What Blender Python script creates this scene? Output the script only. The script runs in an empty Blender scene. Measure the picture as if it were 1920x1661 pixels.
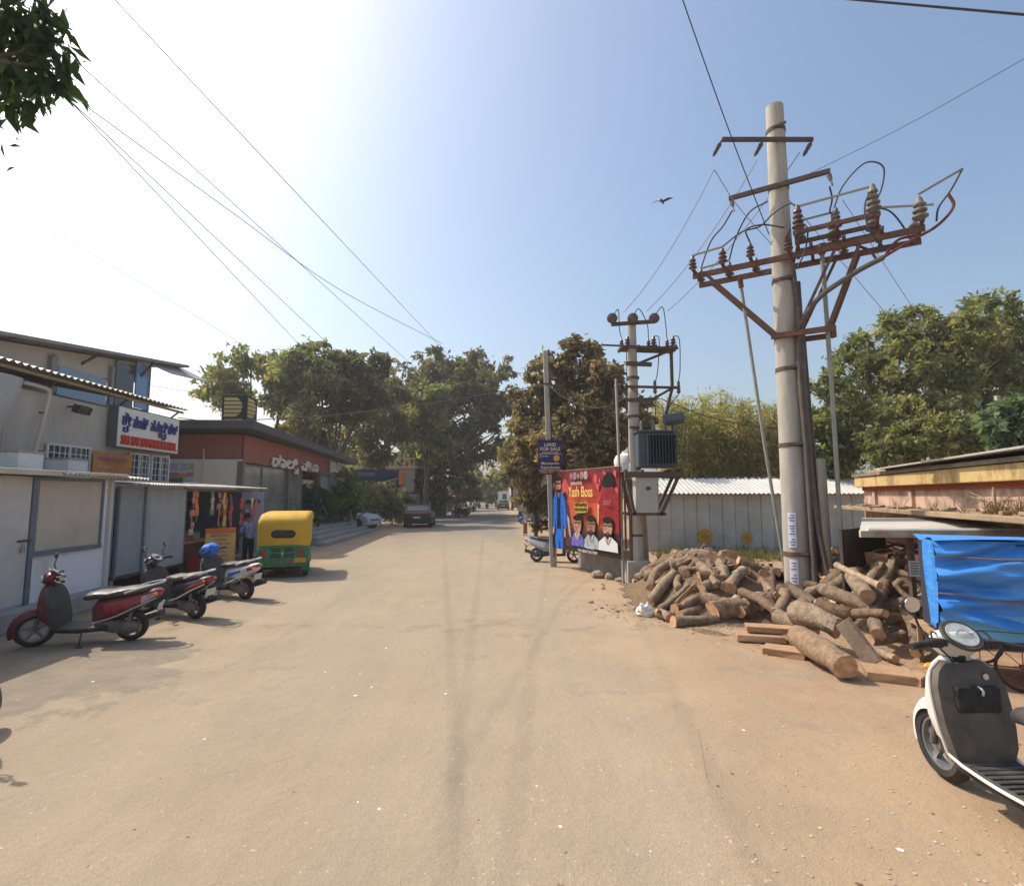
import bpy, bmesh, math, random
import numpy as np
from mathutils import Vector, Matrix, Euler
R = math.radians
SC = bpy.context.scene
COL = SC.collection

# ------------------------------------------------------------------ camera, sky, sun, exposure
CAM_H, FPX, HORIZON = 2.2, 1000.0, 928.0          # eye height (m); focal length and horizon row at 1920 x 1661
PITCH = math.atan((HORIZON - 830.5) / FPX)
cam = bpy.data.objects.new('camera', bpy.data.cameras.new('camera'))
COL.objects.link(cam)
cam.location = (0, 0, CAM_H)
cam.rotation_euler = (R(90) + PITCH, 0, 0)
cam.data.sensor_width = 36.0
cam.data.lens = 36.0 * FPX / 1920.0
cam.data.clip_start, cam.data.clip_end = 0.05, 3000
SC.camera = cam

SUN_AZ, SUN_EL = 63.0, 49.0                        # degrees left of straight ahead, degrees above the horizon
SUN_DIR = Vector((-math.sin(R(SUN_AZ)) * math.cos(R(SUN_EL)), math.cos(R(SUN_AZ)) * math.cos(R(SUN_EL)), math.sin(R(SUN_EL))))
world = bpy.data.worlds.new('World'); SC.world = world
world.use_nodes = True
wn = world.node_tree
bgn = wn.nodes['Background']
skyn = wn.nodes.new('ShaderNodeTexSky')
skyn.sky_type = 'NISHITA'
skyn.sun_disc = False
skyn.sun_elevation = R(SUN_EL)
skyn.sun_rotation = R(-SUN_AZ)
skyn.altitude = 900
skyn.air_density = 1.45
skyn.dust_density = 8.0
skyn.ozone_density = 2.4
wn.links.new(skyn.outputs[0], bgn.inputs[0])
bgn.inputs[1].default_value = 0.138
sunl = bpy.data.lights.new('sun', 'SUN')
sunl.energy = 3.3
sunl.angle = R(0.7)
sunl.color = (1.0, 0.91, 0.77)
suno = bpy.data.objects.new('sun', sunl)
COL.objects.link(suno)
suno.rotation_euler = (-SUN_DIR).to_track_quat('-Z', 'Y').to_euler()
suno.location = (0, 0, 60)
SC.view_settings.view_transform = 'Standard'
SC.view_settings.look = 'None'
SC.view_settings.gamma = 1.0
SC.view_settings.use_curve_mapping = False
SC.view_settings.exposure = 0.42
SC.cycles.max_bounces = 6
SC.cycles.transparent_max_bounces = 12
SC.cycles.use_denoising = True

# ------------------------------------------------------------------ placing: a pixel of the 1920 x 1661 photograph to a point in the place
_c, _s = math.cos(PITCH), math.sin(PITCH)
def ray(px, py):
    r = (px - 960) / FPX; u = (830.5 - py) / FPX
    return (r, _c - u * _s, _s + u * _c)
def G(px, py, z=0.0):                              # where the line of sight meets height z
    d = ray(px, py); t = (z - CAM_H) / d[2]
    return Vector((d[0] * t, d[1] * t, z))
def at(px, py, Y):                                 # where it meets distance Y
    d = ray(px, py); t = Y / d[1]
    return Vector((d[0] * t, Y, CAM_H + d[2] * t))
ROAD_K = 0.035                                     # the street heads 2 degrees to the left of straight ahead
def onx(px, py, X0):                               # where it meets the plane along the street x + K y = X0
    d = ray(px, py); t = X0 / (d[0] + ROAD_K * d[1])
    return Vector((d[0] * t, d[1] * t, CAM_H + d[2] * t))

# ------------------------------------------------------------------ materials
MATS = {}
def mat(name, col=(.5, .5, .5), rough=.8, col2=None, scale=4.0, bump=0.0, bscale=60.0, metal=0.0, spec=.3, stretch=None, detail=6, alpha=None, emit=None, lo=.38, hi=.66, dust=0.0, objvar=0.0):
    if name in MATS: return MATS[name]
    m = bpy.data.materials.new(name); m.use_nodes = True
    nt = m.node_tree; N = nt.nodes; L = nt.links
    b = N['Principled BSDF']
    b.inputs['Base Color'].default_value = (*col, 1)
    b.inputs['Roughness'].default_value = rough
    b.inputs['Metallic'].default_value = metal
    b.inputs['Specular IOR Level'].default_value = spec
    tc = N.new('ShaderNodeTexCoord')
    src = tc.outputs['Object']
    if stretch:
        mp = N.new('ShaderNodeMapping'); mp.inputs['Scale'].default_value = stretch
        L.new(src, mp.inputs[0]); src = mp.outputs[0]
    if col2 is not None:
        nz = N.new('ShaderNodeTexNoise'); nz.inputs['Scale'].default_value = scale; nz.inputs['Detail'].default_value = detail
        nz.inputs['Roughness'].default_value = .65
        L.new(src, nz.inputs['Vector'])
        rp = N.new('ShaderNodeMapRange'); rp.inputs[1].default_value = lo; rp.inputs[2].default_value = hi
        L.new(nz.outputs[0], rp.inputs[0])
        mx = N.new('ShaderNodeMix'); mx.data_type = 'RGBA'
        mx.inputs['A'].default_value = (*col, 1); mx.inputs['B'].default_value = (*col2, 1)
        L.new(rp.outputs[0], mx.inputs['Factor'])
        L.new(mx.outputs['Result'], b.inputs['Base Color'])
    if dust > 0:                                   # road dust settled in patches
        nd = N.new('ShaderNodeTexNoise'); nd.inputs['Scale'].default_value = 9.0; nd.inputs['Detail'].default_value = 8
        L.new(tc.outputs['Object'], nd.inputs['Vector'])
        rd = N.new('ShaderNodeMapRange'); rd.inputs[1].default_value = .35; rd.inputs[2].default_value = .75
        rd.inputs[4].default_value = dust
        L.new(nd.outputs[0], rd.inputs[0])
        md = N.new('ShaderNodeMix'); md.data_type = 'RGBA'
        md.inputs['B'].default_value = (.36, .28, .2, 1)
        L.new(rd.outputs[0], md.inputs['Factor'])
        lk = b.inputs['Base Color'].links
        if lk: L.new(lk[0].from_socket, md.inputs['A'])
        else: md.inputs['A'].default_value = (*col, 1)
        L.new(md.outputs['Result'], b.inputs['Base Color'])
        ra = N.new('ShaderNodeMapRange'); ra.inputs[2].default_value = dust; ra.inputs[3].default_value = rough; ra.inputs[4].default_value = min(1, rough + .35)
        L.new(rd.outputs[0], ra.inputs[0]); L.new(ra.outputs[0], b.inputs['Roughness'])
    if objvar > 0:                                 # each piece a little lighter or darker than the next
        oi = N.new('ShaderNodeObjectInfo'); ro_ = N.new('ShaderNodeMapRange'); ro_.inputs[3].default_value = 1 - objvar; ro_.inputs[4].default_value = 1 + objvar
        L.new(oi.outputs['Random'], ro_.inputs[0])
        mo_ = N.new('ShaderNodeMix'); mo_.data_type = 'RGBA'; mo_.blend_type = 'MULTIPLY'; mo_.inputs['Factor'].default_value = 1
        lk = b.inputs['Base Color'].links
        if lk: L.new(lk[0].from_socket, mo_.inputs['A'])
        else: mo_.inputs['A'].default_value = (*col, 1)
        L.new(ro_.outputs[0], mo_.inputs['B']); L.new(mo_.outputs['Result'], b.inputs['Base Color'])
    if bump > 0:
        nb = N.new('ShaderNodeTexNoise'); nb.inputs['Scale'].default_value = bscale; nb.inputs['Detail'].default_value = 5
        L.new(src, nb.inputs['Vector'])
        bp = N.new('ShaderNodeBump'); bp.inputs['Strength'].default_value = bump; bp.inputs['Distance'].default_value = .02
        L.new(nb.outputs[0], bp.inputs['Height']); L.new(bp.outputs[0], b.inputs['Normal'])
    if emit:
        b.inputs['Emission Color'].default_value = (*emit[0], 1); b.inputs['Emission Strength'].default_value = emit[1]
    if alpha is not None: b.inputs['Alpha'].default_value = alpha
    MATS[name] = m
    return m

def leaf_mat(name, a, b2, c2=None, trans=.45):
    if name in MATS: return MATS[name]
    m = bpy.data.materials.new(name); m.use_nodes = True
    nt = m.node_tree; N = nt.nodes; L = nt.links
    out = N['Material Output']; N.remove(N['Principled BSDF'])
    gi = N.new('ShaderNodeNewGeometry')
    cr = N.new('ShaderNodeValToRGB')
    e = cr.color_ramp.elements
    e[0].color = (*a, 1); e[1].color = (*b2, 1)
    if c2: x = e.new(.86); x.color = (*b2, 1); e[-1].color = (*c2, 1)
    tcl = N.new('ShaderNodeTexCoord'); nl = N.new('ShaderNodeTexNoise'); nl.inputs['Scale'].default_value = .55; nl.inputs['Detail'].default_value = 3
    L.new(tcl.outputs['Object'], nl.inputs['Vector'])
    rl = N.new('ShaderNodeMapRange'); rl.inputs[1].default_value = .32; rl.inputs[2].default_value = .68; rl.inputs[3].default_value = -.38; rl.inputs[4].default_value = .38
    L.new(nl.outputs[0], rl.inputs[0])
    al = N.new('ShaderNodeMath'); al.operation = 'ADD'; al.use_clamp = True
    L.new(gi.outputs['Random Per Island'], al.inputs[0]); L.new(rl.outputs[0], al.inputs[1]); L.new(al.outputs[0], cr.inputs[0])
    pr = N.new('ShaderNodeBsdfPrincipled'); pr.inputs['Roughness'].default_value = .55; pr.inputs['Specular IOR Level'].default_value = .25
    tr = N.new('ShaderNodeBsdfTranslucent')
    br = N.new('ShaderNodeMix'); br.data_type = 'RGBA'; br.blend_type = 'MULTIPLY'; br.inputs['Factor'].default_value = 1
    br.inputs['B'].default_value = (1.25, 1.25, .72, 1)
    L.new(cr.outputs[0], pr.inputs['Base Color']); L.new(cr.outputs[0], br.inputs['A']); L.new(br.outputs['Result'], tr.inputs[0])
    ms = N.new('ShaderNodeMixShader'); ms.inputs[0].default_value = trans
    L.new(pr.outputs[0], ms.inputs[1]); L.new(tr.outputs[0], ms.inputs[2]); L.new(ms.outputs[0], out.inputs[0])
    MATS[name] = m
    return m

# ------------------------------------------------------------------ mesh builder
class MB:
    def __init__(s, xf=None): s.v = []; s.f = []; s.m = []; s.mi = 0; s.xf = xf
    def add(s, vs, fs):
        o = len(s.v)
        s.v += [tuple(s.xf(Vector(p))) if s.xf else tuple(p) for p in vs]
        for f in fs: s.f.append(tuple(i + o for i in f)); s.m.append(s.mi)
        return s
    def box(s, c, d, rz=0, rx=0, ry=0):
        M = Euler((rx, ry, rz)).to_matrix(); c = Vector(c)
        vs = [c + M @ Vector((x * d[0] / 2, y * d[1] / 2, z * d[2] / 2)) for x in (-1, 1) for y in (-1, 1) for z in (-1, 1)]
        return s.add(vs, [(0, 1, 3, 2), (4, 6, 7, 5), (0, 4, 5, 1), (2, 3, 7, 6), (0, 2, 6, 4), (1, 5, 7, 3)])
    def bar(s, a, b, w, h=None, up=(0, 0, 1)):
        a = Vector(a); b = Vector(b); h = h or w
        z = (b - a).normalized(); u = Vector(up)
        if abs(z.dot(u)) > .97: u = Vector((0, 1, 0))
        x = z.cross(u).normalized(); y = x.cross(z)
        vs = [p + x * (i * w / 2) + y * (j * h / 2) for p in (a, b) for i, j in ((-1, -1), (1, -1), (1, 1), (-1, 1))]
        return s.add(vs, [(3, 2, 1, 0), (4, 5, 6, 7), (0, 1, 5, 4), (1, 2, 6, 5), (2, 3, 7, 6), (3, 0, 4, 7)])
    def tube(s, pts, r, n=8, cap=True, capmi=None):
        pts = [Vector(p) for p in pts]; k = len(pts)
        rr = r if isinstance(r, (list, tuple)) else [r] * k
        vs = []; prev = None
        for i, p in enumerate(pts):
            t = (pts[min(i + 1, k - 1)] - pts[max(i - 1, 0)])
            t = t.normalized() if t.length > 1e-9 else Vector((0, 0, 1))
            if prev is None:
                u = Vector((0, 0, 1)) if abs(t.z) < .95 else Vector((1, 0, 0))
                x = t.cross(u).normalized()
            else:
                x = prev - t * prev.dot(t)
                x = x.normalized() if x.length > 1e-6 else t.orthogonal().normalized()
            prev = x; y = t.cross(x)
            vs += [p + (x * math.cos(2 * math.pi * j / n) + y * math.sin(2 * math.pi * j / n)) * rr[i] for j in range(n)]
        fs = [(i * n + j, i * n + (j + 1) % n, (i + 1) * n + (j + 1) % n, (i + 1) * n + j) for i in range(k - 1) for j in range(n)]
        s.add(vs, fs)
        if cap:
            old = s.mi
            if capmi is not None: s.mi = capmi
            o = len(s.v) - len(vs)
            s.f.append(tuple(o + j for j in reversed(range(n)))); s.m.append(s.mi)
            s.f.append(tuple(o + (k - 1) * n + j for j in range(n))); s.m.append(s.mi)
            s.mi = old
        return s
    def lathe(s, prof, c=(0, 0, 0), axis=(0, 0, 1), n=16, cap=True):       # prof: (radius, height along the axis)
        a = Vector(axis).normalized(); x = a.orthogonal().normalized(); y = a.cross(x); c = Vector(c)
        k = len(prof)
        vs = [c + a * h + (x * math.cos(2 * math.pi * j / n) + y * math.sin(2 * math.pi * j / n)) * r for r, h in prof for j in range(n)]
        fs = [(i * n + j, i * n + (j + 1) % n, (i + 1) * n + (j + 1) % n, (i + 1) * n + j) for i in range(k - 1) for j in range(n)]
        if cap: fs += [tuple(reversed(range(n))), tuple((k - 1) * n + j for j in range(n))]
        return s.add(vs, fs)
    def loft(s, rings, cap=True, closed=True):
        n = len(rings[0]); k = len(rings)
        vs = [p for r_ in rings for p in r_]
        m = n if closed else n - 1
        fs = [(i * n + j, i * n + (j + 1) % n, (i + 1) * n + (j + 1) % n, (i + 1) * n + j) for i in range(k - 1) for j in range(m)]
        if cap and closed: fs += [tuple(reversed(range(n))), tuple((k - 1) * n + j for j in range(n))]
        return s.add(vs, fs)
    def hull(s, st, n=16, e=2.6):                               # stations along x: (x, z low, z high, half width[, y centre])
        rings = []
        for q in st:
            x, z0, z1, hw = q[:4]; yc = q[4] if len(q) > 4 else 0
            zc = (z0 + z1) / 2; hh = (z1 - z0) / 2
            ring = []
            for j in range(n):
                t = 2 * math.pi * j / n
                ct, st_ = math.cos(t), math.sin(t)
                ring.append((x, yc + hw * math.copysign(abs(ct) ** (2 / e), ct), zc + hh * math.copysign(abs(st_) ** (2 / e), st_)))
            rings.append(ring)
        return s.loft(rings)
    def vhull(s, st, n=16, e=2.4):                              # stations along z: (z, x back, x front, half width)
        rings = []
        for z, x0, x1, hw in st:
            xc = (x0 + x1) / 2; hx = (x1 - x0) / 2
            ring = []
            for j in range(n):
                t = 2 * math.pi * j / n; ct, st_ = math.cos(t), math.sin(t)
                ring.append((xc + hx * math.copysign(abs(ct) ** (2 / e), ct), hw * math.copysign(abs(st_) ** (2 / e), st_), z))
            rings.append(ring)
        return s.loft(rings)
    def poly(s, pts, d):                                        # a polygon given thickness along the vector d
        n = len(pts); d = Vector(d)
        vs = [Vector(p) for p in pts] + [Vector(p) + d for p in pts]
        return s.add(vs, [tuple(reversed(range(n))), tuple(range(n, 2 * n))] + [(i, (i + 1) % n, n + (i + 1) % n, n + i) for i in range(n)])
    def quad(s, a, b, c, d): return s.add([a, b, c, d], [(0, 1, 2, 3)])
    def grid(s, fn, nu, nv):
        vs = [fn(i / nu, j / nv) for i in range(nu + 1) for j in range(nv + 1)]
        return s.add(vs, [(i * (nv + 1) + j, (i + 1) * (nv + 1) + j, (i + 1) * (nv + 1) + j + 1, i * (nv + 1) + j + 1) for i in range(nu) for j in range(nv)])
    def ball(s, c, r, n=10, k=7):
        rx, ry, rz = r if isinstance(r, (tuple, list)) else (r, r, r); c = Vector(c)
        rings = []
        for i in range(1, k):
            t = math.pi * i / k
            rings.append([(c.x + rx * math.sin(t) * math.cos(2 * math.pi * j / n), c.y + ry * math.sin(t) * math.sin(2 * math.pi * j / n), c.z - rz * math.cos(t)) for j in range(n)])
        return s.loft(rings)

WORLDLY = set()
def thing(name, label, cat, loc=(0, 0, 0), rz=0.0, group=None, world=False):
    o = bpy.data.objects.new(name, None); COL.objects.link(o)
    o.empty_display_size = .2
    o.location = loc; o.rotation_euler = (0, 0, rz)
    o['label'] = label; o['category'] = cat; o['kind'] = 'thing'
    if group: o['group'] = group
    if world: WORLDLY.add(o.name)
    return o
def tag(o, label=None, cat=None, group=None, kind=None):
    if label: o['label'] = label
    if cat: o['category'] = cat
    if group: o['group'] = group
    if kind: o['kind'] = kind
    return o
def link(o, parent):
    COL.objects.link(o)
    if parent is not None:
        o.parent = parent
        if parent.name in WORLDLY:
            o.matrix_parent_inverse = (Matrix.Translation(parent.location) @ parent.rotation_euler.to_matrix().to_4x4()).inverted()
    return o
def build(mb, name, m, parent=None, smooth=False, bevel=0.0, origin=None, sharp=40):
    me = bpy.data.meshes.new(name)
    vs = mb.v
    if origin is not None:
        origin = Vector(origin); vs = [Vector(p) - origin for p in vs]
    me.from_pydata(vs, [], mb.f)
    ms = m if isinstance(m, (list, tuple)) else [m]
    for x in ms: me.materials.append(x)
    if len(ms) > 1: me.polygons.foreach_set('material_index', mb.m)
    bm = bmesh.new(); bm.from_mesh(me); bmesh.ops.recalc_face_normals(bm, faces=bm.faces); bm.to_mesh(me); bm.free()
    if smooth:
        me.polygons.foreach_set('use_smooth', [True] * len(me.polygons))
        try: me.set_sharp_from_angle(angle=R(sharp))
        except Exception: pass
    me.update()
    o = bpy.data.objects.new(name, me)
    if origin is not None: o.location = origin
    link(o, parent)
    if bevel > 0:
        b = o.modifiers.new('bevel', 'BEVEL'); b.width = bevel; b.segments = 2; b.limit_method = 'ANGLE'; b.angle_limit = R(50)
    return o
def copy_tree(o, parent=None):
    c = o.copy(); COL.objects.link(c)
    if parent is not None: c.parent = parent; c.matrix_parent_inverse = o.matrix_parent_inverse.copy()
    for ch in list(o.children): copy_tree(ch, c)
    return c
def box(name, c, d, m, parent=None, bevel=0.0, rz=0, rx=0, ry=0): return build(MB().box(c, d, rz, rx, ry), name, m, parent, bevel=bevel)
def text(body, h, m, pos, xdir, up, parent, name='lettering', depth=.006, width=None, align='CENTER', bold=0.0, squash=None):
    cu = bpy.data.curves.new('lettering', 'FONT'); cu.body = body; cu.size = 1.0; cu.align_x = align; cu.resolution_u = 3
    cu.extrude = .5; cu.offset = bold
    t = bpy.data.objects.new('lettering_source', cu); COL.objects.link(t)
    bpy.context.view_layer.update()
    me = bpy.data.meshes.new_from_object(t.evaluated_get(bpy.context.evaluated_depsgraph_get()))
    bpy.data.objects.remove(t); bpy.data.curves.remove(cu)
    n = len(me.vertices); co = np.empty(n * 3); me.vertices.foreach_get('co', co); co = co.reshape(-1, 3)
    x = Vector(xdir).normalized(); u = Vector(up).normalized(); nn = x.cross(u)
    sx = h
    w0 = np.ptp(co[:, 0]) if n else 1
    if width: sx = width / max(w0, 1e-6)
    X = np.array(x)[None] * (co[:, 0:1] * sx) + np.array(u)[None] * (co[:, 1:2] * h) + np.array(nn)[None] * ((co[:, 2:3] + .5) * depth) + np.array(Vector(pos))[None]
    me.vertices.foreach_set('co', X.astype(np.float32).ravel()); me.update()
    me.materials.clear(); me.materials.append(m)
    me.name = name
    o = bpy.data.objects.new(name, me)
    return link(o, parent)
def np_mesh(name, verts, faces, m, parent=None, smooth=False):      # verts (n,3); faces (k,4) or (k,3)
    me = bpy.data.meshes.new(name)
    verts = np.asarray(verts, np.float32); faces = np.asarray(faces, np.int32)
    k = faces.shape[1]
    me.vertices.add(len(verts)); me.vertices.foreach_set('co', verts.ravel())
    me.loops.add(faces.size); me.loops.foreach_set('vertex_index', faces.ravel())
    me.polygons.add(len(faces)); me.polygons.foreach_set('loop_start', np.arange(0, faces.size, k, dtype=np.int32))
    me.polygons.foreach_set('loop_total', np.full(len(faces), k, np.int32))
    me.update(calc_edges=True)
    if smooth: me.polygons.foreach_set('use_smooth', [True] * len(faces))
    me.materials.append(m)
    o = bpy.data.objects.new(name, me)
    return link(o, parent)
def sag(a, b, drop=0.3, n=10):
    a = Vector(a); b = Vector(b)
    return [a.lerp(b, i / n) - Vector((0, 0, drop * 4 * (i / n) * (1 - i / n))) for i in range(n + 1)]
def spline(pts, k=6):                                          # Catmull-Rom through the points
    P = [Vector(p) for p in pts]; P = [P[0] * 2 - P[1]] + P + [P[-1] * 2 - P[-2]]
    out = []
    for i in range(1, len(P) - 2):
        for j in range(k):
            t = j / k
            out.append(.5 * ((2 * P[i]) + (P[i + 1] - P[i - 1]) * t + (2 * P[i - 1] - 5 * P[i] + 4 * P[i + 1] - P[i + 2]) * t * t + (3 * P[i] - P[i - 1] - 3 * P[i + 1] + P[i + 2]) * t ** 3))
    return out + [P[-2]]

# ------------------------------------------------------------------ the ground and the street
def ground_material():
    m = bpy.data.materials.new('dusty_ground'); m.use_nodes = True
    nt = m.node_tree; N = nt.nodes; L = nt.links; b = N['Principled BSDF']
    b.inputs['Roughness'].default_value = .92; b.inputs['Specular IOR Level'].default_value = .15
    tc = N.new('ShaderNodeTexCoord'); P = tc.outputs['Object']
    sp = N.new('ShaderNodeSeparateXYZ'); L.new(P, sp.inputs[0])
    def math_(op, a, c=None, v=None):
        n = N.new('ShaderNodeMath'); n.operation = op
        L.new(a, n.inputs[0])
        if c is not None: L.new(c, n.inputs[1])
        elif v is not None: n.inputs[1].default_value = v
        return n.outputs[0]
    def noise(sc, det=6, ro=.6, st=None):
        n = N.new('ShaderNodeTexNoise'); n.inputs['Scale'].default_value = sc; n.inputs['Detail'].default_value = det; n.inputs['Roughness'].default_value = ro
        if st:
            mp = N.new('ShaderNodeMapping'); mp.inputs['Scale'].default_value = st; mp.inputs['Rotation'].default_value = (0, 0, R(-2)); L.new(P, mp.inputs[0]); L.new(mp.outputs[0], n.inputs['Vector'])
        else: L.new(P, n.inputs['Vector'])
        return n.outputs[0]
    def rng(a, lo, hi, o0=0., o1=1.):
        n = N.new('ShaderNodeMapRange'); n.interpolation_type = 'SMOOTHSTEP'
        n.inputs[1].default_value = lo; n.inputs[2].default_value = hi; n.inputs[3].default_value = o0; n.inputs[4].default_value = o1
        L.new(a, n.inputs[0]); return n.outputs[0]
    def mix(f, A, B, mode='MIX'):
        n = N.new('ShaderNodeMix'); n.data_type = 'RGBA'; n.blend_type = mode
        if hasattr(f, 'links'): L.new(f, n.inputs['Factor'])
        else: n.inputs['Factor'].default_value = f
        for k, v in (('A', A), ('B', B)):
            if isinstance(v, tuple): n.inputs[k].default_value = (*v, 1)
            else: L.new(v, n.inputs[k])
        return n.outputs['Result']
    lat = math_('ADD', math_('MULTIPLY', sp.outputs[1], v=ROAD_K), sp.outputs[0])      # distance across the street
    wob = math_('MULTIPLY', math_('SUBTRACT', noise(.35, 5), v=.5), v=3.2)
    wob2 = math_('MULTIPLY', math_('SUBTRACT', noise(3.0, 5), v=.5), v=.8)
    d = math_('ADD', math_('ADD', math_('ABSOLUTE', math_('ADD', lat, v=2.0)), wob), wob2)
    asph = rng(d, 4.3, 2.9)                                                            # 1 on the worn asphalt
    dust = rng(noise(.55, 8, .62, (1, .35, 1)), .3, .72)                               # drifts of dust along the street
    tan = mix(rng(noise(.8, 6), .35, .65), (.415, .312, .205), (.345, .258, .168))
    red = mix(rng(noise(1.6, 6), .3, .7), (.335, .222, .140), (.395, .278, .180))
    redf = rng(math_('ADD', lat, wob), 1.6, 4.2)
    dirt = mix(redf, tan, red)
    ash = mix(rng(noise(1.3, 6, .6, (1, .2, 1)), .35, .7), (.365, .30, .222), (.32, .268, .20))
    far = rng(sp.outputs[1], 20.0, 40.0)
    ash = mix(far, ash, (.185, .172, .155))  # grey bare asphalt far off, darkened further to paint in tree shade
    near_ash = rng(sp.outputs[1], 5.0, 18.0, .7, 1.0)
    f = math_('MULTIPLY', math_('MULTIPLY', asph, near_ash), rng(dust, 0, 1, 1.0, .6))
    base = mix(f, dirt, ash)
    # the edge of the cross street's surface, a darker worn line
    ed = math_('ABSOLUTE', math_('ADD', math_('ADD', sp.outputs[1], v=-9.2), math_('MULTIPLY', math_('SUBTRACT', noise(.6, 5), v=.5), v=2.4)))
    base = mix(math_('MULTIPLY', rng(ed, .5, .05), rng(noise(2.2, 6), .45, .62, 0, .45)), base, (.20, .16, .115))
    # broken concrete apron before the kiosks
    vd = N.new('ShaderNodeVectorMath'); vd.operation = 'DISTANCE'; L.new(P, vd.inputs[0]); vd.inputs[1].default_value = (-6.3, 6.6, 0)
    ap = rng(math_('ADD', vd.outputs['Value'], math_('MULTIPLY', math_('SUBTRACT', noise(1.1, 7, .65), v=.5), v=4.5)), 2.2, 1.9)
    base = mix(math_('MULTIPLY', ap, v=.75), base, mix(rng(noise(2.5, 6), .35, .65), (.27, .225, .17), (.20, .17, .135)))
    # oil and damp stains
    base = mix(math_('MULTIPLY', rng(noise(.9, 7, .7), .60, .72), rng(noise(.22, 3), .45, .6, 0, .5)), base, (.155, .128, .098))
    # worn patches with ragged edges, and hairline cracks in the old surface
    pw = math_('MULTIPLY', rng(noise(.45, 9, .72), .555, .585), rng(noise(.17, 3), .42, .55, 0, .5))
    base = mix(pw, base, mix(rng(noise(3.5, 6), .4, .6), (.275, .225, .165), (.335, .272, .195)))
    wv = N.new('ShaderNodeVectorMath'); wv.operation = 'MULTIPLY_ADD'; wn2 = N.new('ShaderNodeTexNoise'); wn2.inputs['Scale'].default_value = 1.4; L.new(P, wn2.inputs['Vector'])
    L.new(wn2.outputs['Color'], wv.inputs[0]); wv.inputs[1].default_value = (1.3, 1.3, 0); L.new(P, wv.inputs[2])
    vc = N.new('ShaderNodeTexVoronoi'); vc.feature = 'DISTANCE_TO_EDGE'; vc.inputs['Scale'].default_value = .5; L.new(wv.outputs[0], vc.inputs['Vector'])
    ck = math_('MULTIPLY', rng(vc.outputs['Distance'], .010, .002), math_('MULTIPLY', rng(noise(.5, 5), .52, .62, 0, .28), asph))
    base = mix(ck, base, (.15, .12, .09))
    # grain
    gr = rng(noise(70, 3, .7), .25, .75)
    base = mix(.34, base, mix(gr, (.62, .62, .62), (1.30, 1.28, 1.24)), 'MULTIPLY')
    vo = N.new('ShaderNodeTexVoronoi'); vo.inputs['Scale'].default_value = 26; L.new(P, vo.inputs['Vector'])
    pe = math_('MULTIPLY', rng(vo.outputs['Distance'], .16, .05), rng(noise(1.1, 4), .50, .66))
    base = mix(math_('MULTIPLY', pe, v=.55), base, mix(rng(noise(9, 2), .4, .6), (.48, .42, .34), (.17, .13, .09)))
    # stretched tyre tracks
    tr = rng(noise(1.0, 3, .5, (2.2, .05, 1)), .48, .62, 0, .2)
    base = mix(tr, base, mix(.5, base, (.26, .22, .165)))
    L.new(base, b.inputs['Base Color'])
    h = math_('ADD', math_('ADD', math_('MULTIPLY', noise(70, 4), v=.25), math_('MULTIPLY', noise(9, 6), v=.5)), math_('ADD', math_('MULTIPLY', noise(1.4, 4), v=.9), math_('MULTIPLY', pe, v=.12)))
    bp = N.new('ShaderNodeBump'); bp.inputs['Strength'].default_value = .75; bp.inputs['Distance'].default_value = .035
    L.new(h, bp.inputs['Height']); L.new(bp.outputs[0], b.inputs['Normal'])
    return m
GM = ground_material()
g = MB()
g.quad((-600, -150, 0), (600, -150, 0), (600, 1000, 0), (-600, 1000, 0))
tag(build(g, 'ground', GM), kind='structure')
def road_pt(lat, y): return (lat - ROAD_K * y, y)
rd = MB()
rnd = random.Random(5)
ys = [2 + i * .8 for i in range(60)] + [50 + i * 10 for i in range(40)]
def edge(lat0, y, ph): return lat0 + .22 * math.sin(y * .7 + ph) + .12 * math.sin(y * 2.3 + ph * 2)
rows = []
for y in ys:
    a = edge(-5.6, y, 1); c = edge(1.6, y, 4)
    rows.append([(*road_pt(a + (c - a) * t, y), .004) for t in (0, .1, .3, .5, .7, .9, 1)])
rd.loft(rows, cap=False, closed=False)
tag(build(rd, 'road', GM), kind='structure')

# ------------------------------------------------------------------ shared materials
m_conc = mat('pole_concrete', (.46, .43, .37), .9, (.36, .335, .29), 3, .25, 60, stretch=(3, 3, .5))
m_conc2 = mat('block_concrete', (.40, .385, .35), .92, (.30, .285, .255), 5, .4, 40)
m_rust = mat('rusty_steel', (.19, .09, .055), .85, (.10, .065, .05), 9, .3, 80)
m_rust2 = mat('dark_steel', (.085, .07, .06), .8, (.13, .085, .06), 12, .2, 80)
m_black = mat('black_rubber', (.022, .022, .023), .75, (.05, .045, .04), 10)
m_blackp = mat('black_plastic', (.022, .022, .025), .5, (.04, .038, .036), 8, dust=.15)
m_greyp = mat('grey_plastic', (.045, .047, .052), .55, (.07, .068, .066), 8, dust=.18)
m_chrome = mat('dull_chrome', (.55, .55, .55), .3, metal=1.0)
m_steel = mat('galvanised_steel', (.42, .43, .43), .5, (.34, .35, .35), 8, metal=.6)
m_cable = mat('cable_black', (.05, .048, .045), .7)
m_wire = mat('aluminium_wire', (.30, .29, .28), .6)
m_white = mat('white_paint', (.74, .73, .70), .7, (.64, .62, .57), 4)
m_glass = mat('dark_glass', (.03, .045, .05), .08, spec=.6)
m_litglass = mat('window_glass_lit_tone', (.30, .285, .235), .08, (.16, .16, .145), .7, spec=.6)  # pale tone paints a lit interior into the glass colour
m_blueglass = mat('blue_glass', (.16, .34, .60), .15, spec=.6)
m_redlamp = mat('red_lamp', (.45, .015, .015), .25, spec=.5)
m_amber = mat('amber_lamp', (.75, .25, .02), .25, spec=.5)
m_lens = mat('clear_lens', (.62, .64, .66), .12, spec=.6)
m_mirror = mat('mirror_face', (.55, .6, .64), .06, metal=1.0)
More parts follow.
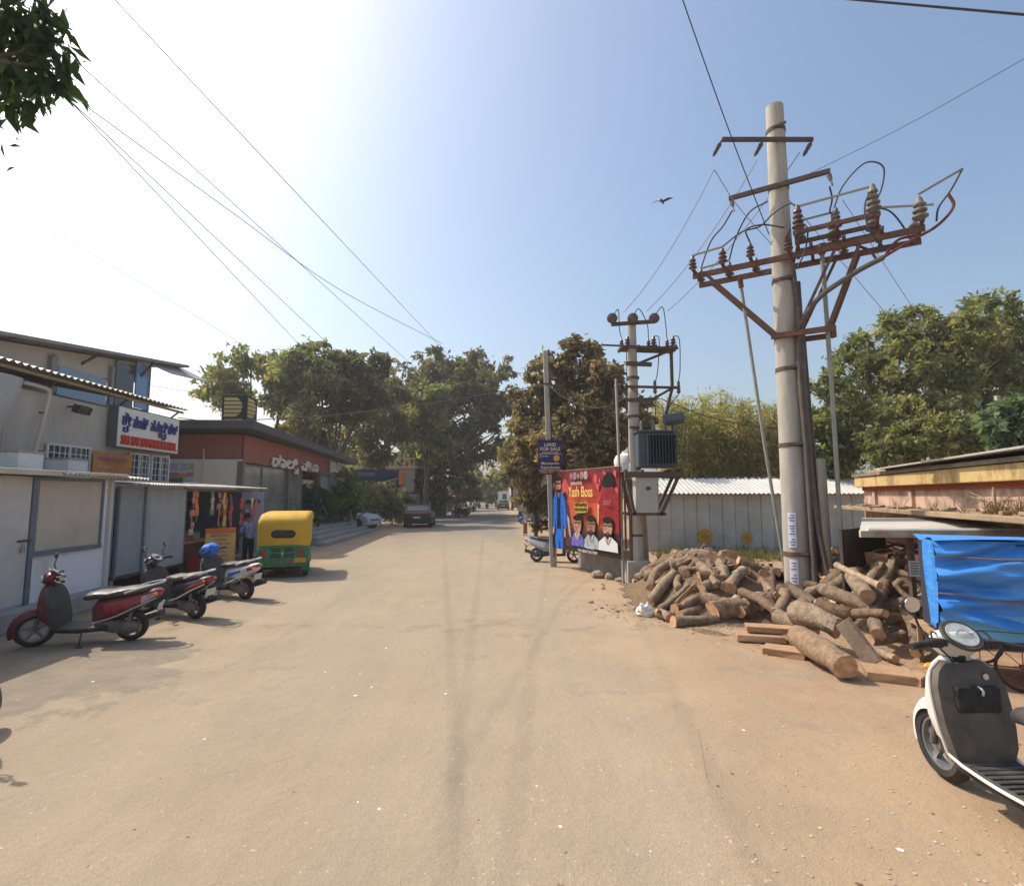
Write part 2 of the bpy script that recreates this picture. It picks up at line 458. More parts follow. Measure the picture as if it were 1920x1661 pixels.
m_tin = mat('dull_tin', (.44, .43, .40), .6, (.27, .22, .17), 2.2, metal=.3)
m_cream = mat('cream_paint', (.60, .52, .41), .85, (.53, .46, .36), 1.5, .1)
m_wood = mat('sawn_wood', (.42, .27, .155), .85, (.33, .205, .115), 6, .3, 30, stretch=(1, 1, 6))

def corrugated(mb, o, u, v, nu, pitch, amp, up, sv=1):        # a wavy sheet: o corner, u along the waves, v down the slope
    o, u, v, up = Vector(o), Vector(u), Vector(v), Vector(up)
    n = max(8, int(u.length / pitch) * 6)
    rowsA = []
    for j in range(sv + 1):
        rowsA.append([o + u * (i / n) + v * (j / sv) + up * (amp * math.cos(i * math.pi / 3)) for i in range(n + 1)])
    mb.loft(rowsA, cap=False, closed=False)
    rowsB = [[p - up * .012 for p in r_] for r_ in rowsA]
    mb.loft(rowsB, cap=False, closed=False)
    for j in (0, sv):
        mb.loft([rowsA[j], rowsB[j]], cap=False, closed=False)
    return mb

# ------------------------------------------------------------------ left: the white kiosk beside the red scooter
RZ = math.atan(ROAD_K)                                        # local y runs along the street
k0 = thing('roadside_kiosk', 'white roadside kiosk with boarded window and padlocked door behind the red scooter', 'kiosk', (-8.42, 11.3, 0), RZ)
m_kw = mat('kiosk_white', (.80, .79, .80), .8, (.50, .46, .42), 2.2, .06, lo=.5, hi=.8, stretch=(1, 1, .35))
m_board = mat('dusty_board', (.60, .52, .42), .8, (.48, .41, .33), 1.4, .05)
m_bluegrey = mat('blue_grey_paint', (.17, .21, .25), .6, (.14, .17, .20), 5)
box('plinth', (-.85, -3.3, .16), (2.3, 6.7, .32), m_conc2, k0, .02)
box('wall', (-1.0, -3.2, 1.42), (1.9, 6.4, 2.2), m_kw, k0)
box('corner_post', (-.03, -.035, 1.42), (.10, .09, 2.2), mat('kiosk_post', (.60, .57, .53), .7), k0)
wp = box('window_board', (-.032, -1.05, 1.83), (.024, 1.5, 1.26), m_board, k0)
for nm, c, d in (('window_frame', (-.018, -1.05, 1.17), (.06, 1.64, .09)), ('window_frame', (-.018, -.27, 1.84), (.06, .05, 1.25)), ('window_frame', (-.018, -1.055, 2.485), (.06, 1.62, .05))):
    box(nm, c, d, m_bluegrey, k0, .006)
box('door_post', (-.018, -1.91, 1.4), (.06, .09, 2.2), m_bluegrey, k0, .006)
dr = box('door', (-.03, -2.72, 1.42), (.028, 1.5, 2.14), mat('kiosk_door', (.64, .60, .56), .75, (.52, .48, .44), 1.2, .04), k0)
box('latch', (.0, -2.05, 1.42), (.03, .26, .035), m_rust2, dr, .004)
pl = MB().box((.015, -2.08, 1.27), (.03, .07, .09)); pl.tube(spline([(.015, -2.10, 1.31), (.015, -2.10, 1.36), (.015, -2.06, 1.36), (.015, -2.06, 1.31)], 4), .008, 6)
build(pl, 'padlock', m_steel, dr, bevel=.004)
aw = MB(); aw.box((-.9, -3.3, 2.60), (2.2, 6.7, .05)); aw.box((.235, -3.3, 2.585), (.07, 6.7, .10))
build(aw, 'roof', mat('cream_awning', (.62, .55, .44), .7, (.52, .45, .36), 2), k0, bevel=.015)
eav = MB(); corrugated(eav, (.30, -1.7, 2.585), (0, 2.4, -.03), (-.55, 0, .06), 0, .11, .018, (0, 0, 1))
build(eav, 'roof_sheet', m_tin, k0, smooth=True)

# ------------------------------------------------------------------ the snack kiosk
s0 = thing('snack_kiosk', 'blue grey sheet metal snack kiosk with open front under a corrugated roof', 'kiosk', (-8.46, 11.45, 0), RZ)
m_ks = mat('kiosk_steel', (.30, .34, .365), .55, (.24, .27, .29), 1.3, .03)
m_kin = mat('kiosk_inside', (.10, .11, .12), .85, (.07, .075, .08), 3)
m_kd = mat('blue_kiosk_door', (.32, .35, .47), .5, (.27, .29, .39), 1.4)
for y in (.25, 3.0, 6.0):
    for x in (-.2, -1.7): box('leg', (x, y, .2), (.12, .12, .4), m_conc2, s0)
box('floor', (-.95, 3.1, .44), (1.9, 6.2, .08), m_rust2, s0)
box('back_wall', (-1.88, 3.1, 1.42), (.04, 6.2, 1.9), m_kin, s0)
box('side_wall', (-.95, .02, 1.42), (1.84, .04, 1.9), m_ks, s0)
box('side_wall', (-.95, 6.18, 1.42), (1.84, .04, 1.9), m_kd, s0)
box('front_panel', (.0, .48, 1.42), (.03, .86, 1.9), m_ks, s0, .004)
box('front_panel', (.045, 1.72, 1.41), (.03, 1.56, 1.9), mat('kiosk_panel', (.36, .40, .425), .5, (.25, .26, .26), 1.6, .03, lo=.46, hi=.78, stretch=(1, 1, .3)), s0, .004)
for y in (.05, .93, 2.53): box('corner_post', (.03, y, 1.42), (.06, .05, 1.94), m_bluegrey, s0)
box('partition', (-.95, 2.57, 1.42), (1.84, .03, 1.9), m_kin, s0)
box('corner_post', (.02, 6.17, 1.2), (.06, .06, 2.3), m_bluegrey, s0)
box('header', (.02, 4.35, 2.34), (.05, 3.6, .08), m_bluegrey, s0)
rf = MB(); corrugated(rf, (.42, -.15, 2.44), (0, 6.75, -.02), (-2.5, 0, .16), 0, .10, .018, (0, 0, 1))
build(rf, 'roof', m_tin, s0, smooth=True)
cnt = box('counter', (-.25, 4.0, .95), (.5, 2.9, .06), m_wood, s0)
box('counter_front', (-.08, 4.0, .7), (.03, 2.9, .46), mat('maroon_paint', (.16, .03, .035), .6, (.11, .025, .03), 4), s0)
for z in (1.35, 1.72, 2.05): box('shelf', (-1.68, 4.3, z), (.34, 3.2, .03), m_wood, s0)
dk = box('door', (.30, 5.86, 1.34), (.03, .66, 1.9), m_kd, s0, .004, rz=R(-62))
box('sign_plate', (.30 + .02, 5.86 - .012, 1.98), (.035, .40, .13), mat('door_sign_blue', (.02, .03, .13), .5), dk, rz=R(-62))
box('bottom_ledge', (.45, 5.2, .36), (.75, 1.5, .06), mat('orange_ledge', (.52, .30, .17), .8, (.42, .25, .15), 5), s0)
for y in (4.55, 5.85): box('ledge_support', (.5, y, .165), (.4, .2, .33), m_conc2, s0)

def local(root, p): return Matrix.Translation(root.location) @ root.rotation_euler.to_matrix().to_4x4() @ Vector(p)
# strips of snack packets hanging in the opening
pk_cols = [('red', (.50, .04, .03)), ('yellow', (.62, .42, .04)), ('orange', (.60, .20, .03)), ('pink', (.50, .16, .18)), ('green', (.12, .26, .07)), ('dark', (.10, .06, .05)), ('silver', (.45, .42, .38))]
pkm = {n: mat('packet_' + n, c, .3, tuple(min(1, x * 1.5 + .04) for x in c), 22, .5, 30, spec=.5) for n, c in pk_cols}
def packet_mesh():
    mb = MB(); nu, nv = 4, 5
    for s_ in (1, -1):
        mb.grid(lambda u, v: (s_ * .022 * math.sin(math.pi * u) * math.sin(math.pi * min(1, max(0, (v - .08) / .84))), (u - .5) * .13, (v - 1) * .17), nu, nv)
    return mb
pk0 = packet_mesh()
strips = [(.06, 2.85, 2.30, 7, 'pink', 'pale packets at the left edge of the opening'), (.05, 3.05, 2.30, 5, 'orange', 'orange packets beside the kiosk panel'),
          (.06, 4.22, 2.28, 6, 'pink', 'pink packets in the middle'), (.10, 4.45, 2.26, 6, 'yellow', 'yellow packets in the middle'), (.04, 4.62, 2.28, 8, 'orange', 'long orange packets near the middle'),
          (.12, 4.80, 2.22, 8, 'red', 'long red packets'), (.28, 5.15, 2.12, 5, 'red', 'red packets left of the open door'), (.22, 5.32, 2.05, 6, 'dark', 'dark packets before the open door'),
          (.42, 5.50, 2.10, 5, 'red', 'bright red packets on the open door'), (.50, 5.66, 2.02, 4, 'red', 'short red packets at the outer edge of the door'), (.34, 5.42, 1.75, 5, 'green', 'green packets low on the door'),
          (.02, 3.9, 2.30, 4, 'silver', 'silver packets at the back')]
rnd = random.Random(11)
pk_me = {}
for i, (x, y, z, n, c, lab) in enumerate(strips):
    p = local(s0, (x, y, z))
    t = thing('snack_strip', 'strip of ' + lab + ' in the snack kiosk', 'snacks', p, RZ, 'strips of snack packets in the kiosk')
    build(MB().tube([(0, 0, 0), (0, 0, -.165 * n)], .003, 4), 'string', m_white, t)
    for j in range(n):
        cc = c if rnd.random() < .75 else rnd.choice(pk_cols)[0]
        if cc not in pk_me:
            q = build(pk0, 'packet', pkm[cc], t, smooth=True); pk_me[cc] = q.data
        else:
            q = bpy.data.objects.new('packet', pk_me[cc]); link(q, t)
        q.location = (rnd.uniform(-.015, .03), rnd.uniform(-.02, .02), -.165 * j); q.rotation_euler = (rnd.uniform(-.12, .12), rnd.uniform(-.1, .1), rnd.uniform(-.5, .5))
# jars and boxes on the shelves and counter
jar_m = [mat('jar_a', (.42, .34, .22), .3, spec=.5), mat('jar_b', (.36, .12, .07), .3, spec=.5), mat('jar_c', (.50, .46, .38), .3, spec=.5)]
lid_m = mat('jar_lid', (.42, .05, .04), .4)
jp = MB().lathe([(.05, 0), (.06, .01), (.06, .14), (.045, .165)], n=10)
k = 0
for z in (1.365, 1.735):
    for j in range(8):
        p = local(s0, (-1.66, 2.95 + j * .2, z))
        t = thing('sweet_jar', 'small sweet jar with red lid on the kiosk back shelves', 'jar', p, 0, 'sweet jars on the kiosk shelves')
        build(jp, 'jar_body', jar_m[k % 3], t, smooth=True); build(MB().lathe([(.05, .165), (.05, .19)], n=10), 'lid', lid_m, t); k += 1
def carton(p, d, m, label, rz=0, group=None):
    t = thing('carton', label, 'box', p, rz, group)
    box('box_body', (0, 0, d[2] / 2), d, m, t, .008); box('tape', (0, 0, d[2] + .002), (d[0] * .9, .05, .003), m_cream, t)
    return t
carton(local(s0, (-.25, 3.0, .98)), (.3, .4, .26), mat('red_box', (.38, .05, .04), .6), 'red goods box on the kiosk counter beside the grey panel', RZ)
carton(local(s0, (-.3, 3.5, .98)), (.3, .35, .2), mat('olive_box', (.22, .23, .10), .6), 'olive goods box on the kiosk counter', RZ)
carton(local(s0, (-.28, 4.9, .98)), (.3, .45, .34), mat('green_box', (.07, .17, .08), .6), 'green goods box at the right of the kiosk counter', RZ)
def crate(p, m, label, rz=0):
    t = thing('drinks_crate', label, 'crate', p, rz, 'red drinks crates under the kiosk')
    w, d, h = .42, .32, .27
    for c, s_ in (((0, -d / 2, h / 2), (w, .02, h)), ((0, d / 2, h / 2), (w, .02, h)), ((-w / 2, 0, h / 2), (.02, d, h)), ((w / 2, 0, h / 2), (.02, d, h))): box('crate_side', c, s_, m, t, .004)
    box('crate_bottom', (0, 0, .012), (w, d, .02), m, t)
    for y in (-.17, .17): box('rim', (0, y, h - .03), (w + .03, .02, .05), m, t)
m_crate = mat('crate_red', (.40, .035, .03), .5, (.28, .03, .03), 5)
for q, (x, y, z, lab) in enumerate([(.22, 2.95, 0, 'red drinks crate at the foot of the snack kiosk, lower of the stack'), (.22, 2.95, .275, 'red drinks crate at the foot of the snack kiosk, upper of the stack'), (.24, 3.5, 0, 'red drinks crate standing alone under the kiosk counter')]): crate(local(s0, (x, y, z)), m_crate, lab, RZ + R(90) + q * .05)

# the orange price board
pb = thing('price_board', 'orange price board with Kannada lines standing before the snack kiosk', 'sign', local(s0, (.78, 2.95, 0)), RZ + R(-48))
m_pb = mat('price_board_print', (.60, .40, .17), .6, (.56, .34, .13), 2)
box('board', (0, 0, .86), (.04, .74, .92), m_pb, pb, .004)
box('heading_band', (.022, 0, 1.25), (.004, .735, .13), mat('price_heading', (.56, .15, .04), .6), pb)
for y in (-.3, .3): box('leg', (-.05, y, .24), (.04, .04, .48), m_rust2, pb)
m_ink = mat('ink_blue', (.05, .06, .18), .7); m_inkr = mat('ink_brown', (.22, .07, .05), .7)
for j, (s_, h, w) in enumerate([('ಜೆರಾಕ್ಸ್ ಇಲ್ಲಿ', .085, .46), ('ಟೀ ಸ್ಟಾಲ್', .07, .30), ('ಬಿಸ್ಕತ್ತು ನೀರು', .06, .5), ('ಹಾಲು ಮೊಸರು', .06, .34), ('ಬಾಳೆ ಹಣ್ಣು', .06, .3), ('ಚಹಾ ಕಾಫಿ', .06, .36), ('ತಂಪು ಪಾನೀಯ', .06, .4)]):
    text(s_, h, m_ink if j < 2 else m_inkr, (.022, 0, 1.10 - j * .105), (0, 1, 0), (0, 0, 1), pb, width=w, depth=.003)

# ------------------------------------------------------------------ two storey sheet building with the big white sign
b1 = thing('sheet_building', 'grey sheet clad building with corrugated roof and barred windows behind the kiosks', 'building', (-11.3, 17.55, 0), RZ)
m_sheet = mat('grey_cladding', (.54, .495, .43), .85, (.40, .365, .315), .8, .08, stretch=(1, 1, .35))
box('wall', (-2.5, -6.0, 2.3), (5.0, 12.0, 4.6), m_sheet, b1)
for y in (-1.2, -3.6, -6.0, -8.4): box('cladding_joint', (.004, y, 3.3), (.014, .03, 2.5), m_cream, b1)
r1 = MB(); corrugated(r1, (.42, -12.4, 5.06), (0, 12.6, -.02), (-6, 0, 1.1), 0, .2, .028, (0, 0, 1))
build(r1, 'roof', m_tin, b1, smooth=True)
box('fascia', (.30, -6.0, 4.93), (.04, 12.2, .07), mat('ochre_fascia', (.30, .22, .11), .8), b1)
for y in (-.1, -2.55, -5.0, -7.4): build(MB().bar((0, y, 4.7), (.3, y, 4.95), .04), 'roof_bracket', m_rust2, b1)
def grille(y0, y1, z0, z1, lab=None):
    w = box('window', (.006, (y0 + y1) / 2, (z0 + z1) / 2), (.02, y1 - y0, z1 - z0), m_glass, b1)
    fr = MB()
    for (a, b) in (((y0, z0), (y1, z0)), ((y1, z0), (y1, z1)), ((y1, z1), (y0, z1)), ((y0, z1), (y0, z0)), (((y0 + y1) / 2, z0), ((y0 + y1) / 2, z1))): fr.bar((.06, *a), (.06, *b), .05)
    build(fr, 'window_frame', m_white, w)
    n = int((y1 - y0) / .16); gm = MB()
    for i in range(1, n): gm.bar((.085, y0 + (y1 - y0) * i / n, z0), (.085, y0 + (y1 - y0) * i / n, z1), .018)
    nz_ = int((z1 - z0) / .16)
    for i in range(1, nz_): gm.bar((.087, y0, z0 + (z1 - z0) * i / nz_), (.087, y1, z0 + (z1 - z0) * i / nz_), .018)
    build(gm, 'grille_bars', m_white, w)
grille(-4.9, -3.55, 2.62, 3.42); grille(-2.0, -1.12, 2.62, 3.42); grille(-.98, -.12, 2.62, 3.42)
wb = thing('shop_signboard', 'big white signboard with blue Kannada and red English lettering under the corrugated eave', 'sign', local(b1, (.05, -1.5, 3.52)), RZ)
m_sg = mat('sign_white', (.80, .77, .72), .5, (.74, .70, .64), 1.5)
box('sign_box', (.12, 0, .58), (.24, 2.9, 1.16), mat('sign_side', (.12, .13, .15), .6), wb)
box('sign_face', (.243, 0, .58), (.012, 2.84, 1.10), m_sg, wb)
m_sb = mat('sign_blue', (.06, .055, .26), .5); m_sr = mat('sign_red', (.62, .05, .02), .5)
fx = .25
for (s_, yc, w, zz, h) in (('ಶೀ', -1.12, .34, .64, .46), ('ಸಾಯಿ', -.52, .62, .62, .42), ('ಸಮೃದಿ', .35, .78, .62, .42), ('ಹಿಲ್', 1.05, .48, .62, .42), ('ರ', -1.14, .2, .44, .24), ('ಧ', .60, .2, .42, .24)):
    text(s_, h, m_sb, (fx, yc, zz), (0, 1, 0), (0, 0, 1), wb, width=w, depth=.05, bold=.012)
text('SRI SAI SAMRUDH HILL', .36, m_sr, (fx, 0.0, .10), (0, 1, 0), (0, 0, 1), wb, width=2.6, depth=.05, bold=.02)
ob = thing('festival_banner', 'small orange and yellow printed banner between the barred windows', 'banner', local(b1, (.09, -2.75, 2.66)), RZ)
m_ob = mat('banner_orange', (.55, .13, .05), .6, (.60, .30, .06), .9)
def cloth(y0, y1, z0, z1): return MB().grid(lambda u, v: (.02 + .03 * math.sin(u * 5 + v * 2), y0 + (y1 - y0) * u, z0 + (z1 - z0) * v - .05 * math.sin(u * 3.1)), 10, 5)
build(cloth(-.78, .78, 0, .72), 'banner_cloth', m_ob, ob, smooth=True)
text('ಶುಭಾಶಯಗಳು', .15, mat('banner_violet', (.15, .08, .25), .6), (.075, -.08, .47), (0, 1, -.02), (0, 0, 1), ob, width=1.15, depth=.004)
text('ಶ್ರೀ ಸಾಯಿ', .09, mat('banner_pale', (.70, .55, .40), .6), (.075, -.42, .27), (0, 1, 0), (0, 0, 1), ob, width=.5, depth=.004)
fl = thing('floodlight', 'black floodlight under the eave of the sheet building', 'lamp', local(b1, (.3, -4.35, 4.32)), RZ)
box('lamp_housing', (.08, 0, 0), (.18, .42, .2), m_blackp, fl, .01, ry=R(20)); box('bracket', (-.12, 0, .08), (.3, .05, .05), m_rust2, fl)
sh = thing('plastic_sheet', 'torn translucent plastic sheet hanging from the eave at the picture edge', 'sheet', local(b1, (.3, -7.2, 2.9)), RZ)
build(MB().grid(lambda u, v: (.12 * math.sin(u * 9) + .05 * math.sin(v * 7 + u * 3), -1.6 + 2.8 * u * (1 - .25 * (1 - v)), -.15 + 2.0 * v), 24, 10), 'sheet_cloth', mat('plastic_film', (.42, .41, .38), .4, (.36, .35, .33), 2, .3, 8), sh, smooth=True)
pp = thing('drain_pipe', 'bent cream drain pipe running down the sheet building', 'pipe', local(b1, (.1, -5.35, 2.7)), RZ)
build(MB().tube(spline([(.1, -.5, 2.0), (.1, .1, 1.98), (.1, .2, 1.85), (.1, .05, 1.0), (.1, -.15, 0)], 5), .045, 8), 'pipe_run', m_cream, pp, smooth=True)
for z in (.5, 1.4): box('pipe_clip', (.08, .1, z), (.06, .16, .04), m_rust2, pp)
for (y, z, d, lab) in ((-5.6, 2.62, (.5, .55, .36), 'white metal box on the kiosk roof beside the left barred window'), (-6.9, 2.62, (.6, .6, .42), 'pale box on the kiosk roof near the drain pipe')):
    t = thing('storage_box', lab, 'box', local(b1, (1.1, y, z)), RZ)
    box('box_body', (0, 0, d[2] / 2), d, m_white, t, .01); box('lid', (0, 0, d[2] + .02), (d[0] + .04, d[1] + .04, .04), m_tin, t, .005)

# taller building behind it, with blue glass and a tilted roof
b2 = thing('glass_building', 'grey building with blue glazing and a tilted overhanging roof rising behind the sheet building', 'building', (-15.6, 22.6, 0), RZ)
m_gw = mat('grey_render', (.33, .345, .36), .8, (.20, .215, .23), 1.2)
box('wall', (-3, -6.6, 2.9), (5.8, 9.2, 5.8), m_gw, b2)
box('wall', (-3, -1.0, 2.9), (5.8, 2.0, 5.8), mat('dark_cladding', (.055, .075, .08), .4), b2)
for (y0, y1) in ((-2.0, -.95),): box('window', (-.05, (y0 + y1) / 2, 6.6), (.05, y1 - y0, 1.8), m_glass, b2)
wq = box('window', (-.02, -.45, 6.75), (.06, .82, 1.9), m_blueglass, b2); box('window_frame', (-.01, -.02, 6.75), (.09, .05, 1.9), m_bluegrey, wq)
box('window', (-.05, -3.6, 6.1), (.05, 2.3, 1.0), mat('pale_blue_glass', (.26, .36, .46), .2), b2)
box('window', (-.05, -6.2, 5.9), (.05, 2.3, .9), mat('pale_blue_glass', (.26, .36, .46), .2), b2)
box('window_frame', (-.04, -4.9, 6.3), (.09, .16, 1.3), m_gw, b2)
build(MB().poly([(-.15, -11.0, 6.28), (-.15, 0, 7.8), (-.15, 0, 7.0), (-.15, -11.0, 5.5)], (-5.5, 0, 0)), 'gable_wall', m_cream, b2)
for y in (-.06, -2.2, -5.0): box('column', (-.06, y, 6.5 + y * .12), (.16, .16, 1.9), mat('column_grey', (.30, .285, .26), .8), b2)
tr_ = MB().poly([(.5, -11.4, 6.3), (.5, 2.0, 8.15), (.5, 2.0, 8.26), (.5, -11.4, 6.41)], (-6.5, 0, 0))
build(tr_, 'roof', mat('roof_underside', (.32, .29, .25), .8, (.26, .235, .2), 2), b2)
wl = MB().poly([(.0, -.4, 7.8), (.0, 2.3, 8.15), (.9, 2.9, 7.65), (.9, 0, 7.4)], (0, 0, .06)); build(wl, 'roof_wing', mat('roof_wing_grey', (.42, .39, .34), .7), b2)
for y in (-.6, -3.6, -7): build(MB().bar((-.2, y, 6.9), (.5, y, 7.85 + y * .138), .07), 'roof_strut', m_rust2, b2)

# ------------------------------------------------------------------ the bakery on the left corner
bk = thing('bakery_building', 'low bakery with terracotta band, dark overhanging roof and raised terrace with steps', 'building', (-10.9, 21.5, 0), RZ)
m_terra = mat('terracotta_panel', (.36, .115, .075), .7, (.31, .10, .065), 1.0, .03, objvar=.05)
m_bkw = mat('bakery_cream', (.82, .72, .59), .85, (.74, .64, .51), 1.0, .04)
m_roofd = mat('roof_dark', (.085, .08, .078), .7, (.11, .10, .095), 3)
m_frame = mat('taupe_frame', (.17, .155, .13), .6)
LB = 15.2
box('terrace', (-2.6, 5.75, .33), (8.6, 12.1, .66), mat('terrace_stone', (.30, .285, .26), .85, (.24, .225, .205), 2, .15, 30), bk, .01)
for i in range(3): box('step', (1.7 + .42 * (i + .5) + .003, 6.4, (.5 - .165 * i) / 2), (.42, 7.6 + 1.0 * i, .5 - .165 * i), mat('step_stone', (.33, .31, .28), .85, (.27, .255, .23), 3, .15, 30), bk, .012)
box('wall', (-3.5, .15, 2.15), (7, .3, 3.0), m_bkw, bk)
box('wall', (-6.9, 6.2, 2.15), (.3, 11.7, 3.0), m_bkw, bk)
box('inner_wall', (-3.2, 6.0, 2.15), (.2, 11.6, 3.0), mat('inner_wall', (.64, .57, .44), .85, (.54, .48, .37), .8), bk)
for i in range(5): box('wall_panel', (-.74 - i * 1.455, -.015, 4.16), (1.44, .03, .95), m_terra, bk)
for i in range(10): box('wall_panel', (.03, .77 + i * 1.5, 4.08 - i * .018), (.03, 1.485, 1.1), m_terra, bk)
box('band_core', (-3.5, 7.5, 4.12), (6.95, 15.0, 1.0), m_roofd, bk)
box('soffit', (-1.2, 9.9, 3.505), (2.4, 9.6, .05), mat('soffit_wood', (.20, .11, .075), .7, (.16, .085, .06), 3), bk)
rfm = MB().poly([(.75, -.85, 4.78), (.75, LB + .4, 4.28), (.75, LB + .4, 4.62), (.75, -.85, 5.12)], (-8.6, 0, 0))
build(rfm, 'roof', m_roofd, bk, bevel=.02)
for y in (.06, 4.95, 9.6): box('column', (-.05, y, 2.1), (.22, .22, 2.9), m_frame, bk, .01)
box('column', (-.05, 14.9, 1.77), (.22, .22, 3.54), m_frame, bk, .01)
def bwin(y0, y1, z0, z1, mid=True):
    w = box('window', (-.09, (y0 + y1) / 2, (z0 + z1) / 2), (.02, y1 - y0, z1 - z0), m_litglass, bk)
    fr = MB()
    for a, b in (((y0, z0), (y1, z0)), ((y1, z0), (y1, z1)), ((y1, z1), (y0, z1)), ((y0, z1), (y0, z0)), ((y0, z0 + (z1 - z0) * .42), (y1, z0 + (z1 - z0) * .42))): fr.bar((-.07, *a), (-.07, *b), .07)
    if mid: fr.bar((-.07, y0 + (y1 - y0) * .4, z0), (-.07, y0 + (y1 - y0) * .4, z1), .07)
    build(fr, 'window_frame', m_frame, w)
bwin(.2, 4.8, 1.05, 3.45); bwin(5.1, 7.0, .7, 3.45, False)
box('sill_wall', (-.10, 2.5, .84), (.14, 4.7, .36), m_bkw, bk)
for i in range(8): box('slat', (-.14, 9.9 + i * .26, 2.1), (.05, .09, 2.75), m_white, bk)
box('door', (-.12, 8.1, 1.85), (.05, 1.9, 2.35), m_glass, bk)
box('far_wall', (-1.2, 11.9, 2.05), (3.9, .1, 2.8), mat('far_wall_grey', (.42, .41, .40), .85), bk)
kl = thing('kannada_lettering', 'white raised Kannada letters along the bakery eave', 'sign', local(bk, (.10, 5.7, 3.52)), RZ)
m_let = mat('letter_white', (.80, .76, .70), .5)
for s_, yc, w, h, z in (('ಡಾಲಿ', -1.55, 3.1, .70, -.02), ('ಸ', -.05, .55, .38, -.26), ('ವಿಟಾ', 1.95, 2.7, .70, -.02)): text(s_, h, m_let, (0, yc, z), (0, 1, 0), (0, 0, 1), kl, 'letter', .06, w, bold=.022)
build(MB().bar((-.03, -3.4, .12), (-.03, 3.6, .12), .03), 'letter_rail', m_frame, kl)
el = thing('english_lettering', 'white raised capitals reading DOLCE VITA at the far end of the bakery eave', 'sign', local(bk, (.10, 12.9, 3.45)), RZ)
text('DOLCE VITA', 1.0, m_let, (0, 0, .12), (0, 1, 0), (0, 0, 1), el, 'letter', .08, 3.5, bold=.03)
build(MB().bar((-.03, -1.8, .3), (-.03, 1.8, .3), .03), 'letter_rail', m_frame, el)
# lit sign cube on the roof
cb = thing('roof_sign_cube', 'dark green sign cube with yellow striped D emblem on the bakery roof', 'sign', local(bk, (-.35, .35, 5.08)), RZ)
m_cg = mat('sign_green', (.012, .028, .026), .5); m_cy = mat('sign_yellow', (.62, .45, .16), .5)
box('sign_cube', (0, 0, .58), (.98, .98, 1.16), m_cg, cb, .01)
for (ox, oy, dx, dy) in ((-.40, -.493, 1, 0), (.493, -.40, 0, 1)):
    nx, ny = (0, -1) if dx else (1, 0)
    for j in range(5):
        z0 = .27 + j * .165; z1 = z0 + .125
        def ex(z): return .30 + .42 * math.sqrt(max(0, 1 - ((z - .67) / .43) ** 2))
        zs = [z0 + (z1 - z0) * q / 4 for q in range(5)]
        P = [(ox, oy, z0)] + [(ox + dx * ex(z), oy + dy * ex(z), z) for z in zs] + [(ox, oy, z1)]
        build(MB().poly(P, (nx * .008, ny * .008, 0)), 'stripe', m_cy, cb)
    text('DACUNIER', .15, m_cy, (ox + dx * .40, oy + dy * .40, .09), (dx, dy, 0), (0, 0, 1), cb, depth=.008, width=.72, bold=.02)
# poster board on the camera-facing wall
po = thing('notice_poster', 'pink green and white notice poster on the cream bakery side wall', 'poster', local(bk, (-2.35, -.02, 2.62)), RZ)
box('backing', (0, -.02, .44), (1.05, .03, .9), m_white, po)
for (x, z, w, h, c) in ((-.2, .14, .6, .24, (.06, .20, .09)), (.33, .14, .36, .24, (.55, .55, .62)), (-.3, .38, .42, .2, (.60, .22, .20)), (.05, .36, .3, .2, (.62, .36, .12)), (.36, .4, .3, .2, (.60, .26, .22)), (-.3, .7, .38, .3, (.50, .50, .52)), (.1, .7, .3, .3, (.46, .5, .55)), (.4, .72, .2, .28, (.62, .42, .12))):
    box('print_panel', (x, -.039, z), (w, .006, h), mat('print_%d_%d' % (x * 100, z * 100), c, .6), po)
box('side_board', (-.72, -.02, .35), (.26, .03, .6), mat('print_yellow', (.35, .30, .12), .6), po)
pipe = thing('vent_pipe', 'thin vertical pipe on the terracotta band of the bakery', 'pipe', local(bk, (-1.5, -.06, 2.7)), RZ)
build(MB().tube([(0, 0, 0), (0, 0, 1.35)], .025, 8), 'pipe_run', m_cream, pipe); box('pipe_clip', (0, .02, 1.0), (.08, .04, .03), m_steel, pipe)

# ------------------------------------------------------------------ beyond the bakery
hb = thing('blue_hoarding', 'dark blue printed hoarding among the plants beyond the bakery', 'hoarding', (-10.6, 42.5, 0), RZ * 2)
m_hb = mat('hoarding_blue', (.018, .03, .055), .45, (.025, .05, .085), .5)
box('hoarding_face', (0, 0, 2.85), (3.5, .12, 2.7), m_hb, hb)
for x in (-1.4, 1.4): box('post', (x, .12, 1.4), (.12, .1, 2.8), m_rust2, hb)
box('name_band', (-.9, -.07, 3.85), (1.2, .02, .3), mat('hoarding_lilac', (.10, .13, .24), .5), hb)
for (x, z, w, h) in ((.5, 2.7, .5, .9), (1.15, 2.8, .5, 1.1)): box('print_panel', (x, -.07, z), (w, .02, h), mat('hoarding_teal', (.05, .13, .18), .4), hb)
build(MB().bar((-.4, -.085, 3.0), (1.6, -.085, 3.55), .02, .06), 'print_line', mat('hoarding_line', (.25, .38, .45), .5), hb)
box('lower_band', (-.3, -.07, 1.62), (2.2, .02, .16), mat('hoarding_yellow', (.45, .42, .08), .5), hb)
hq = thing('far_house', 'pale house with a railed roof terrace behind the blue hoarding', 'house', (-13.5, 52, 0), RZ)
box('wall', (0, 3, 2.4), (8, 6, 4.8), mat('house_grey', (.36, .35, .33), .85, (.30, .29, .27), .8), hq)
box('roof_slab', (0, 3, 4.9), (8.6, 6.6, .2), m_cream, hq)
for i in range(18): box('baluster', (-3.9 + i * .46, -.1, 5.35), (.14, .14, .7), m_cream, hq)
box('rail', (0, -.1, 5.76), (8.2, .2, .12), m_cream, hq)
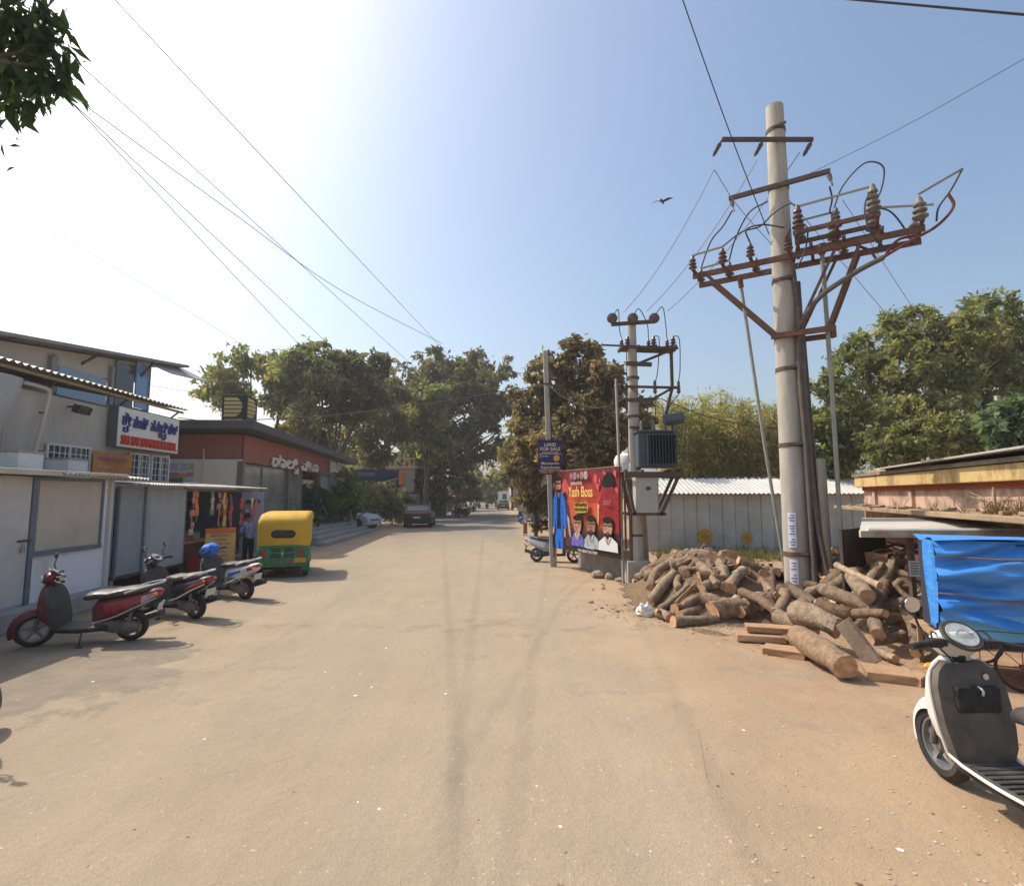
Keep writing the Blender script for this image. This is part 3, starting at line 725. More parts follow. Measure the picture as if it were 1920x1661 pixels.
for x in (-2.4, 0, 2.4):
    w = box('window', (x, -.02, 3.6), (1.2, .06, 1.2), m_glass, hq); box('window_frame', (x, -.06, 2.97), (1.35, .06, .08), m_white, w)
og = thing('gate_pillar', 'slim gate pillar with an orange sign above it beside the blue hoarding', 'pillar', (-8.75, 42, 0), RZ)
box('pillar_shaft', (0, 0, 1.3), (.34, .34, 2.6), mat('pillar_brown', (.22, .14, .09), .85, (.28, .2, .14), 3), og, .01)
box('cap', (0, 0, 2.68), (.42, .42, .12), m_conc2, og, .01)
box('sign_panel', (.05, -.02, 3.55), (.38, .1, 1.1), mat('sign_orange', (.70, .20, .02), .5), og, .01); box('sign_foot', (.05, -.02, 2.87), (.2, .1, .26), mat('sign_foot', (.25, .05, .02), .6), og)
bf = thing('steel_hoop_rail', 'bent steel hoop rail standing by the planting', 'railing', (-9.3, 39.5, 0), RZ)
build(MB().tube(spline([(-.35, 0, 0), (-.35, 0, .95), (-.25, 0, 1.1), (.25, 0, 1.1), (.35, 0, .95), (.35, 0, 0)], 4), .04, 8), 'hoop', m_steel, bf, smooth=True); build(MB().bar((-.35, 0, .5), (.35, 0, .5), .03), 'cross_rail', m_steel, bf)
cw = thing('compound_wall', 'long ochre compound wall along the far left side of the street', 'wall', (*road_pt(-7.3, 46), 0), RZ)
m_ochre = mat('ochre_wall', (.34, .265, .155), .9, (.27, .21, .13), 1, .1)
for i in range(9):
    box('wall_panel', (0, 2.3 + i * 4.6, 1.05), (.2, 4.36, 2.1), m_ochre, cw); box('pillar', (0.02, i * 4.6, 1.15), (.34, .26, 2.3), m_ochre, cw, .02)
box('coping', (0, 20.7, 2.16), (.3, 41.2, .1), m_conc2, cw)

def shop(name, label, p, d, m, roofm, group=None):
    t = thing(name, label, 'shop', p, RZ, group)
    w, l, h = d
    box('wall', (0, l / 2, h / 2), (w, l, h), m, t)
    box('roof', (0, l / 2, h + .08), (w + .7, l + .5, .14), roofm, t, .02)
    box('shutter', (w / 2 + .01, l * .5, h * .42), (.04, l * .7, h * .75), m_tin, t)
    box('shutter', (0, -.01, h * .42), (w * .6, .04, h * .7), m_tin, t)
    aw_ = MB().poly([(w / 2, 0, h * .95), (w / 2 + .9, 0, h * .75), (w / 2 + .9, 0, h * .72), (w / 2, 0, h * .92)], (0, l, 0)); build(aw_, 'awning', roofm, t)
    return t
m_redroof = mat('red_tile', (.38, .07, .04), .8, (.30, .06, .04), 6)
shop('tiled_stall', 'cream stall with red tiled roof far along the street', (*road_pt(-6.2, 88), 0), (2.2, 4, 2.6), m_cream, m_redroof)
shop('brown_stall', 'brown stall in the tree shade far along the street', (*road_pt(-6.8, 73), 0), (2.0, 4, 2.3), mat('stall_brown', (.20, .13, .09), .85), m_tin)
shop('end_shop', 'white shop at the far end of the street', (*road_pt(-7.0, 104), 0), (3, 7, 3.2), m_white, m_tin)
def umbrella(p, m, label):
    t = thing('stall_umbrella', label, 'umbrella', p, 0, 'umbrellas by the far stalls')
    build(MB().tube([(0, 0, 0), (0, 0, 2.3)], .03, 6), 'pole', m_steel, t)
    n = 8; rings = []
    for r_, z in ((.02, 2.45), (.6, 2.32), (1.15, 2.0)): rings.append([(r_ * math.cos(2 * math.pi * i / n), r_ * math.sin(2 * math.pi * i / n), z) for i in range(n)])
    build(MB().loft(rings, cap=False), 'canopy', m, t)
umbrella((*road_pt(-5.6, 66), 0), mat('umbrella_red', (.36, .05, .04), .7), 'faded red umbrella over a stall under the big tree')
umbrella((*road_pt(-5.4, 82), 0), mat('umbrella_bright', (.60, .06, .03), .7), 'bright red umbrella before the tiled stall')
def block(name, label, p, d, m, floors, bays, rz=RZ):
    t = thing(name, label, 'building', p, rz)
    w, l, h = d
    box('wall', (0, l / 2, h / 2), (w, l, h), m, t); box('roof_slab', (0, l / 2, h + .1), (w + .3, l + .3, .22), m_cream, t)
    for f in range(floors):
        z = h / floors * (f + .55)
        for i in range(bays):
            x = -w / 2 + w * (i + .5) / bays
            q = box('window', (x, -.02, z), (w / bays * .5, .06, h / floors * .42), m_glass, t)
            box('sill', (x, -.06, z - h / floors * .23), (w / bays * .6, .12, .06), m_cream, q)
        for i in range(3):
            q = box('window', (-w / 2 - .02, l * (i + .5) / 3, z), (.06, l / 6, h / floors * .42), m_glass, t)
            box('sill', (-w / 2 - .05, l * (i + .5) / 3, z - h / floors * .23), (.1, l / 5, .06), m_cream, q)
    return t
block('white_block', 'tall white building closing the view at the end of the street', (-2.9, 132, 0), (4.2, 10, 6.6), m_white, 2, 2)
block('pink_block', 'pinkish grey house on the far right of the street', (2.2, 96, 0), (4.6, 12, 5.6), mat('pink_grey', (.40, .31, .27), .85), 2, 2)
block('tan_block', 'tan house on the right beyond the brown tree', (3.6, 62, 0), (4.6, 14, 4.4), mat('tan_house', (.42, .34, .25), .85), 1, 2)
block('grey_block', 'grey house glimpsed behind the trees on the far left', (-24, 120, 0), (14, 12, 9), mat('grey_house', (.40, .39, .38), .85), 3, 4)

# ------------------------------------------------------------------ right side: shed, tank, old building
sd = thing('white_shed', 'long low shed with pale grey ribbed sheet wall and white corrugated roof behind the logs', 'shed', (5.25, 21.2, 0), R(-1.5))
m_rib = mat('ribbed_sheet', (.50, .50, .455), .65, (.38, .37, .32), 1.1, .04, objvar=.05)
m_roofw = mat('roof_white', (.60, .59, .55), .6, (.50, .48, .43), 1.2)
for i in range(17):
    w = .5
    box('wall_sheet', (.26 + i * w, 0, 1.12), (w - .012, .03, 2.24), m_rib, sd, .004)
    box('sheet_rib', (.05 + i * w, -.02, 1.12), (.05, .03, 2.24), m_rib, sd, .008)
box('side_wall', (.02, 1.55, 1.15), (.1, 3.0, 2.3), mat('shed_side', (.50, .42, .34), .85, (.44, .33, .25), 1), sd)
box('back_wall', (4.3, 3.0, 1.4), (8.6, .1, 2.8), m_rib, sd)
rs = MB(); corrugated(rs, (-.2, -.4, 2.26), (9.0, 0, 0), (0, 2.1, .66), 0, .18, .02, (0, 0, 1)); build(rs, 'roof', m_roofw, sd, smooth=True)
rs2 = MB(); corrugated(rs2, (-.2, 1.72, 2.90), (9.0, 0, 0), (0, 1.7, -.5), 0, .18, .02, (0, 0, 1)); build(rs2, 'roof', m_roofw, sd, smooth=True)
rc = MB()
for i in range(30): rc.box((-.05 + i * .30, 1.7, 2.95), (.2, .22, .04))
build(rc, 'ridge_cap', mat('ridge_dark', (.13, .12, .11), .8), sd)
m_ball = mat('painted_ball', (.52, .25, .03), .7, (.56, .32, .06), 3)
for (px, py, r_, n) in ((1322, 1006, .30, 'sun'), (1400, 1008, .22, 'ball')):
    P = at(px, py, 21.1) - Vector((5.25, 21.2, 0))
    pts = [(P.x + r_ * math.cos(2 * math.pi * i / 20), -.042, P.z + r_ * math.sin(2 * math.pi * i / 20)) for i in range(20)]
    o = build(MB().poly(pts, (0, .006, 0)), 'painted_circle', m_ball, sd)
    pts = [(P.x + r_ * .5 * math.cos(2 * math.pi * i / 12), -.046, P.z + r_ * .4 * math.sin(2 * math.pi * i / 12)) for i in range(12)]
    build(MB().poly(pts, (0, .003, 0)), 'painted_face', mat('painted_ring', (.35, .22, .03), .7), o)
wt = thing('water_tank', 'round white plastic water tank behind the transformer pole', 'tank', (3.72, 17.2, .18))
build(MB().lathe([(.40, 2.5), (.42, 2.52), (.42, 2.7), (.40, 2.72), (.42, 2.74), (.42, 2.95), (.40, 2.97), (.42, 2.99), (.42, 3.15), (.36, 3.28), (.16, 3.36)], n=24), 'tank_body', m_white, wt, smooth=True)
build(MB().lathe([(.17, 3.36), (.17, 3.41)], n=16), 'lid', m_white, wt)
for a in range(3): build(MB().bar((.33 * math.cos(a * 2.1), .33 * math.sin(a * 2.1), 0), (.33 * math.cos(a * 2.1), .33 * math.sin(a * 2.1), 2.5), .06), 'leg', m_rust, wt)
# low concrete wall below the poster
lw = thing('low_wall', 'low dusty concrete wall under the film poster', 'wall', (2.9, 14.6, 0), R(-66))
box('wall_body', (-.75, .12, .34), (2.9, .2, .68), m_conc2, lw, .02); box('coping', (-.75, .12, .70), (2.95, .26, .05), m_conc2, lw, .01)
# low shed post and red rusty post beside the pole
fp = thing('fence_post', 'pale leaning concrete fence post behind the transformer pole', 'post', (3.55, 14.2, 0))
build(MB().bar((-.02, 0, 0), (-.10, 0, 2.0), .14, .12), 'post_shaft', mat('post_dusty', (.48, .36, .26), .9, (.42, .27, .18), 3), fp, bevel=.01); box('post_cap', (-.10, 0, 2.0), (.16, .14, .03), m_conc2, fp)

ow = thing('old_building', 'weathered low building with yellow cornice, pink plaster and a weedy ledge behind the blue stall', 'building', (9.6, 14.6, 0), R(-106.7))
m_plast = mat('pink_plaster', (.54, .38, .29), .92, (.25, .185, .15), 2.2, .4, 20, lo=.42, hi=.62)
m_corn = mat('yellow_cornice', (.54, .39, .17), .92, (.27, .185, .10), 3.5, .4, 20, lo=.48, hi=.66, stretch=(1, 1, .5))
box('wall', (5.5, 1.5, 1.2), (11, 3, 2.4), m_plast, ow)
box('lower_wall', (5.5, -.012, .78), (10.96, .03, 1.5), mat('maroon_wall', (.13, .05, .042), .9, (.085, .05, .045), 2), ow)
box('red_stripe', (5.5, -.02, 2.36), (11, .05, .10), mat('red_stripe', (.36, .085, .035), .9, (.28, .09, .05), 4), ow)
box('cornice', (5.5, -.10, 2.54), (11.1, .22, .26), m_corn, ow, .015)
box('roof_slab', (5.5, 1.4, 2.72), (11.2, 3.3, .07), mat('mossy_slab', (.14, .125, .10), .95, (.30, .25, .18), 5, .3, 20), ow)
box('ledge', (5.4, -.36, 1.87), (11.2, .7, .09), mat('ledge_stone', (.36, .26, .17), .95, (.26, .19, .13), 4, .5, 18), ow, .015)
for x in (.9, 3.1): box('wall_pier', (x, -.03, 2.1), (.16, .08, .38), m_plast, ow, .01)
rp = MB().poly([(2.0, -.35, 2.80), (11.5, -.5, 2.86), (11.5, -.5, 2.89), (2.0, -.35, 2.83)], (0, 2.4, .1)); build(rp, 'roof_sheet', mat('asbestos', (.46, .43, .38), .9, (.36, .33, .29), 3), ow)
box('roof_pole', (2.6, -.1, 2.78), (3.6, .06, .06), m_wood, ow)
box('roof_stone', (1.4, 0, 2.8), (.22, .18, .1), m_white, ow, .03)
lo_ = random.Random(8)
for i in range(34): box('ledge_rubble', (lo_.uniform(.1, 9), lo_.uniform(-.66, -.1), 1.935), (lo_.uniform(.06, .28), lo_.uniform(.05, .14), lo_.uniform(.03, .08)), mat('ledge_stone'), ow, .012, rz=lo_.uniform(0, 3))
lt = thing('lean_to_roof', 'pale sheet lean-to roof on posts above the blue stall', 'roof', (5.6, 8.5, 0), 0, world=True)
build(MB().poly([(5.5, 8.55, 1.57), (8.6, 7.9, 1.60), (8.6, 9.4, 1.76), (6.9, 10.6, 1.72)], (0, 0, .035)), 'roof_sheet', mat('lean_sheet', (.52, .49, .43), .85, (.44, .40, .34), 2), lt)
build(MB().bar((5.48, 8.50, 1.59), (8.6, 7.84, 1.62), .07, .1), 'edge_beam', mat('edge_beam', (.55, .48, .38), .85, (.36, .29, .21), 4), lt)
build(MB().tube(spline([(5.6, 8.5, 1.66), (6.4, 8.3, 1.665), (7.4, 8.1, 1.675), (8.6, 7.85, 1.68)], 4), .03, 6), 'rolled_cover', m_white, lt)
for p in ((6.24, 8.48), (7.9, 8.15), (6.95, 10.4)): build(MB().bar((*p, 0), (*p, 1.6), .07), 'post', mat('dark_post', (.10, .075, .055), .9, (.16, .12, .085), 4), lt)
build(MB().poly([(5.7, 9.4, 0), (6.8, 9.9, 0), (6.8, 9.9, 1.66), (5.7, 9.4, 1.60)], (.02, -.04, 0)), 'shade_sheet', mat('shade_dark_sheet', (.055, .048, .042), .9, (.09, .075, .06), 3), lt)  # near-black sheet paints the shaded space under the lean-to
pn = thing('paper_notice', 'small white paper notice on the post beside the blue tarpaulin', 'notice', Vector((6.24, 8.42, 0)) + Vector((0, 0, at(1697, 1066, 8.42).z)), R(-8), world=False)
box('paper', (0, 0, 0), (.15, .008, .24), mat('notice_paper', (.60, .60, .58), .8), pn)
for j in range(5): box('print_line', (-.005, -.006, .085 - j * .04), (.11, .003, .014), mat('notice_ink', (.10, .11, .13), .8), pn)

# ------------------------------------------------------------------ the stall wrapped in blue tarpaulin
st = thing('blue_stall_cart', 'push cart stall wrapped in blue tarpaulin tied with ropes beside the white scooter', 'cart', (5.06, 6.52, 0), R(-21))
m_tarp = mat('blue_tarp', (.05, .25, .70), .36, (.075, .31, .76), 2.0, .8, 2.6, spec=.5, stretch=(1.1, 1.1, 6))
def fold(u, z):
    f = 0
    for (a, b_, ph, am) in ((2.3, 10, 0, .05), (-2.6, 21, 1.2, .040), (4.4, 29, 2.0, .024), (-6.2, 36, .5, .018), (9, 50, 2.2, .010)): f += am * math.sin(a * u + b_ * (z - .25 * u * (z - 1.0)) + ph)
    f += .05 * math.exp(-((z - 1.47) / .05) ** 2) * -1 + .05 * math.exp(-((z - 1.05 + .1 * u) / .05) ** 2) * -1
    return f
def tarp_front(u, v):
    U = 2.5 * u; z = .74 + .92 * v + (.03 * math.sin(U * 7) - .07 * U * .4) * (1 - v)
    return (U, -.05 - fold(U, z) - .05 * (1 - v), z)
build(MB().grid(tarp_front, 90, 64), 'tarpaulin', m_tarp, st, smooth=True)
build(MB().grid(lambda u, v: (-.01 + .012 * math.sin(9 * u + 3 * v) + .012 * math.sin(21 * u + 3 * v), -.05 + .28 * u, .66 + 1.0 * v + .04 * math.sin(13 * u) * (1 - v)), 24, 24), 'tarpaulin', m_tarp, st, smooth=True)
build(MB().grid(lambda u, v: (2.5 * u, -.07 + .75 * v, 1.66 + .03 * math.sin(5 * u + 8 * v)), 16, 8), 'tarpaulin_top', m_tarp, st, smooth=True)
m_sky = mat('pale_blue_paint', (.16, .46, .72), .6, (.13, .40, .64), 3, .08)
for i in range(2): box('panel_board', (1.25, -.02 + .002 * i, .735 - i * .185), (2.46, .03, .178), m_sky, st, .004)
box('cart_floor', (1.25, .5, .50), (2.46, 1.0, .06), m_wood, st)
box('cart_core', (1.25, .36, 1.1), (2.40, .6, 1.05), mat('cart_dark', (.03, .04, .06), .8), st)
for x in (.08, 2.4):
    for y in (.05, .95): build(MB().bar((x, y, 0), (x, y, .5), .05), 'leg', m_wood, st)
for (x, y) in ((.75, -.05), (.75, 1.05), (1.95, -.05), (1.95, 1.05)):
    t = MB().lathe([(.24, .02), (.24, -.02), (.26, -.02), (.27, 0), (.26, .02), (.24, .02)], (x, y, .27), (0, 1, 0), 20, False)
    w = build(t, 'wheel', m_black, st, smooth=True)
    sp_ = MB().lathe([(.03, -.04), (.03, .04)], (x, y, .27), (0, 1, 0), 8)
    for k in range(8): sp_.bar((x, y, .27), (x + .25 * math.cos(k * .785), y, .27 + .25 * math.sin(k * .785)), .008)
    build(sp_, 'spokes', m_rust, w)
m_rope = mat('rope', (.22, .16, .11), .9)
for z0, z1 in ((1.47, 1.46), (1.05, .82)):
    build(MB().tube([(2.5 * i / 20, -.085 - .03 * (i % 2) * .2, z0 + (z1 - z0) * i / 20 + .006 * math.sin(i)) for i in range(21)], .011, 5), 'rope', m_rope, st)

# ------------------------------------------------------------------ film poster, signs
def frame2(p, q):
    p = Vector(p); q = Vector(q); x = (q - p); x.z = 0; L_ = x.length; x.normalize()
    return p, x, L_, math.atan2(x.y, x.x)
p, xd, PL, prz = frame2((1.22, 16.85, 0), (2.72, 13.5, 0))
ps = thing('film_poster', 'large red film poster with a man in a blue suit on a roadside frame', 'poster', p, prz)
PH = 2.32; PZ = .60
def poster_mat():
    m = bpy.data.materials.new('poster_print'); m.use_nodes = True; N = m.node_tree.nodes; L = m.node_tree.links; b = N['Principled BSDF']
    b.inputs['Roughness'].default_value = .45
    tc = N.new('ShaderNodeTexCoord'); sp = N.new('ShaderNodeSeparateXYZ'); L.new(tc.outputs['Object'], sp.inputs[0])
    r1 = N.new('ShaderNodeValToRGB'); mr = N.new('ShaderNodeMapRange'); mr.inputs[1].default_value = PZ; mr.inputs[2].default_value = PZ + PH
    nz = N.new('ShaderNodeTexNoise'); nz.inputs['Scale'].default_value = 1.6; nz.inputs['Detail'].default_value = 5; L.new(tc.outputs['Object'], nz.inputs['Vector'])
    ad = N.new('ShaderNodeMath'); ad.operation = 'MULTIPLY_ADD'; ad.inputs[1].default_value = .9; L.new(nz.outputs[0], ad.inputs[0]); L.new(sp.outputs[2], ad.inputs[2])
    sb = N.new('ShaderNodeMath'); sb.operation = 'SUBTRACT'; sb.inputs[1].default_value = .45; L.new(ad.outputs[0], sb.inputs[0])
    L.new(sb.outputs[0], mr.inputs[0]); L.new(mr.outputs[0], r1.inputs[0])
    e = r1.color_ramp.elements
    e[0].color = (.018, .016, .018, 1); e[0].position = .10; e[1].color = (.10, .018, .02, 1)
    for pos, c in ((.28, (.07, .025, .022)), (.42, (.58, .12, .05)), (.6, (.56, .09, .045)), (.8, (.32, .03, .03))):
        x = e.new(pos); x.color = (*c, 1)
    r2 = N.new('ShaderNodeValToRGB'); mr2 = N.new('ShaderNodeMapRange'); mr2.inputs[2].default_value = PL
    L.new(sp.outputs[0], mr2.inputs[0]); L.new(mr2.outputs[0], r2.inputs[0])
    e = r2.color_ramp.elements; e[0].color = (.16, .14, .14, 1); e[1].color = (.75, .55, .5, 1); x = e.new(.42); x.color = (1, 1, 1, 1); x = e.new(.72); x.color = (1, .9, .85, 1)
    mx = N.new('ShaderNodeMix'); mx.data_type = 'RGBA'; mx.blend_type = 'MULTIPLY'; mx.inputs['Factor'].default_value = .85
    L.new(r1.outputs[0], mx.inputs['A']); L.new(r2.outputs[0], mx.inputs['B']); L.new(mx.outputs['Result'], b.inputs['Base Color'])
    return m
box('poster_sheet', (PL / 2, 0, PZ + PH / 2), (PL, .03, PH), poster_mat(), ps)
fr = MB()
for z in (PZ, PZ + PH / 2, PZ + PH): fr.bar((0, .04, z), (PL, .04, z), .04)
for x in (0, PL / 2, PL): fr.bar((x, .04, PZ), (x, .04, PZ + PH), .04)
build(fr, 'frame', m_wood, ps)
build(MB().bar((PL + .03, .03, 0), (PL - .12, .03, 5.2), .05), 'post', mat('post_grey', (.30, .28, .24), .8), ps)
build(MB().bar((.1, .07, 0), (.1, .07, PZ + PH), .09), 'post', mat('post_tan', (.46, .33, .22), .9), ps)
def F(fx, fy): return (fx * PL, PZ + PH * (1 - fy))
LAY = [0]
def shape(pts, m, nm='print_shape'):
    LAY[0] += 1
    y = -.0155 - .0012 * LAY[0]
    build(MB().poly([(F(a, b)[0], y, F(a, b)[1]) for a, b in pts], (0, .001, 0)), nm, m, ps)
def ell(cx, cy, rx, ry, m, nm='print_shape', n=18, a0=0, a1=360): shape([(cx + rx * math.cos(R(a0 + (a1 - a0) * i / n)), cy - ry * math.sin(R(a0 + (a1 - a0) * i / n))) for i in range(n + (0 if a1 - a0 == 360 else 1))], m, nm)
pm = lambda n, c: mat('print_' + n, c, .45, tuple(x * .42 for x in c), 11, lo=.42, hi=.7)
skin, skin2, hairm, bluem, dkm = pm('skin', (.50, .28, .18)), pm('skin_dark', (.36, .19, .125)), pm('hair', (.02, .015, .014)), pm('suit', (.015, .16, .68)), pm('black', (.012, .012, .014))
redm, pinkm, whm, lilm, yel = pm('red', (.30, .025, .03)), pm('pink', (.62, .10, .12)), mat('print_white', (.66, .66, .66), .45), pm('lilac', (.16, .15, .55)), mat('print_yellow_ink', (.78, .56, .14), .45)
shape([(.0, .12), (.08, .16), (.10, .9), (.02, .98), (.0, .98)], dkm)                                        # dark figure behind, on the left
ell(.045, .17, .028, .065, skin2); ell(.045, .12, .032, .045, hairm)
ell(.255, .24, .05, .13, pinkm); shape([(.22, .42), (.30, .40), (.345, .62), (.36, .95), (.26, .95)], pm('plum', (.10, .04, .05))); ell(.25, .34, .04, .07, hairm); shape([(.28, .55), (.315, .6), (.345, .85), (.315, .8)], pm('shirt_rose', (.55, .38, .40)))
shape([(.085, .88), (.105, .74), (.20, .74), (.225, .9), (.215, 1.0), (.175, 1.0), (.16, .86), (.15, 1.0), (.10, 1.0)], bluem, 'print_figure')   # trousers
shape([(.055, .36), (.11, .27), (.19, .27), (.25, .35), (.275, .60), (.27, .74), (.235, .75), (.23, .62), (.225, .77), (.10, .77), (.09, .6), (.085, .76), (.05, .72), (.045, .55)], bluem, 'print_figure')
shape([(.115, .28), (.185, .28), (.175, .5), (.19, .74), (.115, .75), (.125, .5)], dkm); shape([(.13, .27), (.17, .27), (.152, .36)], skin)
ell(.148, .135, .050, .075, hairm); ell(.148, .175, .046, .088, skin, 'print_face'); ell(.148, .235, .040, .05, hairm, n=14, a0=180, a1=360); ell(.148, .098, .046, .030, hairm); shape([(.106, .150), (.190, .150), (.186, .172), (.156, .172), (.148, .158), (.14, .172), (.110, .172)], dkm); ell(.148, .215, .016, .007, skin2)
ell(.062, .775, .016, .05, skin); ell(.252, .79, .02, .06, skin)
# back view on the right
shape([(.76, .62), (.74, .42), (.80, .27), (.86, .22), (.93, .22), (1.0, .30), (1.0, .75), (.86, .7)], redm); shape([(.80, .15), (.845, .06), (.91, .05), (.945, .12), (.965, .21), (.86, .23), (.79, .2)], dkm)
for (a, b_, c, d_) in ((.70, .06, .74, .22), (.76, .10, .78, .20), (.82, .03, .85, .09), (.95, .02, .98, .12), (.97, .22, 1.0, .30), (.72, .16, .77, .26)): shape([(a, b_), (c, b_ + .03), ((a + c) / 2 + .01, d_), (a - .012, (b_ + d_) / 2)], pinkm)
shape([(.725, .62), (.74, .40), (.765, .43), (.75, .66)], pm('flame', (.72, .42, .16)))
# three heads in the lower part
for (cx, cy, sh, hw, sk, brd) in ((.455, .66, lilm, .092, skin, False), (.655, .66, pm('shirt_grey', (.42, .47, .52)), .10, skin2, True), (.875, .665, whm, .12, skin, True)):
    shape([(cx - hw, .93), (cx - hw * .95, .84), (cx - .045, .775), (cx + .045, .775), (cx + hw * .95, .83), (cx + hw, .93)], sh, 'print_figure')
    shape([(cx - .03, .75), (cx + .03, .75), (cx + .012, .86), (cx - .008, .86)], sk)
    ell(cx + .012, cy - .03, .062, .085, hairm, n=16); ell(cx, cy + .02, .056, .10, sk, 'print_face'); ell(cx, cy - .072, .060, .038, hairm, n=16)
    shape([(cx - .046, cy - .024), (cx + .046, cy - .026), (cx + .046, cy - .002), (cx + .006, cy - .008), (cx, cy - .02), (cx - .006, cy - .008), (cx - .046, cy - .002)], pm('shades', (.10, .05, .05)))
    if brd: ell(cx, cy + .075, .047, .052, hairm, n=14, a0=180, a1=360); ell(cx, cy + .07, .024, .012, hairm)
    ell(cx, cy + .078, .012, .005, skin2); shape([(cx - .004, cy), (cx + .004, cy), (cx + .007, cy + .045), (cx - .007, cy + .045)], sk)
    shape([(cx - .045, .775), (cx - .02, .77), (cx - .004, .86), (cx - .02, .83)], pm('collar', (.55, .56, .60))); shape([(cx + .045, .775), (cx + .02, .77), (cx + .004, .86), (cx + .02, .83)], pm('collar', (.55, .56, .60)))
for i, c in enumerate(((.45, .06, .05), (.20, .3, .55), (.1, .09, .09), (.40, .25, .22), (.45, .47, .5))): ell(.385 + i * .055, .075, .026, .05, pm('disc%d' % i, c)); ell(.385 + i * .055, .08, .013, .028, skin2 if i % 2 else skin)
shape([(.44, .405), (.63, .39), (.635, .50), (.56, .56), (.44, .51)], pm('ochre', (.50, .36, .06))); shape([(.46, .53), (.62, .52), (.54, .57)], dkm)
def ptext(s_, fx, fy, h, w, m, bold=0.0):
    x, z = F(fx, fy); text(s_, h, m, (x, -.0155 - .0012 * (LAY[0] + 2), z), (1, 0, 0), (0, 0, 1), ps, depth=.003, width=w, bold=bold)
ptext('Yash Boss', .525, .33, .42, 1.30, yel, .012)
ptext('ಅಭಿನಂದನೆಗಳು', .47, .185, .12, .62, whm); ptext('ಹುಟ್ಟುಹಬ್ಬದ', .535, .445, .13, .62, dkm, .01); ptext('ಶುಭಾಶಯಗಳು', .535, .50, .12, .66, dkm, .01)
ptext('ರಾಜ್', .885, .42, .2, .36, pm('rose', (.50, .22, .2)))
ptext('ಶುಭ ಕೋರುವವರು', .66, .935, .07, .4, whm); ptext('THE GREAT FACTORY', .62, .985, .10, 1.0, whm, .01)

# slim pole with the land sale board
lp = thing('sign_pole', 'slim grey concrete pole carrying the land sale board beside the film poster', 'pole', G(1036, 1062), 0)
PX = lp.location
build(MB().bar((0, 0, 0), (-.18, 0, 6.75), .15, .13), 'pole_shaft', m_conc, lp, bevel=.015)
build(MB().tube([(-.25, -.08, 5.72), (-.05, -.08, 5.72)], .03, 6), 'cable_clamp', m_rust2, lp)
build(MB().tube(spline([(.05, -.1, .3), (.02, -.09, 2.4), (-.04, -.09, 5.6)], 6), .018, 6), 'service_cable', m_cable, lp)
ls = thing('land_sale_sign', 'dark blue land for sale board with yellow lettering high on the slim pole', 'sign', PX + Vector((-.06, -.12, 2.85)), R(-4))
m_ls = mat('sale_blue', (.022, .022, .10), .45, (.03, .03, .13), 2)
box('board', (0, 0, .53), (.74, .03, 1.08), m_ls, ls, .004)
m_ly = mat('sale_yellow', (.80, .66, .30), .5); m_lo = mat('sale_orange', (.72, .30, .06), .5)
for s_, z, h, w, mm in (('LAND', .87, .15, .36, m_ly), ('FOR SALE', .735, .15, .62, m_ly), ('2 acres & 5 acres', .655, .075, .52, m_ly), ('2', .52, .16, .07, m_lo), ('kms from', .54, .07, .2, m_ly), ('Marasandra', .30, .11, .56, m_ly), ('Rajanukunte', .175, .11, .58, m_ly), ('9085 000 571', .03, .12, .62, m_lo)):
    text(s_, h, mm, ((-.3 if s_ == '2' else (-.16 if s_ == 'kms from' else 0)), -.016, z), (1, 0, 0), (0, 0, 1), ls, depth=.004, width=w, bold=.01)
build(MB().lathe([(.10, 0), (.10, .006)], (.20, -.016, .50), (0, -1, 0), 16), 'emblem', m_lo, ls)
for z in (.63, .135): box('rule', (0, -.017, z), (.72, .003, .012), m_ly, ls)
for z in (.2, .9): box('pole_strap', (-.02, .06, z), (.22, .03, .04), m_steel, ls)
# PG board on its post
pg = thing('pg_board', 'weathered white board with red PG lettering on a striped post', 'sign', G(985, 1004), 0)
build(MB().bar((0, 0, 0), (0, 0, 3.6), .2, .2), 'post', mat('pg_post', (.46, .41, .36), .9, (.38, .33, .28), 3), pg, bevel=.01)
box('painted_foot', (0, 0, .33), (.215, .215, .62), mat('pg_foot', (.36, .16, .08), .9), pg)
box('board', (0, -.13, 1.85), (.80, .04, 1.05), mat('pg_white', (.58, .54, .48), .7, (.50, .46, .4), 3), pg)
box('heading_band', (0, -.152, 2.33), (.80, .01, .12), mat('pg_heading', (.42, .38, .10), .7), pg)
text('PG-', .34, mat('pg_red', (.45, .02, .03), .6), (.0, -.152, 1.82), (1, 0, 0), (0, 0, 1), pg, depth=.006, width=.66, bold=.03)
for z in (.8, 1.05): box('paper', (0, -.105, z), (.16, .01, .2), m_white, pg)

# ------------------------------------------------------------------ transformer pole
m_ins = mat('insulator_glaze', (.10, .055, .04), .3, (.16, .10, .075), 8, spec=.5)
m_insg = mat('insulator_grey', (.22, .20, .17), .45, (.15, .12, .09), 8)
def insul(mb, c, axis=(0, 0, 1), s=1.0, n=3, r=.085):
    a = Vector(axis).normalized(); c = Vector(c)
    prof = [(.02, 0), (.035, .01)]
    for i in range(n):
        z = .03 + i * .075; k = 1 - .1 * i
        prof += [(.04, z), (r * k, z + .012), (r * k, z + .03), (.045, z + .05)]
    prof += [(.035, .03 + n * .075 + .02), (.02, .03 + n * .075 + .05)]
    return mb.lathe([(a_ * s, b_ * s) for a_, b_ in prof], c, a, 12)
tp = thing('transformer_pole', 'concrete pole carrying a grey transformer, switchgear arms and a meter box', 'utility pole', (3.12, 13.55, 0), 0)
box('plinth', (-.02, 0, .29), (.52, .5, .58), m_conc2, tp, .02)
build(MB().tube([(0, 0, .3), (0, 0, 3), (0, 0, 6.72)], [.17, .15, .11], 16), 'pole_shaft', m_conc, tp, smooth=True)
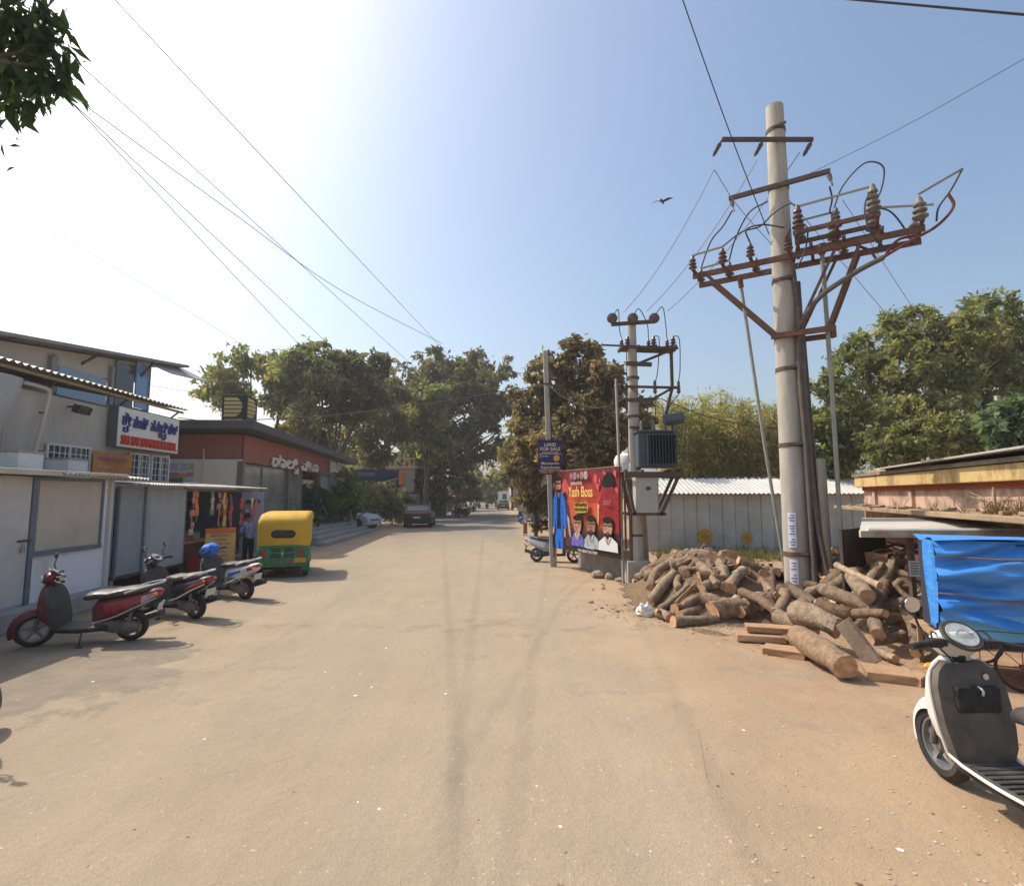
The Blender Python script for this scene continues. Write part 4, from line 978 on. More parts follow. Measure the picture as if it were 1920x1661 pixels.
m_tank = mat('transformer_grey', (.085, .105, .125), .5, (.065, .08, .095), 2.5, .05)
tk = build(MB().box((.42, -.30, 3.30), (.92, .56, .86)), 'transformer_tank', m_tank, tp, bevel=.025)
box('tank_lid', (.42, -.30, 3.755), (1.0, .64, .05), m_tank, tk, .01)
for i in range(9): box('cooling_fin', (.22 + i * .075, -.64, 3.30), (.022, .14, .72), mat('fin_dark', (.035, .045, .055), .5), tk)
for z in (2.93, 3.67): box('fin_rail', (.52, -.66, z), (.70, .05, .03), m_tank, tk)
for x in (.17, .87): box('fin_rail', (x, -.66, 3.30), (.03, .05, .76), m_tank, tk)
for x in (.12, .42, .72): build(insul(MB(), (x, -.30, 3.78), s=.9, r=.06), 'bushing', m_insg, tk, smooth=True)
cv = MB().lathe([(.06, 0), (.15, .02), (.15, .50), (.06, .52)], (.68, -.25, 4.06), (.92, -.2, .12), 16); cv.tube([(.9, -.3, 3.76), (.9, -.3, 3.98)], .035, 8)
build(cv, 'oil_drum', m_tank, tk, smooth=True)
pf = MB()
for y in (-.55, -.02): pf.bar((-.38, y, 2.70), (1.05, y, 2.70), .09, .13)
for x in (-.35, .05, .75, 1.0): pf.bar((x, -.6, 2.79), (x, .05, 2.79), .07, .05)
build(pf, 'platform', m_rust2, tp)
for y in (-.5, 0):
    for a_, b_ in (((.95, y, 2.66), (.50, y, 1.72)), ((-.33, y, 2.66), (-.14, y, 1.72)), ((-.4, y, 1.74), (.62, y, 1.74))): build(MB().bar(a_, b_, .07), 'brace', m_rust2, tp)
mbx = box('meter_box', (.17, -.36, 2.18), (.56, .34, .90), mat('meter_grey', (.46, .45, .42), .6, (.40, .39, .36), 3), tp, .012); box('danger_plate', (.20, -.535, 2.36), (.11, .006, .08), m_greyp, mbx); box('door_seam', (.43, -.533, 2.18), (.008, .006, .8), m_greyp, mbx)
arm = MB(); arm.bar((-.56, -.14, 6.58), (.58, -.14, 6.66), .07, .09); build(arm, 'crossarm', m_rust2, tp)
for x in (-.53, 0, .55):
    dsk = MB(); dsk.lathe([(.03, 0), (.13, .02), (.14, .05), (.07, .07), (.13, .09), (.12, .12), (.03, .15)], (x, -.14, 6.72), (-.2, -1, .1), 16)
    build(dsk, 'disc_insulator', m_ins, tp, smooth=True)
a2 = MB()
for y in (-.22, -.02, .18): a2.bar((-.34, y, 5.98), (1.12, y, 5.93), .06)
for x in (-.3, .1, .55, 1.05): a2.bar((x, -.3, 5.97), (x, .26, 5.97), .06)
a2.bar((.98, -.1, 5.9), (.98, -.1, 4.9), .07); a2.bar((.1, -.1, 5.55), (.95, -.1, 5.9), .06); a2.bar((-.2, -.16, 5.55), (.45, -.16, 5.52), .09, .1)
a2.bar((-.8, -.1, 6.05), (.3, -.1, 6.0), .04)
build(a2, 'switch_frame', m_rust2, tp)
a3 = MB(); a3.bar((-.25, -.16, 4.95), (1.12, -.16, 4.92), .06); a3.bar((-.2, -.16, 4.6), (.5, -.16, 4.62), .09, .08); a3.bar((.45, -.16, 4.62), (.95, -.16, 4.9), .06); a3.bar((.96, -.16, 4.9), (.7, -.2, 4.0), .06); a3.bar((-.15, -.18, 3.9), (.4, -.18, 3.9), .1, .04)
build(a3, 'fuse_frame', m_rust2, tp)
for x in (-.28, -.12, .42, .56, .9, 1.06):
    q = MB(); insul(q, (x, -.05 + .12 * (x % .3), 6.0), s=1.0 if x in (-.12, .56, 1.06) else .75); build(q, 'pin_insulator', m_ins, tp, smooth=True)
for x in (.50, 1.10):
    q = MB(); insul(q, (x, -.24, 4.75), s=.9, n=4, r=.06); build(q, 'fuse_insulator', m_ins, tp, smooth=True)
for pts in ([(-.53, -.3, 6.75), (-.38, -.2, 6.95), (-.33, -.05, 6.5), (-.28, -.05, 6.25)], [(0, -.3, 6.8), (.15, -.25, 6.95), (.38, -.1, 6.6), (.42, -.05, 6.2)], [(.55, -.3, 6.8), (.75, -.25, 7.0), (.86, -.1, 6.6), (.9, -.05, 6.2)],
            [(1.06, -.05, 6.3), (1.2, -.1, 6.2), (1.18, -.15, 5.4), (1.10, -.24, 5.05)], [(.56, -.05, 6.3), (.68, -.1, 6.2), (.6, -.2, 5.4), (.52, -.24, 5.05)], [(-.1, -.2, 4.9), (.25, -.2, 4.6), (.3, -.25, 4.3), (.12, -.30, 4.0)],
            [(.52, -.24, 4.75), (.5, -.25, 4.3), (.42, -.30, 4.0)], [(1.10, -.24, 4.75), (.85, -.25, 4.4), (.72, -.30, 4.0)], [(-.18, -.15, 5.9), (-.2, -.2, 5.0), (-.24, -.2, 3.9), (-.2, -.3, 3.0)]): build(MB().tube(spline(pts, 6), .012, 5), 'jumper_cable', m_cable, tp)
for z in (1.2, 4.2, 5.2): build(MB().lathe([(.165, -.03), (.165, .03)], (0, 0, z), n=16), 'band', m_rust2, tp)
build(MB().tube([(-.16, -.1, .2), (-.16, -.1, 2.6)], .04, 8), 'conduit', m_rust, tp)

# ------------------------------------------------------------------ the tall switch pole among the logs
BP = Vector((5.66, 10.75, 0))
bp_ = thing('switch_pole', 'tall thick concrete pole with rusty switch arms, insulators and cables rising from the logs', 'utility pole', BP, R(-32))
build(MB().tube([(0, 0, -.1), (0, 0, 3), (0, 0, 7), (0, 0, 10.52)], [.255, .235, .205, .175], 24), 'pole_shaft', m_conc, bp_, smooth=True)
for z, r_ in ((9.95, .182), (8.65, .19), (6.62, .208), (5.42, .215), (4.75, .22), (3.2, .235), (1.05, .25)):
    bb = MB().lathe([(r_ + .005, -.04), (r_ + .014, -.04), (r_ + .014, .04), (r_ + .005, .04)], (0, 0, z), n=24); bb.bar((-.02, -r_ - .02, z), (.22, -r_ - .02, z + .02), .03, .05)
    build(bb, 'clamp_band', m_rust2 if z != 1.05 else m_rust, bp_, smooth=True)
def L32(x, y, z):                                  # a world offset from the pole's foot to the pole's own frame
    a = R(32); return Vector((x * math.cos(a) - y * math.sin(a), x * math.sin(a) + y * math.cos(a), z))
def W(px, py, Y): return L32(*(at(px, py, Y) - BP))
# top arm
ta = MB(); e0, e1 = W(1354, 262, 10.55), W(1524, 262, 10.55); ta.bar(e0, e1, .06, .08); build(ta, 'top_arm', m_rust2, bp_)
for q, (px, py) in enumerate(((1354, 262), (1432, 262), (1524, 262))):
    s_ = W(px, py, 10.5); t_ = s_ + L32(-.16, .1, -.30)
    i1 = MB(); i1.tube([s_, t_], .02, 6); insul(i1, s_.lerp(t_, .2), t_ - s_, .9, 3, .055); build(i1, 'strain_insulator', m_rust2, bp_, smooth=True)
# second arm
sa = MB(); sa.bar((-.95, -.24, 8.62), (.95, -.24, 8.62), .07, .09); build(sa, 'second_arm', m_rust2, bp_)
for x in (-.9, .92):
    i1 = MB(); s_ = Vector((x, -.24, 8.56)); i1.tube([s_, s_ + Vector((.05, -.05, -.28))], .02, 6); insul(i1, s_, (.05, -.05, -.28), .8, 2, .06); build(i1, 'strain_insulator', m_insg, bp_, smooth=True)
# main switch frame at about seven metres
for y in (-.30, .30): build(MB().bar((-1.75, y, 7.02), (2.35, y, 7.02), .07, .11), 'main_beam', m_rust, bp_)
for x in (-1.70, -1.1, -.55, .55, 1.1, 1.7, 2.3): build(MB().bar((x, -.55, 7.10), (x, .55, 7.10), .06, .05), 'cross_channel', m_rust2, bp_)
ub = MB()
for y in (-.45, .05, .5): ub.bar((.25, y, 7.42), (1.7, y, 7.42), .06, .08)
for x in (.3, 1.0, 1.65): ub.bar((x, -.55, 7.36), (x, .55, 7.36), .06, .06); ub.bar((x, .0, 7.05), (x, .0, 7.4), .06)
build(ub, 'upper_beam', m_rust, bp_)
br = MB()
for y in (-.30, .30):
    for a_, b_, w_ in (((-1.45, y, 6.98), (-.15, y, 5.45), .06), ((1.35, y, 6.98), (.75, y, 5.42), .06), ((.2, y, 5.42), (.95, y, 6.98), .05)): build(MB().bar(a_, b_, w_), 'brace', m_rust, bp_)
br.bar((-.25, -.28, 5.42), (.85, -.28, 5.42), .09, .1); br.bar((-.25, .28, 5.42), (.85, .28, 5.42), .09, .1); br.bar((.85, -.32, 5.42), (.85, .32, 5.42), .08)
build(br, 'bracket_ring', m_rust, bp_)
for (x, y, z, s_) in ((-1.72, -.42, 7.12, 1.0), (-1.72, .38, 7.12, 1.0), (-1.1, -.4, 7.12, 1.1), (-1.1, .4, 7.12, 1.1), (-.55, .42, 7.12, 1.0), (-.55, -.42, 7.12, 1.0), (.35, -.45, 7.46, 1.3), (.35, .1, 7.46, 1.2), (.95, .5, 7.46, 1.5), (1.0, -.1, 7.46, 1.1), (1.6, -.45, 7.46, 1.4), (1.62, .45, 7.46, 1.4), (2.28, -.42, 7.12, 1.4), (2.28, .42, 7.12, 1.3), (1.1, .42, 7.12, 1.0), (1.7, .1, 7.12, 1.0), (.15, -.4, 7.1, 1.0)):
    i1 = MB(); insul(i1, (x, y, z), s=s_ * 1.05, n=4 if z > 7.3 else 3); build(i1, 'post_insulator', m_insg if (x + y) > .4 else m_ins, bp_, smooth=True)
m_brass = mat('switch_brass', (.34, .29, .20), .5, metal=.4)
for a_, b_ in (((.35, -.45, 7.95), (1.6, -.45, 7.98)), ((.35, .1, 7.9), (.95, .5, 8.1)), ((1.62, .45, 7.97), (2.6, .45, 7.75)), ((2.28, -.42, 7.62), (2.95, -.2, 8.0)), ((-1.72, -.42, 7.45), (-1.1, -.4, 7.5)), ((-1.72, .38, 7.45), (-1.1, .4, 7.5))): build(MB().bar(a_, b_, .03, .035), 'switch_blade', m_brass, bp_)
J = lambda *p: build(MB().tube(spline(p, 8), .017, 5), 'jumper_cable', m_cable, bp_, smooth=True)
J((.95, .5, 8.1), (1.15, .5, 8.6), (1.55, .45, 8.95), (1.85, .4, 8.75), (1.8, .42, 8.3), (1.62, .45, 7.98))
J((1.62, .45, 7.98), (1.9, .3, 7.75), (2.1, .2, 7.3), (2.2, .1, 6.9))
J((2.95, -.2, 8.0), (2.75, -.35, 7.6), (2.55, -.4, 7.3), (2.5, -.42, 7.05))
J((-1.1, -.4, 7.5), (-.7, -.45, 7.7), (-.35, -.4, 7.75), (-.1, -.3, 8.0), (.2, -.35, 8.1), (.35, -.45, 7.95))
J((-1.72, .38, 7.45), (-1.5, .5, 8.1), (-1.2, .4, 8.35), (-.9, -.2, 8.35))
J((-1.1, .4, 7.5), (-.95, .3, 7.9), (-.6, .0, 8.3), (-.2, -.2, 8.35))
J((-.55, -.42, 7.45), (-.6, -.5, 7.7), (-.3, -.45, 7.75), (.1, -.4, 7.6))
J((.92, -.24, 8.3), (.95, -.1, 8.1), (.9, .2, 8.0), (.95, .5, 8.05))
J((.35, .1, 7.9), (.5, -.3, 7.5), (.45, -.5, 7.0), (.3, -.45, 6.7))
J((1.6, -.45, 7.95), (1.45, -.7, 7.5), (1.5, -.75, 7.0), (1.7, -.6, 6.7))
# heavy cables with red sealed ends
m_cg2 = mat('cable_grey', (.095, .08, .068), .8, (.13, .11, .09), 5)
H = lambda r_, *p: build(MB().tube(spline(p, 8), r_, 8), 'power_cable', m_cg2, bp_, smooth=True)
H(.05, (.30, -.25, .3), (.27, -.24, 3.0), (.24, -.22, 5.2), (.55, -.35, 5.95), (1.2, -.45, 6.35), (1.7, -.5, 6.55))
H(.045, (.33, -.10, .2), (.30, -.12, 3), (.27, -.1, 5.4), (.22, -.15, 6.5), (.2, -.3, 6.9))
H(.05, (.36, .05, .2), (.30, .05, 3.2), (.28, .05, 5.2), (.26, .1, 6.6))
H(.055, (.42, -.2, .1), (.50, -.24, .7), (.40, -.23, 1.6), (.33, -.2, 2.8), (.28, -.18, 4.5), (.26, -.16, 6.0))
H(.045, (.45, .12, .1), (.40, .12, 2.0), (.34, .1, 4.0), (.30, .1, 5.6))
m_hs = mat('heatshrink_red', (.15, .03, .026), .7, (.09, .05, .04), 12)
for pts in ([(1.7, -.5, 6.55), (2.1, -.5, 6.75), (2.5, -.45, 6.95), (2.75, -.4, 7.25), (2.7, -.4, 7.5)], [(1.7, -.5, 6.55), (1.95, -.3, 6.9), (2.3, .1, 7.05), (2.28, .3, 7.12)], [(1.6, -.5, 6.5), (1.5, -.3, 6.8), (1.3, -.2, 7.0)], [(.2, -.3, 6.9), (.12, -.45, 7.3), (.2, -.5, 7.5)], [(.22, -.2, 6.9), (.32, -.4, 7.2), (.3, -.45, 7.4)]): build(MB().tube(spline(pts, 6), .026, 6), 'cable_end', m_hs, bp_, smooth=True)
cp = MB().tube([(.52, -.18, .1), (.50, -.18, 2.9)], .085, 12); build(cp, 'conduit', mat('conduit_grey', (.28, .25, .20), .8, (.22, .19, .15), 3), bp_, smooth=True)
pa = MB()
for j, (z0, z1) in enumerate(((1.18, 1.86), (.48, .95))):
    pa.grid(lambda u, v: (.262 * math.cos(R(-150 + 34 * u) + R(32) - R(0)) , .262 * math.sin(R(-150 + 34 * u) + R(32)), z0 + (z1 - z0) * v), 5, 1)
build(pa, 'pasted_notice', mat('notice_white', (.66, .66, .70), .8), bp_)
m_np = mat('notice_blue', (.20, .22, .42), .8)
for j in range(19):
    z = 1.22 + j * .052 if j < 12 else .52 + (j - 12) * .058
    if j in (3, 8, 15): continue
    w0 = (7, 3, 12)[j % 3]
    pb_ = MB().grid(lambda u, v: (.265 * math.cos(R(-148 + w0 + (28 - w0 * 1.3) * u) + R(32)), .265 * math.sin(R(-148 + w0 + (28 - w0 * 1.3) * u) + R(32)), z + .026 * v), 4, 1); build(pb_, 'notice_print', m_np, bp_)
def rod(label, pts, r_):
    t = thing('steel_rod', label, 'rod', pts[0], 0, world=True)
    build(MB().tube(pts, r_, 8), 'rod_shaft', mat('rod_green_grey', (.30, .31, .27), .6, (.24, .24, .20), 4), t, smooth=True)
    build(MB().tube([Vector(pts[0]).lerp(Vector(pts[-1]), .0), Vector(pts[0]).lerp(Vector(pts[-1]), .02)], r_ * 1.8, 8), 'ground_socket', m_rust, t)
    build(MB().tube([Vector(pts[0]).lerp(Vector(pts[-1]), .97), Vector(pts[-1])], r_ * 1.6, 8), 'end_bracket', m_rust, t)
rod('long grey operating rod standing right of the thick pole', [(6.22, 10.2, .3), (6.22, 10.22, 4), (6.2, 10.25, 7.2)], .042)
rod('long slanting grey rod left of the thick pole', [(5.72, 11.3, .3), (5.36, 11.28, 3.3), (4.98, 11.25, 6.9)], .036)

# ------------------------------------------------------------------ overhead wires
def wire(label, pts, r_=.011, m=None, drop=0, ends=True):
    t = thing('overhead_wire', label, 'wire', pts[0], 0, 'overhead wires', world=True)
    P = sag(pts[0], pts[1], drop, 24) if len(pts) == 2 else spline(pts, 8)
    build(MB().tube(P, r_, 5), 'conductor', m or m_wire, t)
    return t
def air(px, py, z):                                 # a point of the sky line at height z
    d = ray(px, py); tt = (z - CAM_H) / d[2]; return Vector((d[0] * tt, d[1] * tt, z))
def through(a, b, k0=-.3, k1=.6): return [a + (b - a) * k0, b + (b - a) * k1]
wire('highest of the long wires crossing the sky from the top edge', through(air(215, 0, 9.6), air(800, 622, 9.6), -.3, 1.2), .0085, m_cable)
wire('long wire rising from the leafy corner, second from the top', through(air(150, 122, 9.2), air(740, 655, 9.2), -.25, 1.0), .0085, m_cable)
wire('long sagging wire crossing the one from the leafy corner', [air(100, 155, 8.6), air(440, 402, 8.4), air(640, 545, 8.3), air(830, 645, 8.5)], .0085, m_cable)
wire('lower long wire descending steeply over the sheet building', through(air(105, 162, 8.2), air(560, 645, 8.2), -.2, .9), .0085, m_cable)
wire('lower long wire just right of the steepest one', through(air(107, 166, 8.3), air(610, 640, 8.3), -.2, .9), .0085, m_cable)
wire('faint thin wire low over the upper building roof', [air(0, 382, 7.6), air(230, 510, 7.6), air(470, 655, 7.6)], .006)
wire('wire from the top edge down to the second arm of the thick pole', [at(1262, -60, 7.5), at(1280, 0, 8.0), at(1365, 240, 9.4), at(1442, 440, 10.6)], .010, m_cable)
wire('thick dark wire along the top right edge', through(at(1580, -2, 6.0), at(1920, 28, 5.2), -.2, .2), .013, m_cable)
wire('wire rising from the thick pole to the right edge', [at(1500, 335, 10.8), at(1700, 235, 9.5), at(1925, 108, 8.2), at(2200, -50, 7.0)], .0055, m_cable)
for q, ((px, py), (qx, qy), lab) in enumerate((((1339, 318), (1170, 585), 'left'), ((1420, 300), (1212, 584), 'middle'), ((1500, 285), (1252, 583), 'right'))):
    wire('line wire from the %s insulator of the top arm to the transformer pole' % lab, [at(px, py, 10.55), at(qx, qy, 13.2)], .010, m_wire, .25)
wire('stay wire hanging from the left arm insulator to the switch frame', [at(1339, 318, 10.5), at(1382, 385, 10.7), at(1448, 460, 10.6)], .009)
wire('thin wire dropping behind the thick pole to the right trees', through(at(1475, 370, 11), at(1650, 575, 15), 0, .8), .009)
wire('second thin wire dropping to the right trees', through(at(1580, 375, 11), at(1700, 560, 15), 0, .8), .008)
wire('dark service cable from the sheet building across to the slim pole', [at(333, 783, 17.8), at(400, 790, 18.2), at(500, 786, 18.6), at(640, 777, 18.4), at(800, 757, 18), at(940, 735, 17.4), at(1022, 722, 16.75)], .014, m_cable)
wire('dark service cable from the slim pole to the transformer pole', [at(1026, 722, 16.7), at(1062, 748, 16), at(1120, 765, 15), at(1186, 742, 13.5)], .012, m_cable)
wire('dark service cable from the transformer pole towards the right trees', [at(1240, 748, 13.4), at(1340, 785, 15), at(1460, 803, 16.5), at(1640, 800, 18), at(1800, 745, 19)], .013, m_cable)
wire('pale thin wire above the bakery sign cube', [at(278, 722, 22), at(380, 738, 26), at(560, 765, 34)], .009)

# ------------------------------------------------------------------ logs and planks
def log_mats():
    m_b = mat('bark', (.26, .175, .11), .95, (.13, .088, .058), 9, 1.0, 26, objvar=.38)
    m_b2 = mat('bark_grey', (.33, .245, .165), .95, (.17, .122, .082), 8, 1.0, 24, objvar=.35)
    m_e = bpy.data.materials.new('cut_wood'); m_e.use_nodes = True; N = m_e.node_tree.nodes; L = m_e.node_tree.links; b = N['Principled BSDF']; b.inputs['Roughness'].default_value = .85
    tc = N.new('ShaderNodeTexCoord'); nz = N.new('ShaderNodeTexNoise'); nz.inputs['Scale'].default_value = 9; nz.inputs['Detail'].default_value = 6; L.new(tc.outputs['Object'], nz.inputs[0])
    cr = N.new('ShaderNodeValToRGB'); e = cr.color_ramp.elements; e[0].position = .3; e[1].position = .75; e[0].color = (.40, .20, .105, 1); e[1].color = (.66, .43, .25, 1); L.new(nz.outputs[0], cr.inputs[0]); L.new(cr.outputs[0], b.inputs['Base Color'])
    return m_b, m_b2, m_e
m_bark, m_bark2, m_cut = log_mats()
lr = random.Random(42)
def make_log(a, b_, r_, label, group='cut logs in the heap', bend=.06, n=10, mm=None, taper=.85, split=True):
    a, b_ = Vector(a), Vector(b_); d = b_ - a; L_ = d.length
    side = d.orthogonal().normalized(); s2 = d.normalized().cross(side)
    k = 6; ph = lr.uniform(0, 6.28); amt = bend * L_
    pts = []; rr = []
    for i in range(k + 1):
        t = i / k
        pts.append(a + d * t + (side * math.cos(ph) + s2 * math.sin(ph)) * amt * math.sin(math.pi * t) + side * lr.uniform(-.03, .03) * r_)
        rr.append(r_ * (1 + (taper - 1) * t) * lr.uniform(.93, 1.07))
    mb = MB().tube(pts, rr, n, True, 1)
    mb.v = [tuple(Vector(p) + Vector((lr.uniform(-1, 1), lr.uniform(-1, 1), lr.uniform(-1, 1))) * r_ * .10) for p in mb.v]
    if split and lr.random() < .3:                 # split lengthwise: one face sawn flat
        sd = (side * math.cos(ph + 1) + s2 * math.sin(ph + 1)); c0 = lr.uniform(-.1, .35) * r_
        for i_, p in enumerate(mb.v):
            q = Vector(p); k_ = (q - a).dot(d) / d.length_squared; off = (q - (a + d * k_)).dot(sd)
            if off > c0: mb.v[i_] = tuple(q - sd * (off - c0))
        for f_, idx in enumerate(mb.f):
            if len(idx) == 4 and all(abs((Vector(mb.v[j]) - a - d * ((Vector(mb.v[j]) - a).dot(d) / d.length_squared)).dot(sd) - c0) < 1e-5 for j in idx): mb.m[f_] = 1
    o = build(mb, 'cut_log', [mm or lr.choice([m_bark, m_bark2]), m_cut], None, smooth=True, origin=a.lerp(b_, .5), sharp=50)
    if lr.random() < .3 and .07 < r_ < .115:              # a sawn-off branch stub
        c_ = pts[3]; dd = (side * math.cos(ph + 2) + s2 * math.sin(ph + 2)); dd.z = abs(dd.z)
        build(MB().tube([c_ - o.location, c_ + dd * r_ * 1.9 - o.location], [r_ * .45, r_ * .38], 8, True, 1), 'branch_stub', [m_bark, m_cut], o, smooth=True)
    return tag(o, label, 'log', group)
def hump(x, y):
    h = .62 * math.exp(-(((x - 4.55) / 1.45) ** 4 + ((y - 11.75) / 1.75) ** 4))
    h += 1.12 * math.exp(-(((x - 6.7) / .85) ** 4 + ((y - 10.0) / 1.6) ** 4))
    h += .34 * math.exp(-(((x - 3.75) / .95) ** 4 + ((y - 11.2) / 1.6) ** 4))
    return h
nb = random.Random(3)
def mound(u, v):
    x = 1.9 + 6.0 * u; y = 7.6 + 7.4 * v
    e_ = min(1, 8 * u, 8 * (1 - u), 8 * v, 8 * (1 - v))
    return (x, y, -.03 + (hump(x, y) * .92 + .05 * math.sin(x * 5 + y * 3) * math.sin(y * 4.1)) * e_)
tag(build(MB().grid(mound, 60, 70), 'wood_debris', mat('bark_litter', (.25, .165, .10), .98, (.11, .075, .05), 16, 1.0, 60), smooth=True), 'mound of bark chips and broken wood under the log heap', 'debris', kind='stuff')
GL = lambda px, py, z: G(px, py, z)
hand = [
 ((1488, 1148, .45), (1572, 1178, .36), .175, 'thick log with bright sawn end lying at the foot of the thick pole'),
 ((1460, 1158, .26), (1530, 1180, .22), .13, 'log with pale sawn end under the thick log at the pole foot'),
 ((1500, 1195, .17), (1585, 1250, .17), .18, 'fat furrowed log in front, its red brown sawn end towards the street'),
 ((1335, 1148, .17), (1408, 1140, .20), .19, 'fat gnarled log with tan sawn end at the middle of the heap front'),
 ((1265, 1142, .22), (1356, 1104, .42), .085, 'long smooth log slanting up across the left heap'),
 ((1275, 1155, .13), (1338, 1122, .27), .085, 'short rounded log below the slanting one'),
 ((1262, 1165, .09), (1345, 1160, .09), .095, 'log lying flat along the front edge of the left heap'),
 ((1300, 1088, .50), (1398, 1092, .50), .085, 'long log lying level on top of the left heap'),
 ((1236, 1048, .62), (1262, 1052, .60), .13, 'log with round pale sawn end on the top left of the heap'),
 ((1216, 1058, .45), (1262, 1070, .50), .07, 'thin log with small pale end at the heap corner beside the block'),
 ((1238, 1100, .30), (1272, 1090, .42), .12, 'log with large oval sawn end on the left slope of the heap'),
 ((1260, 1042, .75), (1318, 1038, .78), .05, 'thin pole lying along the top of the left heap'),
 ((1325, 1035, .80), (1345, 1050, .75), .13, 'upright log stub with pale end on top of the heap'),
 ((1390, 1110, .45), (1460, 1150, .30), .085, 'long log sliding down towards the thick pole'),
 ((1420, 1065, .60), (1440, 1130, .35), .12, 'thick twisted upright log left of the thick pole'),
 ((1446, 1070, .60), (1452, 1130, .30), .075, 'bent upright branch beside the twisted log'),
 ((1470, 1110, .45), (1455, 1150, .30), .10, 'short log leaning against the thick pole'),
 ((1552, 1108, .60), (1645, 1140, .48), .125, 'log with orange sawn end pointing left, right of the thick pole'),
 ((1605, 1150, .40), (1660, 1150, .55), .075, 'small log with round orange end below the pointing log'),
 ((1660, 1095, .75), (1648, 1190, .28), .11, 'thick log standing steeply in the dark right heap'),
 ((1600, 1078, .85), (1628, 1118, .70), .13, 'pale bent log at the top of the right heap'),
 ((1694, 1140, .50), (1716, 1225, .12), .075, 'pole leaning against the blue stall corner'),
 ((1630, 1200, .20), (1692, 1188, .22), .07, 'curved thin log low in the right heap'),
 ((1570, 1060, .95), (1650, 1098, .85), .06, 'thin dark log sloping down at the back of the right heap'),
 ((1640, 1215, .10), (1680, 1235, .08), .06, 'short crooked branch on the ground before the right heap'),
 ((1218, 1130, .10), (1248, 1118, .18), .085, 'short stub of log at the left foot of the heap'),
 ((1234, 1150, .08), (1256, 1158, .08), .09, 'small stump lying by the white sack'),
]
for a, b_, r_, lab in hand: make_log(GL(*a), GL(*b_), r_, lab, bend=.05, split=False)
made = 0
small = []
while made < 205:
    x = lr.uniform(2.5, 7.3); y = lr.uniform(8.0, 13.6); h = hump(x, y)
    if h < .09 or x < 2.75 + .12 * (y - 10) or (abs(x - 5.66) < .42 and abs(y - 10.75) < .45): continue
    big = lr.random()
    r_ = lr.uniform(.04, .065) if big < .22 else lr.uniform(.065, .13)
    L_ = lr.uniform(.35, .85); an = lr.gauss(.2, .7) if x < 5.4 else lr.gauss(-.7, .8)
    dx, dy = math.cos(an) * L_ / 2, math.sin(an) * L_ / 2
    za, zb = hump(x - dx, y - dy), hump(x + dx, y + dy)
    o = make_log((x - dx, y - dy, max(r_, za * .95 + r_ * .7)), (x + dx, y + dy, max(r_, zb * .95 + r_ * .7)), r_, 'small cut log', 'small logs of the left heap' if x < 5.6 else 'small logs of the right heap', bend=lr.uniform(.02, .14))
    small.append((o, x, y, L_))
    made += 1
cells = {}
for o, x, y, L_ in small:
    if x < 5.6: key = (('front', 'middle', 'back')[0 if y < 10.3 else 1 if y < 11.7 else 2], ('left end of the left heap', 'left of centre in the left heap', 'right of centre in the left heap', 'pole side of the left heap')[min(3, int((x - 2.5) / .78))])
    else: key = (('front', 'middle', 'back')[0 if y < 9.2 else 1 if y < 10.3 else 2], 'pole side of the right heap' if x < 6.4 else 'stall side of the right heap')
    cells.setdefault(key, []).append((L_, o))
NUM = 'eleventh twelfth thirteenth fourteenth fifteenth sixteenth seventeenth eighteenth nineteenth twentieth'.split()
ORD = ['longest', 'second longest', 'third longest', 'fourth longest', 'fifth longest', 'sixth longest', 'seventh longest', 'eighth longest', 'ninth longest', 'tenth longest'] + [w + ' longest' for w in NUM]
for (row, col_), lst in cells.items():
    lst.sort(key=lambda q: -q[0])
    for i, (L_, o) in enumerate(lst): o['label'] = ('%s small log, %s row, %s' % (ORD[i] if i < 20 else 'very short', row, col_))
# thin branches sticking out on top of the right heap
for i in range(14):
    x = lr.uniform(6.0, 7.2); y = lr.uniform(9.4, 10.8); z = hump(x, y)
    an = lr.uniform(-.9, .5); L_ = lr.uniform(.6, 1.3)
    pts = spline([(x, y, z - .1), (x + L_ * .4 * math.cos(an), y + L_ * .4 * math.sin(an), z + .18), (x + L_ * math.cos(an), y + L_ * math.sin(an), z + lr.uniform(-.15, .25))], 4)
    tag(build(MB().tube(pts, [.028 - .002 * j for j in range(len(pts))], 6), 'dry_branch', [m_bark2, m_cut], None, smooth=True), 'thin dry branch on top of the right heap by the blue stall', 'branch', 'dry branches on the right heap')
# sawn slabs
def slab(px0, py0, px1, py1, z, wid, th, label, tilt=0):
    a, b_ = G(px0, py0, z), G(px1, py1, z); d = b_ - a
    t = MB().box((0, 0, 0), (d.length, wid, th)); 
    t.v = [(p[0] + lr.uniform(-.015, .015), p[1] + lr.uniform(-.015, .015), p[2] + lr.uniform(-.006, .006)) for p in t.v]
    o = build(t, 'timber_slab', m_wood if z > .03 else mat('dusty_wood', (.40, .27, .17), .9, (.33, .22, .13), 5, .4, 25), None, bevel=.008)
    o.location = a.lerp(b_, .5); o.rotation_euler = (0, tilt, math.atan2(d.y, d.x))
    return tag(o, label, 'timber')
slab(1380, 1190, 1470, 1196, .07, .34, .09, 'sawn timber slab lying under the fat logs at the front')
slab(1398, 1176, 1490, 1182, .17, .26, .09, 'second timber slab stacked on the front one')
slab(1432, 1215, 1512, 1226, .05, .30, .10, 'dusty timber slab lying alone at the street edge')
slab(1622, 1258, 1710, 1268, .05, .42, .10, 'broad timber slab on the dirt beside the white scooter')
slab(1315, 1056, 1405, 1070, .68, .28, .04, 'pale curved board lying on top of the heap', -.05)
slab(1690, 1266, 1735, 1276, .045, .3, .09, 'end piece of timber beside the scooter wheel')
pa_, pb2 = G(1580, 1165, .52), G(1640, 1245, .06)
